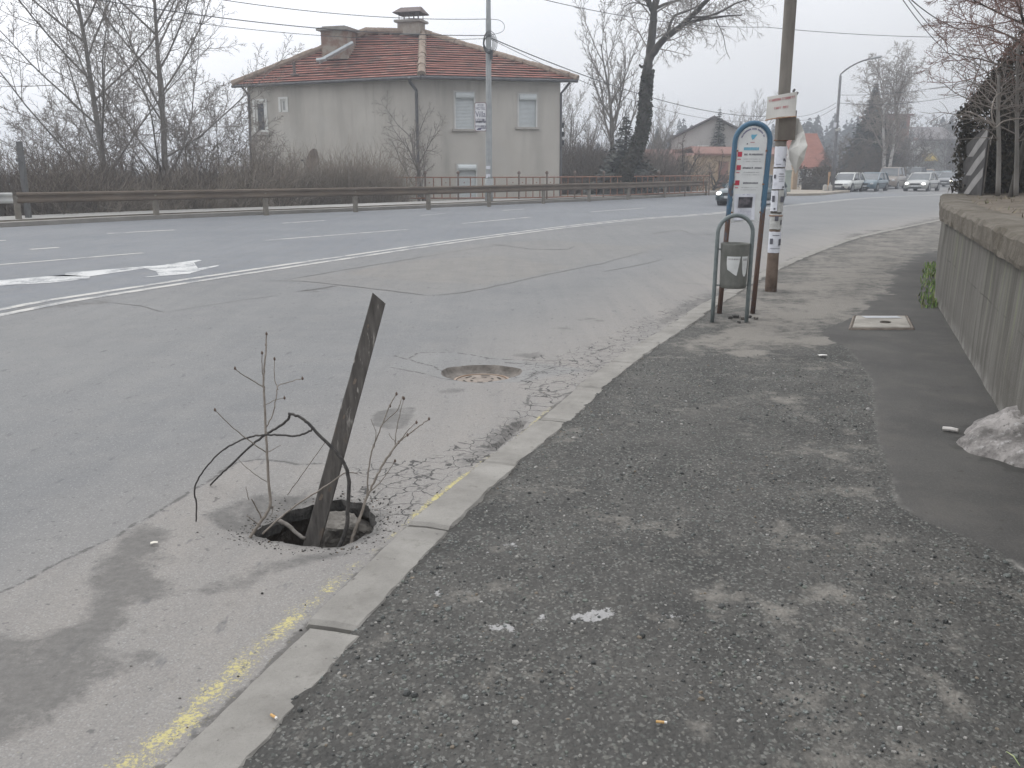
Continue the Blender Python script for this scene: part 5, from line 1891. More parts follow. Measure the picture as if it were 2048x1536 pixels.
def shutter_window(A, B, op, label=None, box=True):
    a, b, z0, z1 = op
    mb = MB()
    w = .055
    for q in ((a, a + w, z0, z1), (b - w, b, z0, z1), (a + w, b - w, z1 - w, z1)):
        wbox(mb, A, B, *q, -.158, .02)
    f = mb.build('window', m_wframe, hs)
    mb = MB()
    n = 22
    for k in range(n):
        za, zb = lerp(z0, z1 - .3, k / n), lerp(z0, z1 - .3, (k + 1) / n)
        wbox(mb, A, B, a + w + .005, b - w - .005, za, zb - .015, -.15, -.10)
    mb.build('shutter', m_shut, f)
    mb = MB()
    u, n_ = wall_frame(A, B)
    c0 = A + u * (a + w + .01) + n_ * -.0 + Vector((0, 0, z1 - .20))
    c1 = A + u * (b - w - .01) + n_ * -.0 + Vector((0, 0, z1 - .20))
    mb.tube([c0, c1], .17, 10)
    mb.build('shutter_box', m_shut, f)
    mb = MB()
    wbox(mb, A, B, a - .15, b + .15, z0 - .12, z0 - .005, -.1, .16)
    mb.build('sill', m_sill, f)
    mb = MB()
    for s in ((a - .07, a - .005, z0, z1 + .07), (b + .005, b + .07, z0, z1 + .07), (a, b, z1 + .005, z1 + .07)):
        wbox(mb, A, B, *s, .002, .03)
    mb.build('surround', m_surr, f)
shutter_window(wC, wR, opR[0])
shutter_window(wC, wR, opR[1])
shutter_window(wC, wR, opR[2])
for op, nar in zip(opL, (False, True)):
    a, b, z0, z1 = op
    w = .12 if not nar else .1
    mb = MB()
    for q in ((a, a + w, z0, z1), (b - w, b, z0, z1), (a + w, b - w, z1 - w, z1), (a + w, b - w, z0, z0 + w)):
        wbox(mb, wL, wC, *q, -.12, -.04)
    f = mb.build('window', m_wframe, hs)
    mb = MB()
    wbox(mb, wL, wC, a + w, b - w, z0 + w, z1 - w, -.11, -.09)
    mb.build('pane', m_glass if not nar else noisy("frosted_pane", (.36, .37, .36), (.45, .46, .45), 3, .4), f)
    mb = MB()
    for s in ((a - .16, a - .005, z0, z1 + .14), (b + .005, b + .16, z0, z1 + .14), (a, b, z1 + .005, z1 + .14)):
        wbox(mb, wL, wC, *s, .002, .035)
    mb.build('surround', m_wframe, f)
    if not nar:
        mb = MB()
        wbox(mb, wL, wC, a - .3, b + .3, z0 - .17, z0 - .005, -.1, .16)
        mb.build('sill', m_sill, f)

# roof: courses of tiles stepped up each slope
m_tile = vcol("roof_tile", .9, noise_s=2.2, bump=.3)
ZR = P(845, 68, DC + 6.2).z
t2 = P(845, 68, DC + 6.2)
t1 = P(733, 62, depth_at_z(733, 64, ZR))
t1.z = t2.z = ZR
def centroid4(): return (eC + eL + eR + eB) / 4
rr = random.Random(5)
def slope(mb, E0, E1, T0, T1, rows, cw=.42):
    nrm = (E1 - E0).cross(((T0 + T1) / 2) - E0).normalized()
    if nrm.z < 0: nrm = -nrm
    for i in range(rows):
        t0, t1_ = i / rows, (i + 1.12) / rows
        a0, b0 = lerp(E0, T0, t0), lerp(E1, T1, t0)
        a1, b1 = lerp(E0, T0, min(1, t1_)), lerp(E1, T1, min(1, t1_))
        n = max(1, int((b0 - a0).length / cw))
        prev = None
        for k in range(n + 1):
            s = k / n
            j = nrm * (.018 * noise.noise((k * .35, i * 2.3, 1)) + .02 * noise.noise((k * .06, i * .7, 3)))
            lo, hi = lerp(a0, b0, s) + nrm * .085 + j, lerp(a1, b1, s) + nrm * .012 + j
            ba = lerp(a0, b0, s) - nrm * .01 + j
            if prev is not None:
                base = lerp(Vector((.245, .098, .075)), Vector((.295, .125, .098)), rr.random())
                if rr.random() < .10: base = Vector((.30, .16, .125))
                if rr.random() < .10: base = Vector((.175, .098, .08))
                if t0 > .9: base = lerp(base, Vector((.2, .17, .13)), .5)
                mb.col = tuple(base)
                mb.poly([prev[0], lo, hi, prev[1]])
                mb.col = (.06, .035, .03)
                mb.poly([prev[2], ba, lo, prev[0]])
            prev = (lo, hi, ba)
mb = MB()
slope(mb, eL, eC, t1, t2, 19)
slope(mb, eC, eR, t2, t2, 19)
slope(mb, eR, eB, t2, t1, 19, 1.2)
slope(mb, eB, eL, t1, t1, 19, 1.2)
mb.col = None
roof = mb.build('roof', m_tile, hs)
mb = MB()
for A, B in ((eL, eC), (eC, eR), (eR, eB), (eB, eL)):
    pass
def inset(e, w, k): return lerp(e, w, k)
ew = [(eL, wL), (eC, wC), (eR, wR), (eB, wB)]
mb.loft([[e + Vector((0, 0, -.10)) for e, w in ew], [e + Vector((0, 0, -.01)) for e, w in ew]], True, True)
mb.build('soffit', noisy("soffit_wood", (.13, .105, .085), (.19, .16, .13), 2, .9), roof)
m_cap = noisy("ridge_tile", (.22, .17, .135), (.31, .25, .20), 5, .95, 6, bump=.4, bdist=.01)
mb = MB()
def ridge(a, b, r=.20):
    n = max(2, int((b - a).length / .55))
    for k in range(n):
        p, q = lerp(a, b, k / n), lerp(a, b, (k + 1.15) / n)
        s = rr.uniform(.92, 1.1)
        mb.tube([p + Vector((rr.uniform(-.02, .02), 0, .05)), q + Vector((0, 0, .10))], [r * 1.12 * s, r * .86 * s], 8)
ridge(eC, t2, .22); ridge(eL, t1); ridge(eR, t2); ridge(t1, t2, .2); ridge(eB, t1)
mb.build('ridge_tiles', m_cap, roof)
# chimneys
m_chb = NT("chimney_brick")
bt = m_chb.n('TexBrick', {'Vector': m_chb.mapped((1, 1, 1)), 'Scale': 4.0, 'Color1': (.25, .13, .095, 1), 'Color2': (.20, .12, .09, 1), 'Mortar': (.3, .27, .24, 1)})
m_chb.set(color=m_chb.mix(m_chb.rng(m_chb.noise(1.6, 4), .42, .56), (.21, .13, .10), (.30, .26, .215)), rough=.95)
m_chb.bump(m_chb.noise(12, 5), .6, .02)
m_chb = m_chb.mat
m_chp = noisy("chimney_plaster", (.26, .22, .18), (.37, .34, .30), 2.2, .95, 5, bump=.4, bdist=.02)
m_slab = noisy("chimney_slab", (.22, .205, .185), (.30, .285, .26), 3, .9)
uh = (eC - eL).normalized()
nh = Vector((uh.y, -uh.x, 0))
def chim(px0, px1, pytop, pybase, Y, dep, mat, name):
    a, b = P(px0, pytop, Y), P(px1, pytop, Y)
    L = (b - a).length
    zb = P(px0, pybase, Y).z
    c = Vector(((a.x + b.x) / 2, Y + dep / 2, 0))
    M = Matrix.Rotation(R(-16), 3, 'Z')
    mb = MB()
    mb.box(c + Vector((0, 0, (a.z + zb) / 2)), (L * .90, dep, a.z - zb), M)
    ch = mb.build(name, mat, hs)
    return ch, c, a.z, L, M
c1, cc1, z1, L1, M1 = chim(641, 703, 60, 118, 53.2, 1.2, m_chb, 'chimney')
mb = MB()
mb.box(cc1 + Vector((0, 0, z1 + .06)), (L1 * 1.12, 1.6, .15), M1)
mb.box(cc1 + Vector((0, 0, z1 + .17)), (L1 * .8, 1.2, .1), M1)
mb.build('cap', m_slab, c1)
mb = MB()
pA, pB = P(637, 124, 52.2), P(706, 86, 52.9)
mb.tube([pA, pB], .13, 5)
mb.tube([P(633, 121, 52.2), P(652, 118, 52.2)], .12, 5)
mb.build('flashing', noisy("zinc_flashing", (.33, .36, .37), (.42, .45, .46), 4, .5, metal=.3), c1)
c2, cc2, z2, L2, M2 = chim(795, 846, 43, 70, 54.6, 1.0, m_chp, 'chimney')
mb = MB()
mb.box(cc2 + Vector((0, 0, z2 + .05)), (L2 * 1.12, 1.3, .13), M2)
mb.box(cc2 + Vector((0, 0, z2 - .68)), (L2 * 1.02, 1.15, .10), M2)
mb.build('cap', m_slab, c2)
m_cowl = noisy("cowl_rust", (.11, .085, .08), (.17, .14, .13), 5, .85)
mb = MB()
for sx in (-.42, -.2, .02, .22, .42):
    for sy in (-.4, .4):
        p = cc2 + M2 @ Vector((sx * L2 * .95, sy, 0))
        mb.tube([p + Vector((0, 0, z2 + .1)), p + Vector((0, 0, z2 + .56))], .022, 4)
hw = L2 * .58
rg = [M2 @ Vector((x, y, z)) + cc2 + Vector((0, 0, z2)) for x, y, z in ((-hw, -.75, .50), (hw, -.75, .50), (hw * .75, 0, .86), (-hw * .75, 0, .86), (-hw, .75, .5), (hw, .75, .5))]
for q in ((0, 1, 2, 3), (3, 2, 5, 4), (0, 3, 4), (1, 5, 2)):
    mb.poly([rg[k] for k in q])
    mb.poly([rg[k] - Vector((0, 0, .03)) for k in q[::-1]])
mb.build('cowl', m_cowl, c2)
# roof vent pipe
mb = MB()
vp = P(589, 148, 52.0)
mb.lathe(vp, [(.28, -.08), (.25, .0), (.09, .03), (.085, .5), (.12, .52), (.11, .62), (.0, .66)], 8)
mb.build('vent_pipe', m_cowl, hs)
# gutters and downpipes
m_pipe = noisy("downpipe_dark", (.085, .085, .09), (.13, .13, .135), 3, .5, metal=.3)
mb = MB()
for A, B in ((eL, eC), (eC, eR)):
    u, n = wall_frame(A, B)
    mb.tube([A + n * .05 + Vector((0, 0, -.06)), B + n * .05 + Vector((0, 0, -.06))], .085, 7)
mb.split('gutter', m_pipe, hs)
mb = MB()
dn = (wC - centroid4()); dn.z = 0; dn.normalize()
pc = wC + dn * .12
mb.tube([P(818, 155, eC.y + .1), P(820, 164, eC.y + .25), Vector((pc.x, pc.y, P(833, 181, pc.y).z)), Vector((pc.x, pc.y, P(833, 188, pc.y).z)), Vector((pc.x, pc.y, -1.5))], .085, 8)
mb.build('downpipe', m_pipe, hs)
mb = MB()
dl = wL + (wL - wC).normalized() * .1
mb.tube([P(484, 174, eL.y - .2), P(497, 190, wL.y - .1), Vector((dl.x, dl.y, 1.0))], .07, 6)
mb.build('downpipe', m_pipe, hs)
mb = MB()
dr = wR + (wR - wC).normalized() * .1
mb.tube([P(1140, 165, eR.y), P(1122, 187, wR.y), Vector((dr.x, dr.y, -1))], .07, 6)
mb.build('downpipe', m_pipe, hs)
# plant pots on brackets at the far right wall
m_pot = flat("pot_black", (.03, .03, .032), .6)
for k, (py, lb) in enumerate(((250, 'top'), (268, 'middle'), (285, 'lowest'))):
    q = P(1124, py, wR.y + .2)
    t = thing('hanging_pot', ['topmost of three dark pots hanging at the house corner', 'middle of three dark pots hanging at the house corner', 'lowest of three dark pots hanging at the house corner'][k], 'plant pot', tuple(q), 'dark pots hanging at the house corner')
    mb = MB(); mb.lathe(q, [(.02, -.16), (.11, -.15), (.14, .12), (.11, .12)], 8); mb.build('pot', m_pot, t)
    mb = MB(); mb.tube([q + Vector((-.22, 0, .15)), q + Vector((.0, 0, .15)), q + Vector((0, 0, .1))], .015, 4); mb.build('bracket', m_pipe, t)

# ---- satellite dish in the bushes
q = P(626, 322, 46.5)
sdh = thing('satellite_dish', 'brown satellite dish standing among the bushes before the house', 'satellite dish', (q.x, q.y, -1.0))
M = Matrix.Rotation(R(118), 3, 'Y') @ Matrix.Rotation(R(0), 3, 'X')
M = (Vector((-.75, -.62, .25)).to_track_quat('Z', 'Y')).to_matrix()
mb = MB()
mb.lathe(q, [(.02, -.16), (.3, -.13), (.5, -.04), (.62, .05), (.63, .065), (.6, .055), (.3, -.11), (.02, -.14)], 22, M)
mb.build('reflector', noisy("dish_brown", (.14, .11, .09), (.2, .165, .14), 4, .7), sdh, True)
mb = MB()
mb.tube([q + M @ Vector((0, 0, -.16)), q + M @ Vector((0, 0, -.3)), Vector((q.x + .25, q.y + .3, q.z - .4)), Vector((q.x + .25, q.y + .3, -1.6))], .035, 6)
mb.build('mast', m_pipe, sdh)
mb = MB()
mb.tube([q + M @ Vector((0, -.6, .05)), q + M @ Vector((0, -.15, .55))], .015, 5)
mb.box(q + M @ Vector((0, -.12, .58)), (.08, .08, .14), M)
mb.build('feed_arm', m_pipe, sdh)

# ---- lamp standard in front of the house, with the small hotel sign
m_lamp = noisy("lamp_grey", (.26, .275, .28), (.34, .35, .35), 3, .6, 4, metal=.1)
lb_ = G(978, 403, .12)
ls = thing('steel_pole', 'grey steel pole carrying cables in front of the house', 'pole', tuple(lb_))
lx, ly = lb_.x, lb_.y
lean = Vector((.0028, 0, 1))
def LP(z): return Vector((lx, ly, .12)) + lean * (z - .12)
mb = MB()
mb.tube([LP(.0), LP(1.2)], .19, 12)
mb.tube([LP(1.2), LP(1.35), LP(4.5), LP(4.6), LP(8.3), LP(8.4), LP(14)], [.19, .155, .15, .135, .125, .11, .09], 12)
mb.build('shaft', m_lamp, ls, True)
mb = MB()
zc = P(981, 87, ly).z
for k in range(5):
    s = .30 + .05 * k
    mb.tube([LP(zc) + Vector((math.cos(a) * s * .65 + .02 * k, -.16 - .012 * k, math.sin(a) * s + .03 * math.sin(a * 2 + k))) for a in [i * math.pi / 9 for i in range(19)]], .014, 4)
mb.build('cable_coil', flat("cable_black", (.05, .055, .06), .6), ls)
mb = MB()
p = LP(P(988, 110, ly).z)
mb.box(p + Vector((.14, -.12, 0)), (.13, .14, .42))
mb.build('junction_box', flat("box_dark", (.06, .07, .075), .6), ls)
mb = MB()
for py in (206, 258):
    p = LP(P(975, py, ly).z)
    mb.tube([p + Vector((-.16, -.05, 0)), p + Vector((-.05, -.05, 0))], .022, 5)
mb.split('sign_bracket', m_lamp, ls)
mb = MB()
for py, s in ((335, .05), (352, .06)):
    p = LP(P(976, py, ly).z)
    mb.box(p + Vector((-.03, -.16, 0)), (.2, .01, s * 3))
mb.split('sticker', m_note, ls)
sa, sb2 = P(949.5, 205.5, ly - .08), P(972.5, 262, ly - .08)
sw, sh = sb2.x - sa.x, sa.z - sb2.z
sgn = thing('hotel_sign', 'narrow white hotel sign with dark lettering on the steel pole', 'sign', (sa.x, sa.y, sb2.z))
mb = MB()
def rrect(x0, x1, z0, z1, r, y):
    pts = []
    for cx, cz, a0 in ((x1 - r, z1 - r, 0), (x0 + r, z1 - r, 90), (x0 + r, z0 + r, 180), (x1 - r, z0 + r, 270)):
        for k in range(5):
            a = R(a0 + k * 22.5)
            pts.append(Vector((cx + r * math.cos(a), y, cz + r * math.sin(a))))
    return pts
mb.loft([rrect(sa.x, sb2.x, sb2.z, sa.z, .07, sa.y), rrect(sa.x, sb2.x, sb2.z, sa.z, .07, sa.y + .03)], True, True)
mb.build('plate', noisy("hotel_white", (.66, .66, .68), (.72, .72, .73), 3, .5), sgn)
mb = MB()
a, b = rrect(sa.x - .012, sb2.x + .012, sb2.z - .012, sa.z + .012, .075, sa.y - .004), rrect(sa.x + .012, sb2.x - .012, sb2.z + .012, sa.z - .012, .06, sa.y - .004)
for k in range(len(a)):
    j = (k + 1) % len(a)
    mb.poly([a[k], a[j], b[j], b[k]])
mb.build('border', flat("border_maroon", (.16, .06, .07), .5), sgn)
m_htxt = flat("hotel_ink", (.08, .075, .14), .5)
xm = (sa.x + sb2.x) / 2
def ST(s, fz, size, name='lettering', sq=1.0):
    text_obj(s, size, m_htxt, frame_m(Vector((xm, sa.y - .006, sb2.z + sh * fz)), (1, 0, 0), (0, 0, 1)), name, sgn, 'CENTER', sq)
ST("HOTEL", .80, .20, sq=.72)
ST("Villa", .585, .38, sq=.75)
mb = MB()
def sgstrokes(fz, h, w, seed, x0=None):
    r = random.Random(seed)
    x = (x0 if x0 is not None else xm - w / 2)
    e = x + w
    while x < e:
        ww = h * .6
        z = sb2.z + sh * fz
        for q in ((x, x + h * .18, z - h / 2, z + h / 2), (x + ww - h * .18, x + ww, z - h / 2, z + h / 2), (x, x + ww, z + (h * .3 if r.random() < .5 else -h * .5), z + (h * .5 if r.random() < .5 else -h * .3))):
            mb.poly([Vector((q[0], sa.y - .006, min(q[2], q[3]))), Vector((q[1], sa.y - .006, min(q[2], q[3]))), Vector((q[1], sa.y - .006, max(q[2], q[3]))), Vector((q[0], sa.y - .006, max(q[2], q[3])))])
        x += ww + h * .15
sgstrokes(.92, .055, .28, 1)
sgstrokes(.385, .14, .46, 2)
sgstrokes(.32, .1, .46, 3)
sgstrokes(.165, .09, .5, 4)
mb.build('small_lettering', flat("hotel_faint", (.3, .29, .36), .5), sgn)
mb = MB()
mb.poly([Vector((sa.x + x * sw, sa.y - .007, sb2.z + sh * z)) for x, z in ((.12, .05), (.3, .1), (.5, .11), (.95, .12), (.95, .085), (.6, .09), (.5, .04), (.25, .035))])
mb.build('arrow', m_htxt, sgn)

# ---- distant lamp post
dlb = G(1667, 384, .1)
dy = 66.0
lp = thing('street_lamp', 'tall grey street lamp with a curved arm beside the white hatchback', 'street lamp', tuple(P(1667, 383, dy)))
m_lamp2 = noisy("lamp_post_dark", (.12, .12, .125), (.18, .18, .185), 3, .6)
p0, p1 = P(1664, 383, dy), P(1681, 152, dy)
mb = MB()
mb.tube([p0, lerp(p0, p1, .35), p1], [.15, .12, .085], 10)
mb.build('shaft', m_lamp2, lp, True)
arm = smooth_curve([p1, P(1683, 147, dy), P(1700, 134, dy), P(1722, 123, dy), P(1742, 117, dy)], 5)
mb = MB()
mb.tube(arm, .05, 8)
mb.build('arm', m_lamp2, lp, True)
mb = MB()
h0, h1 = P(1740, 117, dy), P(1764, 112.5, dy)
d = (h1 - h0)
mb.loft([[lerp(h0, h1, t) + Vector((0, math.cos(a) * w, math.sin(a) * w * .6)) for a in [k * math.pi / 4 for k in range(8)]] for t, w in ((0, .06), (.15, .12), (.5, .19), (.85, .17), (1, .08))], True, True)
mb.build('lamp_head', noisy("lamp_head", (.34, .35, .36), (.42, .43, .44), 5, .5), lp)
mb = MB()
q = P(1670, 250, dy - .2)
mb.box(q, (.2, .03, .34))
mb.build('number_plate', m_note, lp)
mb = MB()
mb.box(P(1676, 259, dy - .15), (.36, .06, .16), Matrix.Rotation(-.35, 3, 'Y'))
mb.build('insulator_bar', m_note_old, lp)

# ---- overhead wires
m_wire = flat("wire_black", (.06, .062, .068), .6)
m_wire2 = flat("wire_far", (.13, .135, .14), .6)
nw = 0
def wire(a, b, sagm, label, r=.014, mat=None, n=26):
    mb = MB()
    pts = [lerp(a, b, i / n) + Vector((0, 0, -4 * sagm * (i / n) * (1 - i / n))) for i in range(n + 1)]
    mb.tube(pts, r, 5)
    tag(mb.build('overhead_wire', mat or m_wire, None, True), label, 'cable', 'overhead wires')
tz = lambda py: LP(P(981, py, ly).z)
wire(P(120, -62, 34), tz(38), .5, 'topmost wire reaching the steel pole from the upper left above the house', .015)
wire(P(60, -24, 32), tz(71), .4, 'wire crossing behind the bare trees to the steel pole cable coil', .018)
wire(P(60, -8, 33), tz(77), .5, 'lower thin wire from the upper left, just under the pole coil', .012)
wire(tz(74), P(1532, 233, 88), .9, 'thick twin cable dropping right from the steel pole past the roof', .026, n=34)
wire(tz(76), P(1532, 240, 88), 1.3, 'thin cable just below the thick one sloping right from the steel pole', .014, n=34)
mb = MB()
mb.tube(smooth_curve([tz(38), P(1000, 41, ly), P(1009, 52, ly), P(1003, 64, ly), tz(71)], 6), .012, 5)
tag(mb.build('overhead_wire', m_wire, None, True), 'small wire loop on the right of the steel pole above its coil', 'cable', 'overhead wires')
wire(P(1020, -18, 34), P(1530, 54, 44), .35, 'long wire crossing the sky behind the leaning tree crown', .013)
wire(P(1530, 54, 44), P(2140, 70, 44), .25, 'long near level wire crossing the sky right of the utility pole', .013)
wire(P(1790, -24, 22), P(1962, 152, 26), .25, 'leftmost of three wires falling steeply to the thuja hedge', .010)
wire(P(1800, -24, 22), P(1985, 148, 26), .25, 'middle of three wires falling steeply to the thuja hedge', .010)
wire(P(1806, -16, 21), P(1990, 70, 24), .25, 'rightmost of three wires falling into the reddish bare tree', .012)
wire(P(1596, 233, 78), P(1672, 206, 66.2), .2, 'upper far wire between the white banner and the street lamp', .016, m_wire2)
wire(P(1596, 240, 78), P(1672, 214, 66.2), .3, 'lower far wire between the white banner and the street lamp', .016, m_wire2)
wire(P(1678, 190, 66.2), P(1965, 157, 60), .3, 'upper far wire running right from the street lamp to the hedge', .015, m_wire2)
wire(P(1678, 206, 66.2), P(1965, 180, 60), .4, 'lower far wire running right from the street lamp to the hedge', .015, m_wire2)

# ---- chevron board on the bend
m_chk = noisy("board_black", (.035, .033, .033), (.07, .066, .064), 5, .7)
m_chw = noisy("board_white", (.20, .195, .19), (.27, .262, .255), 4, .7)
A, B = Vector((8.62, 17.2, 0)), Vector((8.36, 15.6, 0))
A, B = P(1914, 386, 15.7), P(1962, 386, 14.6)
zB0, zB1 = P(1958, 392, 14.8).z, P(1958, 254, 14.8).z
zA0 = zB0
cb = thing('chevron_board', 'weathered black and white chevron board at the end of the wall', 'road sign', (A.x, A.y, zA0))
def CBp(u, v, d=0.0):
    w = (B - A); w.z = 0
    n = Vector((w.y, -w.x, 0)).normalized()
    if n.dot(A) > 0: n = -n
    p = lerp(A, B, u)
    return Vector((p.x, p.y, lerp(zB0, zB1, v))) + n * d
mb = MB()
mb.loft([[CBp(u, v, d) for u, v in ((0.05, 0), (1, 0), (1, 1), (.9, 1), (.0, .72), (.28, .60), (.02, .42), (.28, .32), (.0, .14))] for d in (-.02, 0)], True, True)
mb.build('board', m_chk, cb)
mb = MB()
for v0 in (.02, .30, .58):
    mb.poly([CBp(u, v, .004) for u, v in ((.30, v0), (.52, v0), (.98, v0 + .27), (.98, v0 + .40 if v0 < .5 else .98), (.62, v0 + .22))])
mb.split('chevron', m_chw, cb)
mb = MB()
for u in (.35, .9):
    mb.tube([CBp(u, -.35, -.05), CBp(u, .8, -.05)], .03, 6)
mb.split('post', m_rpost, cb)

# ---- concrete post at far left
q = P(30, 440, 27.5)
mb = MB()
mb.box((q.x + .05, 28.2, 1.15), (.14, .14, 2.6))
mb.box((q.x + .06, 28.05, 1.9), (.16, .1, .1))
cp = mb.build('concrete_post', noisy("post_concrete", (.10, .10, .10), (.15, .15, .148), 4, .9))
tag(cp, 'plain grey concrete post behind the pale guardrail end', 'post')

# ================================================================== CARS
m_tyre = flat("tyre", (.03, .03, .032), .85)
m_rim = noisy("wheel_rim", (.25, .255, .26), (.33, .335, .34), 6, .4, metal=.5)
m_cglass = noisy("car_glass", (.05, .06, .065), (.09, .10, .105), 2, .08, spec=.7)
m_trim = flat("car_trim", (.035, .036, .038), .6)
m_plate = flat("plate_white", (.55, .56, .56), .5)
m_lit = emis("headlight_on", (1.0, .97, .90), 5.0)
m_unlit = noisy("headlight_off", (.38, .39, .40), (.5, .51, .52), 8, .15)
m_amber = emis("indicator_on", (1.0, .22, .10), 1.6)
def paint_mat(name, c):
    m = NT(name)
    m.set(color=m.mix(m.noise(3, 3), c, tuple(x * .85 for x in c)), rough=.32, spec=.5)
    m.b.inputs['Coat Weight'].default_value = .4
    return m.mat
def car(name, label, paint, loc, heading, L=4.1, W=1.68, H=1.42, style='hatch', lit=False, lower=None, cat='car', bonnet=None):
    """built nose towards +x at the origin, then placed"""
    t = thing(name, label, cat, (0, 0, 0), 'cars on the road beyond the bend')
    hl, hw = L / 2, W / 2
    belt = H * .60
    bon = bonnet or .95                     # bonnet length
    tail = {'hatch': .12, 'sedan': .95, 'van': .10, 'mpv': .15}[style]
    ws = {'hatch': .75, 'sedan': .78, 'van': .55, 'mpv': .95}[style]     # windscreen run
    # lower body: stations from tail to nose
    st = [(-hl, .34, belt * .86, .86), (-hl + .06, .26, belt * .95, .93), (-hl + .4, .2, belt * 1.0, 1.0), (-hl + .8, .2, belt * 1.02, 1.0), (0, .2, belt, 1.0),
          (hl - bon - .05, .2, belt * .985, 1.0), (hl - bon * .55, .2, belt * .91, .985), (hl - .28, .2, belt * .82, .95), (hl - .08, .24, belt * .73, .88), (hl, .32, belt * .62, .80)]
    def ring(x, zb, zt, k):
        w = hw * k
        return [Vector((x, y * w, z)) for y, z in ((-.86, zb), (-.97, zb + .1), (-1, zb + (zt - zb) * .45), (-.975, zb + (zt - zb) * .8), (-.90, zt - .015), (-.6, zt + .02), (0, zt + .035), (.6, zt + .02), (.90, zt - .015), (.975, zb + (zt - zb) * .8), (1, zb + (zt - zb) * .45), (.97, zb + .1), (.86, zb))]
    mb = MB()
    mb.loft([ring(*s) for s in st], True, True)
    mb.build('body', paint, t, True)
    # greenhouse
    x0, x1 = -hl + tail, hl - bon
    rx0, rx1 = x0 + {'hatch': .45, 'sedan': .55, 'van': .18, 'mpv': .35}[style], x1 - ws
    zb = belt - .02
    def gh(x, z, k):
        return [Vector((x, s * hw * k, z)) for s in (-1, -.6, 0, .6, 1)]
    low = [(x0, zb, .88), (x1, zb, .90)]
    hi = [(rx0, H - .06, .74), (rx1, H - .05, .74)]
    mb = MB()
    a, b, c, d = gh(x0, zb, .90), gh(x1, zb, .90), gh(rx1, H - .06, .74), gh(rx0, H - .06, .74)
    mb.loft([a, d], False, False); mb.loft([b, c], False, False)
    for i in (0, -1):
        mb.poly([a[i], b[i], c[i], d[i]])
    mb.split('window', m_cglass, t)
    mb = MB()
    rg = []
    for x, z, k in ((rx0 - .04, H - .075, .735), (rx0 + .15, H - .02, .76), ((rx0 + rx1) / 2, H, .77), (rx1 - .12, H - .015, .76), (rx1 + .04, H - .07, .74)):
        rg.append([Vector((x, s * hw * k, z - (.05 if abs(s) == 1 else 0) - (.0 if abs(s) < .9 else 0))) for s in (-1, -.85, 0, .85, 1)] + [Vector((x, 0, z - .06))])
    mb.loft(rg, True, True)
    mb.build('roof', paint, t, True)
    mb = MB()
    for s in (-1, 1):
        mb.tube([Vector((x1, s * hw * .90, zb)), Vector((rx1, s * hw * .75, H - .05))], .035, 5)
        mb.tube([Vector((x0, s * hw * .90, zb)), Vector((rx0, s * hw * .75, H - .05))], .06, 5)
        xm_ = lerp(rx0, rx1, .48)
        mb.tube([Vector((xm_ - .03, s * hw * .905, zb)), Vector((xm_, s * hw * .755, H - .05))], .03, 5)
    mb.split('pillar', paint, t)
    # wheels
    for sx in (-1, 1):
        wx = sx * (hl - .78)
        for s in (-1, 1):
            ax = Matrix.Rotation(math.pi / 2, 3, 'X')
            mb = MB()
            mb.lathe((wx, s * (hw - .09), .30), [(.37, -.095), (.37, .102)], 20, ax)
            mb.build('wheel_arch', m_trim, t)
            mb = MB()
            mb.lathe((wx, s * (hw - .10), .30), [(.20, -.09), (.28, -.095), (.30, -.06), (.30, .06), (.28, .118), (.2, .112)], 20, ax)
            w = mb.build('wheel', m_tyre, t, False)
            mb = MB()
            mb.lathe((wx, s * (hw - .10) , .30), [(.19, -.122 if s > 0 else .118), (.19, .122), (.05, .128)] if s < 0 else [(.19, -.122), (.19, .118)], 14, ax)
            mb.build('rim', m_rim, w)
    # lights, grille, bumper, plate
    for s in (-1, 1):
        mb = MB()
        c0 = Vector((hl - .09, s * hw * .66, belt * .66))
        mb.lathe(c0, [(.001, .115), (.07, .10), (.115, .05), (.13, -.02), (.12, -.1)], 12, Matrix.Rotation(math.pi / 2, 3, 'Y') @ Matrix.Diagonal((.72, 1.15, 1)))
        mb.build('headlight', m_lit if lit else m_unlit, t, True)
    mb = MB()
    mb.box((hl - .045, 0, belt * .64), (.10, hw * .78, .12))
    mb.build('grille', m_trim, t)
    mb = MB()
    rg = []
    for y in (-1, -.9, -.5, 0, .5, .9, 1):
        bx = hl + .03 - .20 * abs(y) ** 4
        rg.append([Vector((bx - .22, y * hw * .93, .22)), Vector((bx, y * hw * .93, .24)), Vector((bx + .015, y * hw * .93, .40)), Vector((bx - .05, y * hw * .93, .46)), Vector((bx - .22, y * hw * .93, .46))])
    mb.loft(rg, True, True)
    mb.build('bumper', lower or paint, t)
    mb = MB()
    mb.box((hl + .052, 0, .40), (.012, .5, .11))
    mb.build('licence_plate', m_plate, t)
    mb = MB()
    mb.box((hl + .035, 0, .29), (.06, hw * 1.1, .09))
    mb.build('air_intake', m_trim, t)
    for s in (-1, 1):
        mb = MB()
        mb.box((x1 - .28, s * (hw + .06), belt + .06), (.12, .2, .13))
        mb.build('mirror', m_trim if lower else paint, t)
    mb = MB()
    for s in (-1, 1):
        mb.box((-.05, s * (hw - .003), .55 * belt + .1), (L * .5, .012, .05))
    mb.split('side_moulding', m_trim, t)
    t.location = loc
    t.rotation_euler = (0, 0, math.atan2(heading[1], heading[0]))
    return t
pw_white = paint_mat("paint_white", (.56, .57, .54))
pw_blue = paint_mat("paint_petrol_blue", (.075, .125, .155))
pw_beige = paint_mat("paint_beige", (.21, .175, .145))
pw_silver = paint_mat("paint_silver", (.36, .36, .345))
pw_dark = paint_mat("paint_dark_green", (.055, .085, .095))
pw_grey = paint_mat("paint_grey", (.14, .145, .15))
pw_lblue = paint_mat("paint_pale_blue", (.33, .42, .45))
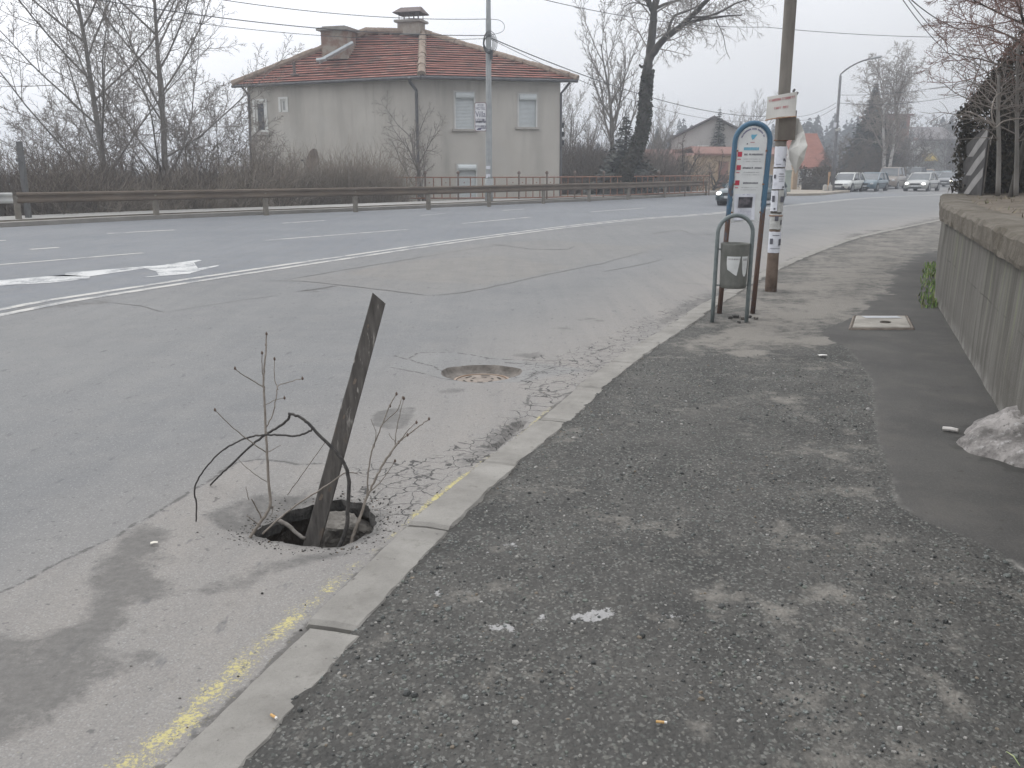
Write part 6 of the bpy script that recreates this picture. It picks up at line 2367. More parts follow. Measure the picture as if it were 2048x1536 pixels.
car('white_hatchback', 'white hatchback parked beside the beige verge and brown hedge', pw_white, (G(1695, 384).x + .4, 69.2, 0), (-.62, -.78), 3.9, 1.66, 1.42, 'hatch', False, m_trim)
car('blue_car', 'dark blue compact car parked right of the white hatchback', pw_blue, (G(1768, 384).x + .3, 71.2, 0), (-.60, -.80), 4.1, 1.72, 1.44, 'mpv')
car('beige_car', 'dull beige tall car parked behind the dark blue one', pw_beige, (P(1800, 376, 78).x, 80, 0), (-.54, -.84), 4.7, 1.78, 1.85, 'van')
car('silver_car', 'silver saloon car driving towards us with lit headlights', pw_silver, (P(1861, 376, 70).x, 71.5, 0), (-.60, -.80), 4.6, 1.80, 1.42, 'sedan', True)
car('dark_saloon', 'dark saloon half hidden by the chevron board with one lit headlight', pw_grey, (P(1918, 370, 88).x, 90, 0), (-.60, -.8), 4.6, 1.78, 1.42, 'sedan', True)
car('dark_green_car', 'dark green car with lit headlights passing behind the bus stop sign', pw_dark, (G(1488, 411).x + .55, 42.8, 0), (-.66, -.75), 4.3, 1.72, 1.38, 'hatch', True)
car('pale_blue_van', 'small pale blue van far back between the parked cars', pw_lblue, (P(1830, 362, 112).x, 113, 0), (-.5, -.86), 4.4, 1.8, 2.0, 'van')
car('dark_van', 'dark van just left of the far pale blue van', pw_grey, (P(1812, 365, 100).x, 98, 0), (-.55, -.83), 4.6, 1.8, 1.9, 'van')
car('orange_brown_car', 'small brownish car far behind the silver saloon', paint_mat("paint_brown", (.33, .22, .15)), (P(1868, 360, 120).x, 122, 0), (-.45, -.88), 4.2, 1.75, 1.7, 'van')
car('far_grey_car', 'grey car far behind between the silver saloon and dark saloon', pw_dark, (P(1888, 362, 108).x, 110, 0), (-.5, -.86), 4.2, 1.75, 1.45, 'hatch')
car('far_white_car', 'light car at the far end of the road above the dark saloon', pw_lblue, (P(1914, 356, 125).x, 128, 0), (-.5, -.86), 4.2, 1.75, 1.5, 'hatch')

# ================================================================== FAR HOUSES
m_fwall = noisy("far_white_wall", (.40, .39, .37), (.47, .46, .44), .6, .9)
m_fbeige = noisy("far_beige_wall", (.36, .265, .175), (.42, .32, .22), .6, .9)
m_fgrey = noisy("far_grey_wall", (.30, .30, .29), (.37, .37, .36), .5, .9)
m_fbrick = noisy("far_brick", (.26, .12, .085), (.31, .16, .12), .8, .9)
m_froof = noisy("far_red_roof", (.235, .09, .062), (.30, .125, .088), .9, .9, sc=(1, 1, 6))
m_froofd = noisy("far_dull_roof", (.20, .11, .09), (.26, .15, .125), .9, .9)
m_dkroof = noisy("far_dark_verge", (.08, .075, .075), (.12, .11, .11), 2, .8)
def gabled(name, label, c, w, d, zw, zr, rot, mw, mr, wins=(), overhang=.5, gable_front=True):
    t = thing(name, label, 'house', (c[0], c[1], 0))
    M = Matrix.Rotation(rot, 3, 'Z')
    def T(x, y, z): return Vector((c[0], c[1], 0)) + M @ Vector((x, y, z))
    mb = MB()
    hw, hd = w / 2, d / 2
    b = [(-hw, -hd), (hw, -hd), (hw, hd), (-hw, hd)]
    mb.loft([[T(x, y, -1.5) for x, y in b], [T(x, y, zw) for x, y in b]], True, True)
    if gable_front:
        for y in (-hd, hd):
            mb.poly([T(-hw, y, zw), T(hw, y, zw), T(0, y, zr)])
    else:
        for x in (-hw, hw):
            mb.poly([T(x, -hd, zw), T(x, hd, zw), T(x, 0, zr)])
    mb.build('wall', mw, t)
    mb = MB()
    o = overhang
    sl = (zr - zw) / (hw if gable_front else hd)
    for s in (-1, 1):
        if gable_front:
            e = [T(s * (hw + o), -hd - o, zw - sl * o + .05), T(s * (hw + o), hd + o, zw - sl * o + .05), T(0, hd + o, zr + .05), T(0, -hd - o, zr + .05)]
        else:
            e = [T(-hw - o, s * (hd + o), zw - sl * o + .05), T(hw + o, s * (hd + o), zw - sl * o + .05), T(hw + o, 0, zr + .05), T(-hw - o, 0, zr + .05)]
        mb.loft([e, [p + Vector((0, 0, .18)) for p in e]], True, True)
    mb.build('roof', mr, t)
    for (u0, u1, z0, z1) in wins:
        mb = MB()
        mb.loft([[T(u, -hd - .03, z) for u, z in ((u0, z0), (u1, z0), (u1, z1), (u0, z1))], [T(u, -hd + .1, z) for u, z in ((u0, z0), (u1, z0), (u1, z1), (u0, z1))]], True, True)
        f = mb.build('window', m_wframe, t)
        mb = MB()
        mb.poly([T(u, -hd - .04, z) for u, z in ((u0 + .1, z0 + .1), (u1 - .1, z0 + .1), (u1 - .1, z1 - .1), (u0 + .1, z1 - .1))])
        mb.build('pane', m_glass, f)
    return t
q = P(1440, 340, 92)
gabled('gabled_house', 'white gabled house with dark roof edge behind the bus stop', (q.x, 96), 8.2, 9, 4.6, 6.6, R(-12), m_fwall, m_dkroof, [(-1.5, -.4, 2.8, 4.0)], .5)
# low annex with beige wall and red tiled strip
q0, q1 = P(1395, 340, 76), P(1560, 340, 80)
an = thing('beige_annex', 'low beige annex with a red tiled lean-to roof left of the bus stop', 'building', tuple(P(1470, 360, 78)))
za, zb_ = P(1470, 310, 77).z, P(1470, 299, 77).z
mb = MB()
b = [Vector((q0.x, 76, 0)), Vector((q1.x, 80, 0)), Vector((q1.x, 88, 0)), Vector((q0.x, 85, 0))]
mb.loft([[p + Vector((0, 0, -1.5)) for p in b], [p + Vector((0, 0, za)) for p in b]], True, True)
mb.build('wall', m_fbeige, an)
mb = MB()
e = [b[0] + Vector((-.4, -.5, za - .05)), b[1] + Vector((.4, -.5, za - .05)), b[1] + Vector((.4, 1.2, za + .55)), b[0] + Vector((-.4, 1.2, za + .55))]
mb.loft([e, [p + Vector((0, 0, .16)) for p in e]], True, True)
e = [b[0] + Vector((-.4, 1.2, za + .56)), b[1] + Vector((.4, 1.2, za + .56)), b[2] + Vector((.4, .4, za + .3)), b[3] + Vector((-.4, .4, za + .3))]
mb.loft([e, [p + Vector((0, 0, .16)) for p in e]], True, True)
mb.build('roof', m_froofd, an)
mb = MB()
mb.box((lerp(b[0], b[1], .30).x, lerp(b[0], b[1], .30).y - .02, 1.2), (1.0, .1, 2.2), Matrix.Rotation(math.atan2(4, q1.x - q0.x), 3, 'Z'))
mb.build('door', m_froofd, an)
q = P(1345, 340, 84)
gabled('low_red_roof_house', 'low house with a dull red roof behind the bare trees', (q.x, 88), 5.5, 6, 1.4, 3.3, R(8), m_fwall, m_froofd, [(-1, 0, .2, 1.1)], .4, False)
q = P(1616, 340, 105)
gabled('red_roof_house', 'small house with a bright red tiled roof behind the banner', (q.x, 109), 3.6, 7, 2.1, 5.6, R(10), m_fwall, m_froof, [(-1.5, -.5, .6, 1.7)], .4, False)
# brick block on the hill
bb = thing('brick_block', 'flat brick red building rising behind the birch', 'building', tuple(P(1788, 340, 150)))
a, b2 = P(1764, 262, 150), P(1817, 231, 150)
mb = MB()
mb.box(((a.x + b2.x) / 2, 154, (b2.z + 0) / 2 - .5), (b2.x - a.x, 8, b2.z + 1), Matrix.Rotation(.12, 3, 'Z'))
mb.build('wall', m_fbrick, bb)
mb = MB()
mb.box(((a.x + b2.x) / 2, 154, b2.z + .12), (b2.x - a.x + .8, 8.8, .3), Matrix.Rotation(.12, 3, 'Z'))
mb.build('roof', m_froofd, bb)
for k in range(3):
    mb = MB()
    p = P(1768 + k * 20, 250, 149.5)
    mb.box((p.x, 149.75, p.z), (.9, .25, 1.1), Matrix.Rotation(.12, 3, 'Z'))
    mb.build('window', m_glass, bb)
# shop building with yellow awning
sh = thing('shop_building', 'pale grey shop building with a yellow awning at the end of the road', 'building', tuple(P(1870, 345, 138)))
a, b2 = P(1838, 345, 138), P(1905, 285, 138)
mb = MB()
mb.box(((a.x + b2.x) / 2, 142, b2.z / 2), (b2.x - a.x, 8, b2.z + .5), Matrix.Rotation(-.2, 3, 'Z'))
mb.build('wall', m_fgrey, sh)
mb = MB()
aw0, aw1, az = P(1843, 320, 137), P(1869, 320, 137), P(1855, 312, 137).z
mb.loft([[Vector((aw0.x, 136.0, az - .75)), Vector((aw1.x, 135.6, az - .75)), Vector((aw1.x, 138.0, az + .35)), Vector((aw0.x + .3, 138.2, az + .35))], [Vector((aw0.x, 136.0, az - .55)), Vector((aw1.x, 135.6, az - .55)), Vector((aw1.x, 138.0, az + .5)), Vector((aw0.x + .3, 138.2, az + .5))]], True, True)
mb.build('awning', flat("awning_yellow", (.50, .36, .06), .8), sh)
for px in (1848, 1860, 1885):
    mb = MB()
    p = P(px, 302, 137)
    mb.box((p.x, 138.0, p.z), (.9, .3, 1.3), Matrix.Rotation(-.2, 3, 'Z'))
    mb.build('window', m_wframe, sh)
mb = MB()
e = [Vector((a.x - .5, 137.5, b2.z + .2)), Vector((b2.x + .5, 136.5, b2.z + .2)), Vector((b2.x, 142, b2.z + 2.2)), Vector((a.x, 143, b2.z + 2.2))]
mb.loft([e, [p + Vector((0, 0, .25)) for p in e]], True, True)
mb.build('roof', noisy("shop_roof", (.14, .13, .13), (.2, .18, .18), 2, .9), sh)
q = P(1903, 300, 165)
gabled('far_red_house', 'distant house with a dull red roof above the cars', (q.x, 170), 9, 9, 3.8, 7.2, R(5), m_fwall, m_froofd, (), .5, False)
# orange gate pillar beside the brown hedge
mb = MB()
p0, p1 = P(1585, 378, 70), P(1597, 336, 70)
mb.box(((p0.x + p1.x) / 2, 70.3, p1.z / 2 + .1), (p1.x - p0.x, .5, p1.z))
mb.box(((p0.x + p1.x) / 2, 70.3, p1.z + .15), (p1.x - p0.x + .12, .62, .1))
tag(mb.build('gate_pillar', m_fbeige), 'orange beige gate pillar at the left end of the brown hedge', 'pillar')
for k, x in enumerate((1650, 1660)):
    mb = MB()
    q = P(x, 378, 65)
    mb.box((q.x, 65, .33), (.26, .3, .42), None, .85)
    mb.lathe((q.x, 65, .53), [(.12, 0), (.08, .04), (.01, .06)], 8)
    tag(mb.build('stone_bollard', m_sill), ['left of two low pale stone bollards before the white hatchback', 'right one of the low pale stone bollards by the white hatchback'][k], 'bollard', 'stone bollards on the verge')
mb = MB()
q = P(1659, 340, 66)
mb.tube([Vector((q.x, 66, 0)), Vector((q.x, 66, P(1659, 345, 66).z))], .05, 6)
mb.box((q.x, 65.95, P(1659, 348, 66).z), (.16, .03, .3))
tag(mb.build('marker_post', noisy("marker_orange", (.42, .25, .14), (.5, .33, .2), 9, .8)), 'thin orange marker post at the hedge behind the bollards', 'post')
# electricity cabinet behind the pole
mb = MB()
a, b2 = P(1571, 372, 62), P(1584, 345, 62)
mb.box(((a.x + b2.x) / 2, 62.3, b2.z / 2 + .1), (b2.x - a.x, .5, b2.z))
mb.box(((a.x + b2.x) / 2, 62.3, b2.z + .13), (b2.x - a.x + .1, .6, .07))
mb.box(((a.x + b2.x) / 2 - .05, 62.04, b2.z * .75), ((b2.x - a.x) * .5, .03, .35))
tag(mb.build('utility_cabinet', noisy("cabinet_green", (.27, .31, .28), (.34, .38, .35), 3, .7)), 'pale green utility cabinet behind the notice covered pole', 'cabinet')
# ================================================================== VEGETATION
m_bark = noisy("tree_bark", (.145, .136, .124), (.215, .203, .186), 3, .9, 5, bump=.4, bdist=.02)
m_barkd = noisy("dark_tree_bark", (.045, .041, .036), (.085, .077, .066), 2.5, .92, 5, bump=.5, bdist=.03)
m_twig = noisy("twigs_grey_brown", (.175, .155, .138), (.23, .207, .185), 1.5, .9)
m_twigr = noisy("twigs_reddish", (.165, .098, .08), (.225, .145, .122), 1.5, .9)
m_twigp = noisy("twigs_pale", (.21, .185, .16), (.27, .24, .21), 1.5, .9)
m_shrub = noisy("shrub_stems", (.09, .076, .064), (.175, .15, .127), .5, .9)
m_straw = noisy("shrub_pale_stems", (.19, .163, .132), (.30, .262, .22), .9, .9)
m_birch = NT("birch_bark")
bs_ = m_birch.noise(1.0, 4, .6, vec=m_birch.mapped((2, 2, 7)))
m_birch.set(color=m_birch.mix(m_birch.rng(bs_, .56, .64), (.46, .44, .42), (.12, .11, .10)), rough=.8)
m_birch = m_birch.mat

def rperp(d, rnd):
    a = Vector((rnd.gauss(0, 1), rnd.gauss(0, 1), rnd.gauss(0, 1)))
    a -= d * a.dot(d)
    return a.normalized() if a.length > 1e-6 else Vector((1, 0, 0))

def grow(rnd, out, p, d, L, r, lev, LV):
    """one branch and its children. LV[lev]: n children, ang, ratio, wig, up, t0, seg, sides, rend"""
    q = LV[lev]
    seg = q['seg']
    pts, dirs = [p.copy()], []
    d = d.normalized()
    for i in range(seg):
        d = (d + rperp(d, rnd) * q['wig'] * rnd.random() + Vector((0, 0, q['up']))).normalized()
        dirs.append(d)
        p = p + d * (L / seg)
        pts.append(p.copy())
    rad = [lerp(r, r * q.get('rend', .25), i / seg) for i in range(seg + 1)]
    out[q['mb']].tube(pts, rad, q['sides'], False)
    if lev + 1 >= len(LV):
        return
    c = LV[lev + 1]
    n = q['n'] if isinstance(q['n'], int) else rnd.randint(*q['n'])
    a0 = rnd.random() * 6.28
    for k in range(n):
        t = q['t0'] + (1 - q['t0']) * (k + rnd.random() * .8) / n
        t = min(t, .999)
        i = min(int(t * seg), seg - 1)
        bp = lerp(pts[i], pts[i + 1], t * seg - i)
        bd = dirs[i]
        u = bd.cross(Vector((0, 0, 1)))
        u = u.normalized() if u.length > .05 else Vector((1, 0, 0))
        w = bd.cross(u)
        az = a0 + k * 2.4 + rnd.uniform(-.5, .5)
        side = u * math.cos(az) + w * math.sin(az)
        ang = R(c['ang']) * rnd.uniform(.75, 1.25)
        nd = bd * math.cos(ang) + side * math.sin(ang)
        nl = L * c['ratio'] * rnd.uniform(.65, 1.15) * (1 - .55 * (t - q['t0']) / max(1e-3, 1 - q['t0']) * q.get('shape', 1.0))
        nr = min(lerp(r, r * q.get('rend', .25), t) * .72, r * c.get('rr', .5))
        grow(rnd, out, bp, nd, nl, max(nr, c.get('rmin', .004)), lev + 1, LV)

def bare_tree(name, label, seed, H, r, LV, bark, twig, starts=None, group=None, cat='tree'):
    rnd = random.Random(seed)
    t = thing(name, label, cat, (0, 0, 0), group)
    out = [MB(), MB()]
    for (p, d, L, rr_) in (starts or [(Vector((0, 0, -.4)), Vector((0, 0, 1)), H, r)]):
        grow(rnd, out, p, d, L, rr_, 0, LV)
    out[0].build('trunk', bark, t, True)
    out[1].build('crown', twig, t)
    return t

ASH = [dict(n=21, wig=.05, up=.10, t0=.08, seg=12, sides=9, rend=.14, mb=0, shape=.45),
       dict(n=11, ang=44, ratio=.62, rr=.30, wig=.14, up=.075, t0=.15, seg=8, sides=5, rend=.2, mb=0),
       dict(n=10, ang=42, ratio=.44, rr=.42, wig=.22, up=.08, t0=.10, seg=5, sides=3, rend=.3, rmin=.012, mb=1),
       dict(n=6, ang=45, ratio=.42, rr=.5, wig=.25, up=.05, t0=.15, seg=3, sides=3, rend=.5, rmin=.009, mb=1),
       dict(n=0, ang=45, ratio=.5, rr=.6, wig=.3, up=.05, t0=.15, seg=2, sides=3, rend=.6, rmin=.0065, mb=1)]
def at(px, D, z=0.0):
    q = P(px, 340, D)
    return Vector((q.x, D, z))
lab = 'two tall bare trees behind the guardrail'
t = bare_tree('ash_tree', 'tall bare tree nearer the left picture edge behind the guardrail', 21, 13.5, .15, ASH, m_bark, m_twig, group=lab)
t.location = at(212, 37, -1.0); t.rotation_euler = (0, 0, 1.0)
t = bare_tree('ash_tree', 'tall bare tree standing closer to the house behind the guardrail', 34, 13.2, .15, ASH, m_bark, m_twig, group=lab)
t.location = at(327, 37.5, -1.0); t.rotation_euler = (0, 0, 2.2)

BUSHT = [dict(n=12, wig=.2, up=.03, t0=.06, seg=7, sides=5, rend=.2, mb=0, shape=.5),
         dict(n=10, ang=50, ratio=.75, rr=.5, wig=.3, up=.06, t0=.1, seg=6, sides=4, rend=.25, rmin=.018, mb=0),
         dict(n=8, ang=48, ratio=.45, rr=.5, wig=.35, up=.04, t0=.1, seg=4, sides=3, rend=.4, rmin=.013, mb=1),
         dict(n=4, ang=50, ratio=.5, rr=.6, wig=.35, up=.03, t0=.1, seg=3, sides=3, rend=.5, rmin=.010, mb=1),
         dict(n=0, ang=50, ratio=.5, rr=.6, wig=.3, up=.02, t0=.1, seg=2, sides=3, rend=.6, rmin=.008, mb=1)]
und = bare_tree('understorey_tree', 'bushy bare tree low between the two tall bare trees', 5, 5.8, .07, BUSHT, m_bark, m_twig, group='bushy bare trees behind the tall ones')
und.location = at(270, 43, -1.2)
for k, (px, D, rz, s, lb) in enumerate(((95, 42, 1.3, .95, 'bushy bare tree left of the tall bare trees near the concrete post'), (420, 42, 2.1, 1.05, 'bushy bare tree right of the tall bare trees, before the house corner'),
                                        (478, 44.5, 4.0, .85, 'bushy bare tree touching the left house wall'), (180, 45, 5.2, 1.0, 'bushy bare tree directly behind the left tall bare tree'), (-10, 44, .4, .8, 'bushy bare tree at the left picture edge'),
                                        (350, 46, 3.1, 1.05, 'bushy bare tree directly behind the right tall bare tree'))):
    copy_thing(und, lb, at(px, D, -1.8), rz, s)

# dense thicket of thin stems behind the guardrail
def shrub(name, label, seed, n, h, spread, mat, group, r=.010, lean_=.35):
    rnd = random.Random(seed)
    mb = MB()
    for k in range(n):
        a = rnd.random() * 6.28
        q = spread * math.sqrt(rnd.random())
        p = Vector((math.cos(a) * q, math.sin(a) * q * .7, -.1))
        d = Vector((rnd.gauss(0, lean_), rnd.gauss(0, lean_), 1)).normalized()
        L = h * rnd.uniform(.45, 1.1) * (1 - .35 * (q / spread) ** 2)
        pts = [p]
        for i in range(4):
            d = (d + Vector((rnd.gauss(0, .16), rnd.gauss(0, .16), .03))).normalized()
            pts.append(pts[-1] + d * L / 4)
        mb.tube(pts, [r, r * .9, r * .75, r * .6, r * .4], 3, False)
        for b in range(rnd.randint(3, 6)):
            i = rnd.randint(1, 3)
            bd = (d + Vector((rnd.gauss(0, .7), rnd.gauss(0, .7), rnd.gauss(.2, .4)))).normalized()
            q0 = lerp(pts[i], pts[i + 1], rnd.random())
            m1 = q0 + bd * L * rnd.uniform(.1, .2)
            mb.tube([q0, m1, m1 + (bd + Vector((rnd.gauss(0, .3), rnd.gauss(0, .3), .2))).normalized() * L * .12], [r * .6, r * .5, r * .35], 3, False)
    t = thing(name, label, 'shrub', (0, 0, 0), group)
    mb.build('stems', mat, t)
    return t
GS = 'brown leafless shrubs in the thicket behind the guardrail'
sh1 = shrub('thicket_shrub', 'brown leafless shrub of the thicket by the concrete post', 1, 600, 3.3, 1.9, m_shrub, GS, .013)
sh2 = shrub('thicket_shrub', 'brown leafless shrub of the thicket below the left tall bare tree', 2, 640, 3.7, 2.0, m_shrub, GS, .013)
sh1.location = at(60, 32, -1.0)
sh2.location = at(160, 35, -1.2)
spots = [(115, 33.5, 'between the concrete post and the left tall bare tree'), (205, 36, 'just in front of the left tall bare tree trunk'), (250, 36.5, 'midway between the two tall bare tree trunks'), (300, 36.2, 'left beside the right tall bare tree trunk'),
         (345, 37, 'right beside the right tall bare tree trunk'), (388, 38, 'a few steps right of the right tall bare tree'), (430, 38.8, 'two thirds of the way from tall tree to house'), (470, 39.5, 'close to the left corner of the house'),
         (500, 40.5, 'in front of the left house corner'), (525, 41, 'under the narrow left house window'), (-15, 31, 'beyond the pale guardrail section'), (575, 42, 'left of the satellite dish')]
for k, (px, D, lb) in enumerate(spots):
    copy_thing(sh1 if k % 2 else sh2, 'brown leafless shrub of the thicket ' + lb, at(px, D, -1.25 if px < 500 else -1.0), k * 1.3, (.95 + .12 * math.sin(k * 2.1), .95, .93 + .22 * math.cos(k * 1.7)) if px < 500 else (.9, .9, .72 if px < 560 else .6))
GP = 'paler straw coloured shrubs before the house'
sp1 = shrub('straw_shrub', 'straw pale shrub with seed heads under the satellite dish', 3, 620, 3.1, 1.7, m_straw, GP, .011, .4)
sp1.location = at(640, 43.5, -.5)
for k, (px, D, s, lb) in enumerate(((690, 44, 1.0, 'straw pale shrub right of the satellite dish'), (735, 44.6, 1.12, 'straw pale round shrub left of the small bare tree'), (545, 42.5, 1.15, 'straw pale shrub below the narrow left window'), (595, 43, .8, 'straw pale shrub left of the satellite dish'),
                                     (765, 45.2, .8, 'straw pale shrub at the left end of the iron fence'))):
    copy_thing(sp1, lb, at(px, D, -.6), k * 1.9 + .7, s)

SMALL = [dict(n=9, wig=.2, up=.02, t0=.12, seg=6, sides=6, rend=.3, mb=0, shape=.4),
         dict(n=8, ang=42, ratio=.72, rr=.5, wig=.25, up=.05, t0=.2, seg=6, sides=4, rend=.25, rmin=.016, mb=0),
         dict(n=6, ang=42, ratio=.48, rr=.5, wig=.3, up=.04, t0=.15, seg=4, sides=3, rend=.4, rmin=.011, mb=1),
         dict(n=3, ang=45, ratio=.5, rr=.6, wig=.3, up=.03, t0=.15, seg=3, sides=3, rend=.5, rmin=.008, mb=1),
         dict(n=0, ang=45, ratio=.5, rr=.6, wig=.3, up=.02, t0=.1, seg=2, sides=3, rend=.6, rmin=.0065, mb=1)]
t = bare_tree('small_bare_tree', 'small spreading bare tree in front of the house corner downpipe', 12, 4.2, .10, SMALL, m_bark, m_twig)
t.location = at(846, 46.8, -.3)

for k, (px, D, s, lb) in enumerate(((130, 32.5, 1.0, 'pale straw clump among dark scrub left of the first tall bare tree'), (278, 34.5, .85, 'pale straw clump between the two tall bare trees'), (405, 36.5, .95, 'pale straw clump right of the second tall bare tree'), (492, 38.5, 1.05, 'pale straw clump in front of the left house wall end'))):
    copy_thing(sp1, lb, at(px, D, -.9), k * 2.3, s, 'pale straw clumps in the thicket')

# the leaning tree with the ivy covered trunk
def limb_tree(name, label, limbs, LV, seed, bark, twig, group=None):
    """limbs: list of (world path, r0, r1, spawn count, spawn level, twig length)"""
    rnd = random.Random(seed)
    t = thing(name, label, 'tree', tuple(limbs[0][0][0]), group)
    out = [MB(), MB()]
    for path, r0, r1, n, lev, L in limbs:
        pts = smooth_curve(path, 4)
        k = len(pts)
        for i in range(1, k - 1):
            pts[i] = pts[i] + Vector((noise.noise((i * .6, seed, 1)), noise.noise((i * .6, seed, 5)), 0)) * r0 * .35
        out[0].tube(pts, [lerp(r0, r1, i / (k - 1)) * (1 + .12 * noise.noise((i * .9, seed, 2))) for i in range(k)], 9 if r0 > .1 else 5, False)
        for j in range(n):
            f = .12 + .88 * (j + rnd.random()) / n
            i = min(int(f * (k - 1)), k - 2)
            bd = (pts[i + 1] - pts[i]).normalized()
            side = rperp(bd, rnd)
            a = R(rnd.uniform(35, 75))
            grow(rnd, out, pts[i], bd * math.cos(a) + side * math.sin(a), L * rnd.uniform(.6, 1.15), max(.012, r1 * .35), lev, LV)
    out[0].build('trunk', bark, t, True)
    out[1].build('crown', twig, t)
    return t, out
YL = 52.0
def pl(pts, y0=YL, y1=None):
    y1 = y0 if y1 is None else y1
    return [P(x, y, lerp(y0, y1, i / max(1, len(pts) - 1))) for i, (x, y) in enumerate(pts)]
DROOP = [dict(n=7, ang=50, ratio=.6, wig=.3, up=.02, t0=.15, seg=6, sides=4, rend=.3, mb=1),
         dict(n=6, ang=50, ratio=.55, rr=.6, wig=.35, up=-.04, t0=.1, seg=5, sides=3, rend=.4, rmin=.014, mb=1),
         dict(n=3, ang=45, ratio=.5, rr=.6, wig=.35, up=-.10, t0=.1, seg=4, sides=3, rend=.5, rmin=.010, mb=1),
         dict(n=0, ang=45, ratio=.6, rr=.7, wig=.3, up=-.13, t0=.1, seg=3, sides=3, rend=.6, rmin=.008, mb=1)]
lt, lo = limb_tree('leaning_tree', 'big leaning bare tree with dark ivy covered trunk right of the house', [
    (pl([(1242, 372), (1252, 340), (1276, 290), (1288, 240), (1292, 180), (1297, 130)]), .42, .26, 0, 0, 1),
    (pl([(1297, 135), (1302, 90), (1306, 50), (1308, 20), (1318, -20), (1322, -80)]), .26, .15, 7, 0, 3.2),
    (pl([(1307, 22), (1296, 0), (1288, -40), (1280, -90)]), .17, .12, 4, 0, 3.2),
    (pl([(1300, 118), (1318, 90), (1335, 72), (1365, 50), (1385, 30), (1410, 5), (1440, -30)], YL, YL - 3), .21, .10, 10, 0, 3.0),
    (pl([(1336, 68), (1340, 48), (1352, 30), (1375, 22), (1400, 10)], YL, YL + 2), .10, .05, 8, 0, 2.2),
    (pl([(1362, 52), (1390, 42), (1425, 36), (1455, 32), (1485, 30)], YL - 1.5, YL - 4), .10, .03, 15, 1, 1.7),
    (pl([(1380, 34), (1410, 34), (1440, 24), (1470, 8), (1492, 0)], YL - 2, YL - 5), .08, .03, 15, 1, 1.7),
    (pl([(1310, 18), (1330, 8), (1352, 2), (1380, -12)], YL, YL + 2), .10, .05, 6, 0, 2.0),
    (pl([(1296, 128), (1284, 134), (1279, 130)], YL, YL - .6), .10, .06, 0, 1, 1.0),
    (pl([(1310, 20), (1285, 8), (1262, 6), (1248, 14)], YL, YL - 1), .05, .02, 6, 1, 1.3),
    (pl([(1432, 40), (1446, 70), (1452, 100), (1460, 118)], YL - 3, YL - 3.2), .025, .012, 3, 2, .8),
], DROOP, 9, m_barkd, m_twig)
ivm = MB()
rnd = random.Random(6)
trunk = smooth_curve(pl([(1242, 372), (1252, 340), (1276, 290), (1288, 240), (1292, 180), (1297, 140)]), 6)
for k in range(2600):
    f = rnd.random() ** 1.15
    i = min(int(f * (len(trunk) - 1)), len(trunk) - 2)
    r0 = lerp(.45, .26, f) * (1.0 + .25 * rnd.random())
    a = rnd.random() * 6.28
    p = lerp(trunk[i], trunk[i + 1], rnd.random()) + Vector((math.cos(a) * r0, math.sin(a) * r0, 0))
    s = rnd.uniform(.05, .10)
    u, w = rperp(Vector((0, 0, 1)), rnd), Vector((rnd.gauss(0, .4), rnd.gauss(0, .4), 1)).normalized()
    ivm.col = [(.032, .036, .024), (.045, .045, .03), (.055, .05, .036)][rnd.randint(0, 2)]
    ivm.poly([p - u * s, p + w * s, p + u * s, p - w * s * .8])
ivm.build('ivy', vcol("ivy_leaf", .7), lt)

# bare tree behind the leaning one
UPR = [dict(n=13, wig=.12, up=.03, t0=.15, seg=10, sides=7, rend=.15, mb=0, shape=.5),
       dict(n=9, ang=36, ratio=.62, rr=.42, wig=.18, up=.12, t0=.15, seg=7, sides=4, rend=.2, rmin=.03, mb=0),
       dict(n=7, ang=36, ratio=.42, rr=.5, wig=.22, up=.12, t0=.15, seg=5, sides=3, rend=.35, rmin=.02, mb=1),
       dict(n=4, ang=38, ratio=.42, rr=.6, wig=.25, up=.08, t0=.15, seg=3, sides=3, rend=.5, rmin=.014, mb=1),
       dict(n=0, ang=40, ratio=.5, rr=.6, wig=.25, up=.05, t0=.1, seg=2, sides=3, rend=.6, rmin=.011, mb=1)]
ub = bare_tree('upright_bare_tree', 'tall upright bare tree just behind the leaning ivy tree', 41, 11.0, .22, UPR, m_bark, m_twig, group='upright bare trees')
ub.location = at(1226, 64, -.6)
for px, D, rz, s, lb in ((1140, 80, 1.0, .68, 'upright bare tree close to the right house wall'), (1178, 84, 2.0, .62, 'upright bare tree between the house and the leaning tree'), (1322, 78, 3.4, .55, 'low upright bare tree right of the ivy trunk'),
                         (1310, 100, .4, .7, 'hazy upright bare tree far behind the ivy trunk'), (1100, 92, 2.6, .75, 'upright bare tree mostly hidden behind the house')):
    copy_thing(ub, lb, at(px, D, -.6), rz, s)
# tangled scrub below them
for k, (px, D, s, lb) in enumerate(((1140, 62, 1.25, 'brown scrub at the right house corner'), (1180, 64, 1.35, 'brown scrub left of the ivy trunk'), (1215, 60, 1.1, 'brown scrub hugging the ivy trunk on the left'), (1285, 62, 1.15, 'brown scrub hugging the ivy trunk on the right'), (1330, 66, 1.2, 'brown scrub before the low red roof'))):
    copy_thing(sh2, lb, at(px, D, -.6), k * 2.2, s, 'brown scrub along the garden fence')

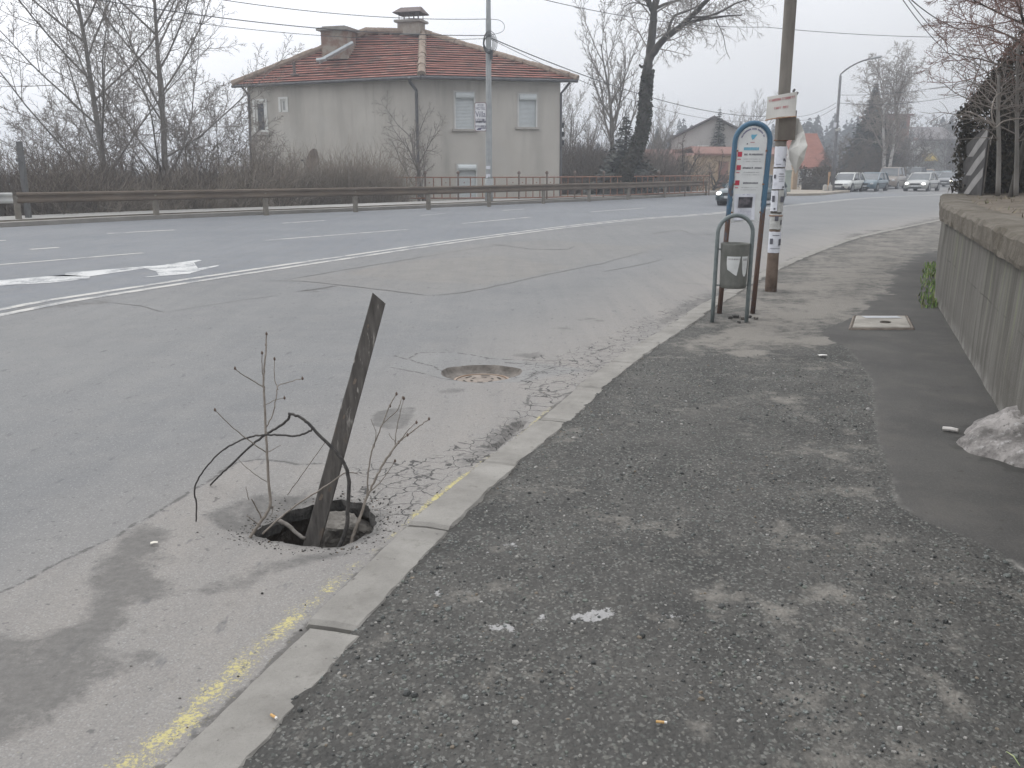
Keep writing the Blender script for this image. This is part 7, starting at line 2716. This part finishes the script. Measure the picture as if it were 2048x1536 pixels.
# gnarled orchard tree
GN = [dict(n=6, wig=.35, up=.0, t0=.35, seg=6, sides=7, rend=.5, mb=0, shape=.2),
      dict(n=8, ang=50, ratio=.95, rr=.55, wig=.45, up=.06, t0=.2, seg=7, sides=5, rend=.25, rmin=.03, mb=0),
      dict(n=7, ang=50, ratio=.42, rr=.5, wig=.45, up=.07, t0=.15, seg=5, sides=3, rend=.35, rmin=.02, mb=1),
      dict(n=4, ang=50, ratio=.5, rr=.6, wig=.4, up=.06, t0=.1, seg=3, sides=3, rend=.5, rmin=.014, mb=1),
      dict(n=0, ang=50, ratio=.5, rr=.6, wig=.3, up=.05, t0=.1, seg=2, sides=3, rend=.6, rmin=.011, mb=1)]
gt = bare_tree('orchard_tree', 'dark gnarled bare tree before the beige annex', 17, 2.6, .17, GN, m_barkd, m_shrub, group='gnarled orchard trees')
gt.location = at(1386, 63, -.3)
copy_thing(gt, 'leaning gnarled bare tree nearer the bus stop sign', at(1424, 66, -.4), 2.5, .8)
copy_thing(gt, 'gnarled bare tree partly hidden by the ivy trunk', at(1308, 70, -.4), 4.1, .75)

# conifers
m_need = vcol("conifer_needles", .85, noise_s=1.2)
def spruce(name, label, seed, H, Rb, cols, group=None, dens=1.0, stem=True):
    rnd = random.Random(seed)
    t = thing(name, label, 'conifer', (0, 0, 0), group)
    mb = MB()
    mb.tube([Vector((0, 0, -.3)), Vector((0, 0, H * .5)), Vector((0, 0, H))], [Rb * .09, Rb * .06, .01], 7, False)
    mb.build('trunk', m_barkd, t)
    mb = MB()
    z = H * .04
    while z < H * .98:
        f = z / H
        rad = Rb * 1.45 * (1 - f) ** 1.05 * (1 + .22 * noise.noise((z * 2.3, seed, 1))) + .05
        n = max(5, int((8 + 18 * (1 - f)) * dens))
        for k in range(n):
            a = rnd.random() * 6.28
            L = rad * rnd.uniform(.6, 1.12)
            d = Vector((math.cos(a), math.sin(a), 0))
            dr = rnd.uniform(.12, .42)
            m = max(3, int(L / .22))
            for i in range(m):
                s = ((i + .5) / m) ** .6 * rnd.uniform(.9, 1.08)
                p = Vector((0, 0, z)) + d * L * s + Vector((0, 0, -dr * L * s * s + .05 * L * s))
                w = (.20 + .14 * (1 - s)) * (.6 + .6 * rnd.random()) * min(1.5, Rb * .5) * (.35 + .65 * (1 - f))
                u = Vector((-d.y, d.x, rnd.gauss(0, .25))).normalized()
                g = (d + Vector((rnd.gauss(0, .3), rnd.gauss(0, .3), rnd.uniform(-.6, .15)))).normalized()
                c = cols[rnd.randint(0, len(cols) - 1)]
                mb.col = c
                for sgn in (-1, 1):
                    tip = p + u * sgn * w * 1.5 + g * w * .9
                    mb.poly([p - g * w * .35, p + u * sgn * w * .8 - g * w * .25, tip, p + g * w * .55])
        z += H * rnd.uniform(.022, .034) / max(.6, dens)
    mb.col = None
    mb.build('crown', m_need, t)
    return t
GC = [(.030, .042, .034), (.040, .052, .040), (.050, .060, .044), (.026, .034, .030)]
GG = [(.075, .082, .070), (.095, .10, .085), (.06, .066, .058), (.11, .112, .098)]
s1 = spruce('spruce', 'dark green spruce beside the white trunked birch', 3, 10.8, 2.9, GC, None, 1.9)
s1.location = at(1737, 96, -.3)
s2 = spruce('young_spruce', 'grey green young spruce left of the ivy covered trunk', 8, 5.6, 2.3, GG, None, .95)
s2.location = at(1250, 57, -.6)
s3 = spruce('slim_conifer', 'slim dark conifer in front of the white gabled house', 13, 6.2, 1.75, GC + GG[:2], None, 1.0)
s3.location = at(1434, 91, -.4)
s3.scale = (.95, .95, 1.30)
GD = 'dark distant spruces'
copy_thing(s1, 'dark hazy spruce behind the ivy covered trunk', at(1312, 130, -1), 1, .8, GD)
copy_thing(s1, 'dark hazy spruce above the low dull red roof', at(1345, 135, -1), 2, .72, GD)
for px_, D_, s_, lb_2 in ((1778, 128, .66, 'dark hazy spruce under the brick red building, left'), (1806, 132, .70, 'dark hazy spruce under the brick red building, right'), (1838, 140, .72, 'dark hazy spruce left of the shop building'), (1756, 120, .62, 'dark hazy spruce just right of the big spruce')):
    copy_thing(s1, lb_2, at(px_, D_, -1), px_, s_, GD)
copy_thing(s3, 'small dark conifer beside the red roofed house', at(1650, 92, -.5), 2, .72, GD)

# birch
BI = [dict(n=12, wig=.10, up=.02, t0=.28, seg=10, sides=7, rend=.2, mb=0, shape=.5),
      dict(n=9, ang=32, ratio=.5, rr=.4, wig=.2, up=.05, t0=.15, seg=6, sides=4, rend=.25, rmin=.03, mb=1),
      dict(n=8, ang=42, ratio=.5, rr=.5, wig=.25, up=-.02, t0=.1, seg=5, sides=3, rend=.4, rmin=.022, mb=1),
      dict(n=5, ang=42, ratio=.55, rr=.6, wig=.25, up=-.09, t0=.1, seg=4, sides=3, rend=.5, rmin=.017, mb=1),
      dict(n=0, ang=40, ratio=.6, rr=.7, wig=.25, up=-.12, t0=.1, seg=3, sides=3, rend=.6, rmin=.014, mb=1)]
bt = bare_tree('birch', 'pale twin stemmed birch with drooping twigs right of the spruce', 23, 10.5, .20, BI, m_birch, m_twigp,
               [(Vector((0, 0, -.2)), Vector((-.17, 0, 1)), 10.6, .20), (Vector((.1, 0, -.2)), Vector((.16, .05, 1)), 10.2, .19)])
bt.location = at(1772, 89, -.2)
# brown leafless shrub belt below birch and spruce
bb_ = bare_tree('roadside_thicket', 'brown leafless bush behind the white hatchback', 31, 4.0, .08, BUSHT, m_shrub, m_shrub, group='brown leafless bushes behind the parked cars', cat='shrub')
bb_.location = at(1705, 82, -.3)
for k, (px, D, s, lb) in enumerate(((1745, 84, .95, 'brown leafless bush between the white and blue cars'), (1790, 90, 1.1, 'brown leafless bush under the birch behind the blue car'), (1830, 100, 1.25, 'brown leafless bush right of the birch stems'), (1670, 88, 1.0, 'brown leafless bush above the clipped hedge'),
                                     (1860, 150, 2.2, 'hazy brown tree mass before the shop roof'), (1895, 135, 1.9, 'hazy brown tree over the shop with the yellow awning'), (1815, 128, 2.0, 'hazy brown tree below the brick red building'), (1760, 118, 1.8, 'hazy brown tree behind the birch'), (1915, 110, 1.2, 'brown bush just left of the chevron board'))):
    copy_thing(bb_, lb, at(px, D, -.3), k * 1.7, s)
copy_thing(ub, 'round hazy bare tree on the skyline behind the bus stop', at(1500, 150, -1), 1.2, (1.25, 1.25, 1.05))
copy_thing(ub, 'second round hazy bare tree on the skyline left of the white banner', at(1465, 160, -1), 2.9, (1.2, 1.2, 1.0))

# clipped brown hedge by the verge
def hedge(name, label, pts, h, w, n, cols, seed, leaf=.10, top=.12, cat='hedge', bias=1.0):
    rnd = random.Random(seed)
    t = thing(name, label, cat, tuple(pts[0]))
    mb = MB()
    segs = list(zip(pts, pts[1:]))
    tot = sum((b - a).length for a, b in segs)
    hh = h if callable(h) else (lambda s: h)
    for a, b in segs:                       # dark woody core
        d = (b - a).normalized()
        nn = Vector((-d.y, d.x, 0))
        k = max(2, int((b - a).length / .5))
        rg = []
        for i in range(k + 1):
            p = lerp(a, b, i / k) + (d * .3 if i == 0 and a is pts[0] else Vector())
            H_ = hh(i / k) - leaf * 3.2
            j = .12 * noise.noise((p.x, p.y, seed))
            rg.append([p - nn * (w * .2 + j), p - nn * (w * .22 + j) + Vector((0, 0, H_ * .5)), p - nn * w * .1 + Vector((0, 0, H_ * .85)), p + nn * w * .1 + Vector((0, 0, H_ * .85)), p + nn * (w * .22 + j) + Vector((0, 0, H_ * .5)), p + nn * (w * .2 + j)])
        mb.loft(rg, True, True)
    mb.build('branches', m_barkd, t)
    mb = MB()
    for k in range(n):
        s = rnd.random() ** bias * tot
        acc = 0
        for a, b in segs:
            L = (b - a).length
            if s <= acc + L: break
            acc += L
        f = min(1, max(0, (s - acc) / L))
        p = lerp(a, b, f)
        d = (b - a).normalized()
        nn = Vector((-d.y, d.x, 0))
        H_ = hh(s / tot) * (1 + top * noise.noise((p.x * 1.7, p.y * 1.7, seed)))
        z = H_ * rnd.random() ** .8
        edge = 1 - max(0, (z / H_ - .75) / .25) ** 2 * .7
        off = (w / 2) * edge * (1 + .25 * noise.noise((p.x * 2, z * 2, seed))) * rnd.uniform(.72, 1.05) * (1 if rnd.random() < .7 else -1)
        if z > H_ * .9: off *= rnd.random()
        c = p + nn * off + Vector((0, 0, z)) + d * rnd.gauss(0, .05)
        s_ = leaf * rnd.uniform(.5, 1.3)
        u = Vector((rnd.gauss(0, 1), rnd.gauss(0, 1), rnd.gauss(0, .6))).normalized()
        v = Vector((rnd.gauss(0, .5), rnd.gauss(0, .5), 1)).normalized()
        mb.col = cols[rnd.randint(0, len(cols) - 1)]
        mb.poly([c - u * s_ * .5, c + v * s_ * .3 + u * s_ * .1, c + u * s_ * .5 + v * s_ * .5, c + v * s_])
    mb.col = None
    mb.build('foliage', vcol(name + "_leaf", .85, noise_s=1.5), t)
    return t
HB = [(.085, .068, .055), (.11, .088, .07), (.065, .055, .047), (.095, .085, .062)]
a, b = P(1598, 340, 69.5), P(1662, 340, 68.5)
hedge('clipped_hedge', 'clipped brown beech hedge behind the beige verge', [Vector((a.x, 69.5, 0)), Vector((b.x, 68.5, 0)), Vector((b.x + .8, 74, 0))], 1.75, .9, 3800, HB, 4, .14)

# dark thuja hedge on the bank
TH = [(.055, .052, .037), (.07, .064, .046), (.042, .039, .03), (.09, .074, .054), (.034, .03, .025), (.105, .088, .068)]
a = P(1940, 340, 16.0)
hpts = [Vector((a.x + .05, 16.0, 1.2)), Vector((a.x + .9, 14.9, 1.2)), Vector((a.x + 2.4, 13.9, 1.2)), Vector((a.x + 5.5, 12.8, 1.2))]
hg = hedge('thuja_hedge', 'tall dark shaggy thuja hedge on the bank behind the wall', hpts, lambda s: 1.45 + 1.05 * min(1, s / .10) ** .7 + .35 * min(1, max(0, (s - .1) / .25)), 1.25, 60000, TH, 7, .066, .2, bias=1.5)
# reddish bare tree over the hedge
RT = [dict(n=11, wig=.12, up=.04, t0=.42, seg=9, sides=8, rend=.25, mb=0, shape=.3),
      dict(n=9, ang=62, ratio=.56, rr=.36, wig=.22, up=.01, t0=.12, seg=7, sides=5, rend=.25, rmin=.010, mb=0),
      dict(n=10, ang=48, ratio=.5, rr=.5, wig=.3, up=.02, t0=.1, seg=5, sides=4, rend=.35, rmin=.0065, mb=1),
      dict(n=7, ang=48, ratio=.5, rr=.6, wig=.3, up=.03, t0=.1, seg=4, sides=3, rend=.5, rmin=.0048, mb=1),
      dict(n=0, ang=48, ratio=.6, rr=.6, wig=.3, up=.03, t0=.1, seg=3, sides=3, rend=.6, rmin=.0036, mb=1)]
t = bare_tree('reddish_tree', 'bare tree with reddish twigs rising through the thuja hedge', 52, 4.4, .055, RT, m_barkd, m_twigr, group='thin bare trees on the bank')
t.location = at(2022, 13.2, 1.15)
t2 = copy_thing(t, 'second reddish bare tree at the right picture edge on the bank', at(2100, 13.6, 1.15), 2.1, 1.0)
# thin pale stems in front of the hedge
mbx = None
for k, (x0, x1, y1, lb) in enumerate(((1996, 1998, 150, 'pale thin trunk before the hedge under the reddish crown'), (2032, 2036, 90, 'pale thin trunk before the hedge at the right picture edge'))):
    mb = MB()
    Y = 13.0 + .1 * k
    pth = smooth_curve([P(x0, 392, Y), P(x0 + 2, 300, Y), P(x1 - 2, 220, Y + .05), P(x1, y1, Y + .1)], 5)
    tt = thing('thin_tree', lb, 'tree', tuple(pth[0]))
    mb.tube(pth, [lerp(.035, .02, i / (len(pth) - 1)) for i in range(len(pth))], 7)
    mb.build('trunk', m_bark, tt, True)
    mb = MB()
    rnd = random.Random(60 + k)
    o_ = [MB(), mb]
    for j in range(16):
        i = rnd.randint(6, len(pth) - 2)
        grow(rnd, o_, pth[i], Vector((rnd.gauss(0, 1), rnd.gauss(0, .6), rnd.uniform(.1, .8))), rnd.uniform(.5, 1.1), .010, 2, RT[:4])
    mb.build('crown', m_twig, tt)
mb = MB()
mb.tube(smooth_curve([P(1930, 222, 13.1), P(1950, 228, 13.0), P(1975, 243, 12.9), P(1990, 255, 12.9), P(2006, 243, 12.9), P(2030, 238, 12.9), P(2060, 236, 12.9)], 5), .010, 5)
mb.tube(smooth_curve([P(1990, 255, 12.9), P(1983, 225, 12.9), P(1990, 195, 13), P(2003, 185, 13)], 5), .010, 5)
tag(mb.build('bramble', m_twigp, None, True), 'pale bramble stems arching before the dark thuja hedge', 'bramble')

# far forest that reads as one mass
def forest(name, label, rows, seed, cols):
    rnd = random.Random(seed)
    mb = MB()
    for (px, py, Y, wd) in rows:
        top = P(px, py, Y)
        H_ = top.z + 3
        base = Vector((top.x, Y + rnd.uniform(-6, 6), -3))
        Rb = wd * rnd.uniform(.8, 1.2)
        n = 150
        for k in range(n):
            f = rnd.random() ** .9
            rad = Rb * (1 - f) ** .75 * rnd.uniform(.35, 1.08)
            a = rnd.random() * 6.28
            p = base + Vector((math.cos(a) * rad, math.sin(a) * rad, H_ * (.12 + .88 * f)))
            s = Rb * .52 * (1.12 - f) * rnd.uniform(.6, 1.2)
            d = Vector((math.cos(a), math.sin(a), -.5)).normalized()
            u = Vector((-math.sin(a), math.cos(a), rnd.gauss(0, .3)))
            mb.col = cols[rnd.randint(0, len(cols) - 1)]
            mb.poly([p - u * s, p + Vector((0, 0, s * .9)), p + u * s, p + d * s * 1.4])
        mb.tube([base, base + Vector((0, 0, H_))], [Rb * .12, .05], 5, False)
    return tag(mb.build(name, m_need), label, 'forest', kind='stuff')
rnd = random.Random(77)
rows = []
for x in range(1360, 1720, 7):
    rows.append((x + rnd.uniform(-3, 3), 252 + 10 * math.sin(x * .05) + rnd.uniform(-14, 16), rnd.uniform(190, 230), 3.4))
for x in range(1560, 1700, 8):
    rows.append((x + rnd.uniform(-3, 3), 240 + rnd.uniform(-12, 14), rnd.uniform(200, 240), 3.4))
for x in range(1800, 1960, 6):
    y = 262 - 34 * math.exp(-((x - 1895) / 38) ** 2)
    rows.append((x + rnd.uniform(-3, 3), y + rnd.uniform(-10, 14), rnd.uniform(190, 230), 3.2))
for x in range(1822, 1950, 6):
    rows.append((x + rnd.uniform(-3, 3), 282 - 26 * math.exp(-((x - 1905) / 34) ** 2) + rnd.uniform(-10, 10), rnd.uniform(158, 178), 2.6))
for x in range(1950, 2300, 9):
    rows.append((x, 235 + rnd.uniform(-14, 14), rnd.uniform(190, 230), 3.6))
for x in range(1130, 1360, 7):
    rows.append((x + rnd.uniform(-3, 3), 300 + rnd.uniform(-16, 12) - 22 * math.exp(-((x - 1330) / 40) ** 2), rnd.uniform(170, 230), 3.2))
forest('forest', 'hazy blue grey conifer forest along the skyline', rows, 3, [(.026, .034, .034), (.036, .043, .042), (.046, .05, .047)])
rows = []
for x in range(-500, 560, 12):
    rows.append((x + rnd.uniform(-5, 5), 352 + rnd.uniform(-10, 8) + 6 * math.sin(x * .02), rnd.uniform(230, 290), 4.5))
forest('treeline', 'very faint tree line low in the valley on the left', rows, 5, [(.05, .052, .05), (.06, .06, .055)])

# ================================================================== HAZE
mh = bpy.data.materials.new("haze_air")
mh.use_nodes = True
nt_ = mh.node_tree
for n in list(nt_.nodes):
    if n.type != 'OUTPUT_MATERIAL':
        nt_.nodes.remove(n)
vol = nt_.nodes.new("ShaderNodeVolumePrincipled")
vol.inputs['Color'].default_value = (.86, .90, .96, 1)
vol.inputs['Density'].default_value = 0.0023
vol.inputs['Anisotropy'].default_value = 0.2
nt_.links.new(vol.outputs[0], [n for n in nt_.nodes if n.type == 'OUTPUT_MATERIAL'][0].inputs['Volume'])
mb = MB()
mb.box((0, 195, 3.5), (900, 540, 34))
hz = mb.build('haze', mh)
tag(hz, 'thin pale winter haze filling the air', 'haze', kind='stuff')
hz.display_type = 'WIRE'
